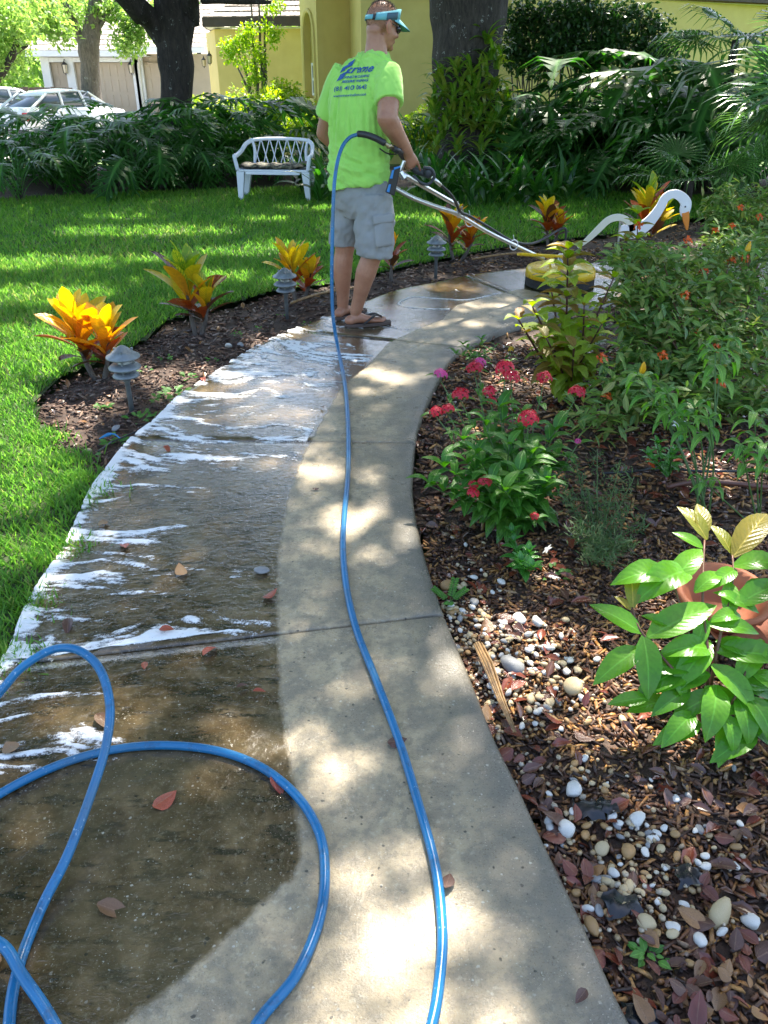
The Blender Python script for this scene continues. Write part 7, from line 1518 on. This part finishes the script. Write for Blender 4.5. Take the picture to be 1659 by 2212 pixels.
# ------------------------------------------------------------------ surface cleaner
gd = G(1207, 632); Yc = 6.45; cc0 = Vector((P(1207, 620, Yc).x, Yc, 0)); sc_ = tag(empty('surface_cleaner', cc0), 'yellow round pressure surface cleaner with long metal handle bars', 'cleaning machine')
M_YP = pm('yellow_plastic', (.75, .50, .015), (.68, .44, .015), 12, .32, .1); M_AL = pm('brushed_aluminium', (.80, .80, .79), (.70, .70, .70), 30, .36, 0, metal=1.0); M_SKRT = pm('brush_skirt', (.02, .02, .02), (.035, .033, .03), 60, .9, .6, 200)
mb = MB(); mb.smooth = True; mb.lathe([(.0, .165), (.10, .165), (.13, .155), (.235, .150), (.262, .140), (.270, .12), (.275, .075), (.268, .075), (.25, .12), (0, .12)], n=48); mb.build('deck', M_YP, sc_)
mb = MB(); mb.lathe([(.262, .012), (.272, .010), (.270, .078), (.26, .078)], n=48); mb.build('skirt', M_SKRT, sc_)
mb = MB(); mb.smooth = True; mb.lathe([(.0, .24), (.03, .24), (.03, .19), (.05, .185), (.05, .16), (0, .16)], n=18); mb.build('swivel', M_AL, sc_)
Q = lambda x, y, Y: P(x, y, Y) - cc0
for sx in (-1, 1):
    mb = MB(); mb.tube([Vector((sx * .09, .02, .17)), Vector((sx * .085, -.06, .23)), Q(1122 + sx * 3, 549, 6.02)], .011, 6); mb.build('yoke', M_YP, sc_)
YL = lambda x: 5.18 + (x - 870) / (1180 - 870) * 1.12
def bar(pts_, r_, mat, name, n=10):
    mb = MB(); mb.smooth = True; mb.tube(smooth_path([Q(x, y, Y) for x, y, Y in pts_], 5), r_, n); return mb.build(name, mat, sc_)
bar([(830, 392, 5.42), (857, 408, 5.42), (893, 428, 5.45), (940, 446, 5.52), (988, 463, 5.62), (1050, 499, 5.84), (1110, 529, 6.02), (1174, 559, 6.22)], .0145, M_AL, 'handle_bar'); bar([(871, 377, 5.2), (930, 411, 5.4), (989, 444, 5.6)], .0145, M_AL, 'handle_bar')
mb = MB(); hx = [Q(864, 362, 5.20), Q(869, 343, 5.2), Q(878, 350, 5.2), Q(878, 384, 5.2), Q(870, 388, 5.2), Q(864, 380, 5.2)]; mb.tube([(hx[0] + hx[5]) / 2, (hx[1] + hx[2]) / 2], .018, 8, flat=.7); mb.tube([(hx[0] + hx[5]) / 2, (hx[3] + hx[4]) / 2], .018, 8); mb.build('handle_bracket', M_AL, sc_, bevel=.003)
mb = MB(); mb.tube([Q(988, 436, 5.6), Q(990, 470, 5.63)], .010, 6); mb.tube([Q(997, 446, 5.62), Q(1003, 474, 5.66)], .008, 6); mb.build('bracket', M_AL, sc_)
for x, y, Y in ((1015, 478, 5.73), (1110, 529, 6.0)):
    mb = MB(); c = Q(x, y, Y); mb.tube([c + Vector((.03 * math.cos(a), .008 * math.cos(a), .035 * math.sin(a))) for a in [2 * PI * k / 14 for k in range(14)]], .004, 5, closed=True); mb.tube([c + Vector((.0, 0, .035)), c + Vector((-.01, 0, .07))], .002, 4); mb.build('cable_tie', M_WHITE, sc_)
M_RUB = pm('black_rubber', (.018, .018, .02), (.03, .03, .03), 20, .45, .1)
bar([(950, 398, 5.36), (972, 418, 5.44), (985, 438, 5.52), (995, 458, 5.60), (1015, 467, 5.70), (1060, 493, 5.86), (1105, 520, 6.02), (1145, 527, 6.15), (1178, 514, 6.3), (1205, 498, 6.42), (1221, 494, 6.45), (1222, 515, 6.45), (1217, 560, 6.45), (1209, 582, 6.45)], .0095, M_RUB, 'pressure_hose', 8)
# trigger gun in the right hand
M_GUN = pm('charcoal_plastic', (.045, .05, .06), (.035, .04, .045), 20, .5, .1)
mb = MB(); mb.smooth = True; mb.tube(smooth_path([Q(862, 326, 5.18), Q(874, 343, 5.32), Q(892, 364, 5.36), Q(920, 376, 5.36)], 4), [.018] * 5 + [.017] * 4 + [.022] * 4, 10); mb.ell(Q(925, 372, 5.33), (.030, .03, .036)); mb.build('trigger_gun', M_GUN, sc_)
mb = MB(); mb.smooth = True; mb.tube(smooth_path([Q(915, 362, 5.3), Q(932, 366, 5.31), Q(938, 382, 5.32), (Q(926, 398, 5.32)), Q(908, 394, 5.3), Q(893, 380, 5.28)], 4), .010, 8); mb.build('trigger_guard', M_GUN, sc_)
mb = MB(); mb.smooth = True; mb.tube([Q(934, 383, 5.33), Q(943, 392, 5.34), Q(952, 400, 5.36)], .012, 8); mb.build('coupling', M_AL, sc_)
mb = MB(); mb.tube([Q(820, 321, 5.10), Q(833, 330, 5.12), Q(842, 333, 5.13), Q(856, 333, 5.14)], .004, 5); mb.build('trigger_lever', M_BLACK, sc_)

# ------------------------------------------------------------------ blue hose
t = NT('blue_hose'); v = t.co['Object']; col = t.mix(t.ramp(t.noise(v, 3, 3), [(.35, 0.0), (.65, 1.0)]), (.004, .125, .29), (.006, .165, .37)); sp_ = t.ramp(t.noise(v, 90, 3, .7), [(.645, 0.0), (.69, .6)]); col = t.mix(sp_, col, (.45, .60, .70)); col = t.mix(t.ramp(t.noise(v, 2.2, 2), [(.56, 0.0), (.66, .55)]), col, (.06, .10, .12)); col = t.mix(t.ramp(t.noise(v, 24, 4, .75), [(.54, 0.0), (.64, .5)]), col, (.02, .06, .11)); M_HOSE = t.done(t.bsdf(col, .32, 0, t.bump(t.noise(v, 40, 3), .12, .003), Specular_IOR_Level=.6))
HZ = .0115
pts_ = [P(775, 290, 5.10), P(756, 297, 5.08), P(740, 316, 5.05), P(729, 350, 5.0), P(722, 400, 4.96), P(719, 470, 4.93), P(717, 560, 4.90), P(717, 630, 4.88), P(720, 690, 4.85)] + \
       [G(730, 752, HZ), G(745, 830, HZ), G(752, 920, HZ), G(752, 1020, HZ), G(745, 1100, HZ), G(741, 1180, HZ), G(748, 1265, HZ), G(770, 1360, HZ), G(815, 1475, HZ), G(862, 1600, HZ), G(905, 1740, HZ), G(940, 1870, HZ), G(955, 2000, HZ), G(950, 2110, HZ), G(928, 2230, HZ)] + \
       [G(860, 2420, HZ), G(760, 2560, HZ), G(600, 2500, HZ), G(520, 2320, HZ), G(555, 2212, HZ), G(640, 2105, HZ), G(690, 1985, HZ), G(702, 1880, HZ), G(688, 1795, HZ), G(640, 1718, HZ), G(560, 1655, HZ), G(460, 1620, HZ), G(340, 1610, HZ), G(225, 1623, HZ), G(115, 1657, HZ), G(0, 1715, HZ)] + \
       [G(-120, 1800, HZ), G(-170, 1920, .03), G(-100, 2010, .05), G(0, 2038, .06), G(50, 2110, .05), G(110, 2200, .035), G(170, 2330, HZ), G(120, 2440, HZ), G(30, 2340, HZ), G(20, 2212, HZ), G(40, 2090, HZ), G(90, 1960, .02), G(145, 1850, .05), G(195, 1720, .09), G(229, 1610, .13), G(237, 1520, .17), G(215, 1445, .21), G(170, 1405, .23), G(115, 1403, .22), G(50, 1440, .19), G(0, 1495, .14), G(-80, 1590, .06), G(-200, 1700, HZ), G(-420, 1800, HZ), Vector((-2.1, .5, HZ)), Vector((-2.3, -.6, HZ))]
hs = tag(empty('pressure_hose', (0, 0, 0)), 'long blue pressure hose from the man\'s waist to the coil in the foreground', 'hose')
mb = MB(); mb.smooth = True; mb.tube(smooth_path(pts_, 10), .0108, 12); mb.build('hose_line', M_HOSE, hs)
mb = MB(); mb.smooth = True; mb.tube(smooth_path([P(772, 289, 5.105), P(790, 291, 5.08), P(810, 298, 5.06), P(832, 310, 5.06)], 5), [.014] + [.0185] * 14 + [.017], 10); mb.build('grip_sleeve', M_RUB, hs)
M_BRASS = pm('brass', (.45, .36, .2), (.35, .3, .2), 30, .35, .1, metal=.9)
mb = MB(); mb.smooth = True; mb.tube([P(832, 310, 5.06), P(840, 315, 5.08), P(849, 320, 5.1)], .012, 8); mb.lathe([(.0, -.012), (.016, -.012), (.016, .012), (0, .012)], c=P(841, 316, 5.08), n=8); mb.build('fitting', M_BRASS, hs)
mb = MB(); mb.smooth = True; mb.tube([P(849, 320, 5.1), P(858, 325, 5.13), P(866, 331, 5.18)], .018, 8); mb.build('sleeve', M_RUB, hs)
# lettering on the machine cap
for pts_ in ([(1150, 594), (1165, 590), (1180, 592)], [(1156, 598), (1172, 597), (1184, 600)], [(1190, 594), (1205, 592), (1214, 596), (1200, 600)]):
    mb = MB(); mb.tube(smooth_path([Vector((*((G(x, y, .152) - cc0)[:2]), .1525)) for x, y in pts_], 4), .006, 4, flat=.3, up=(0, 0, 1)); mb.build('deck_marking', M_BLACK, sc_)
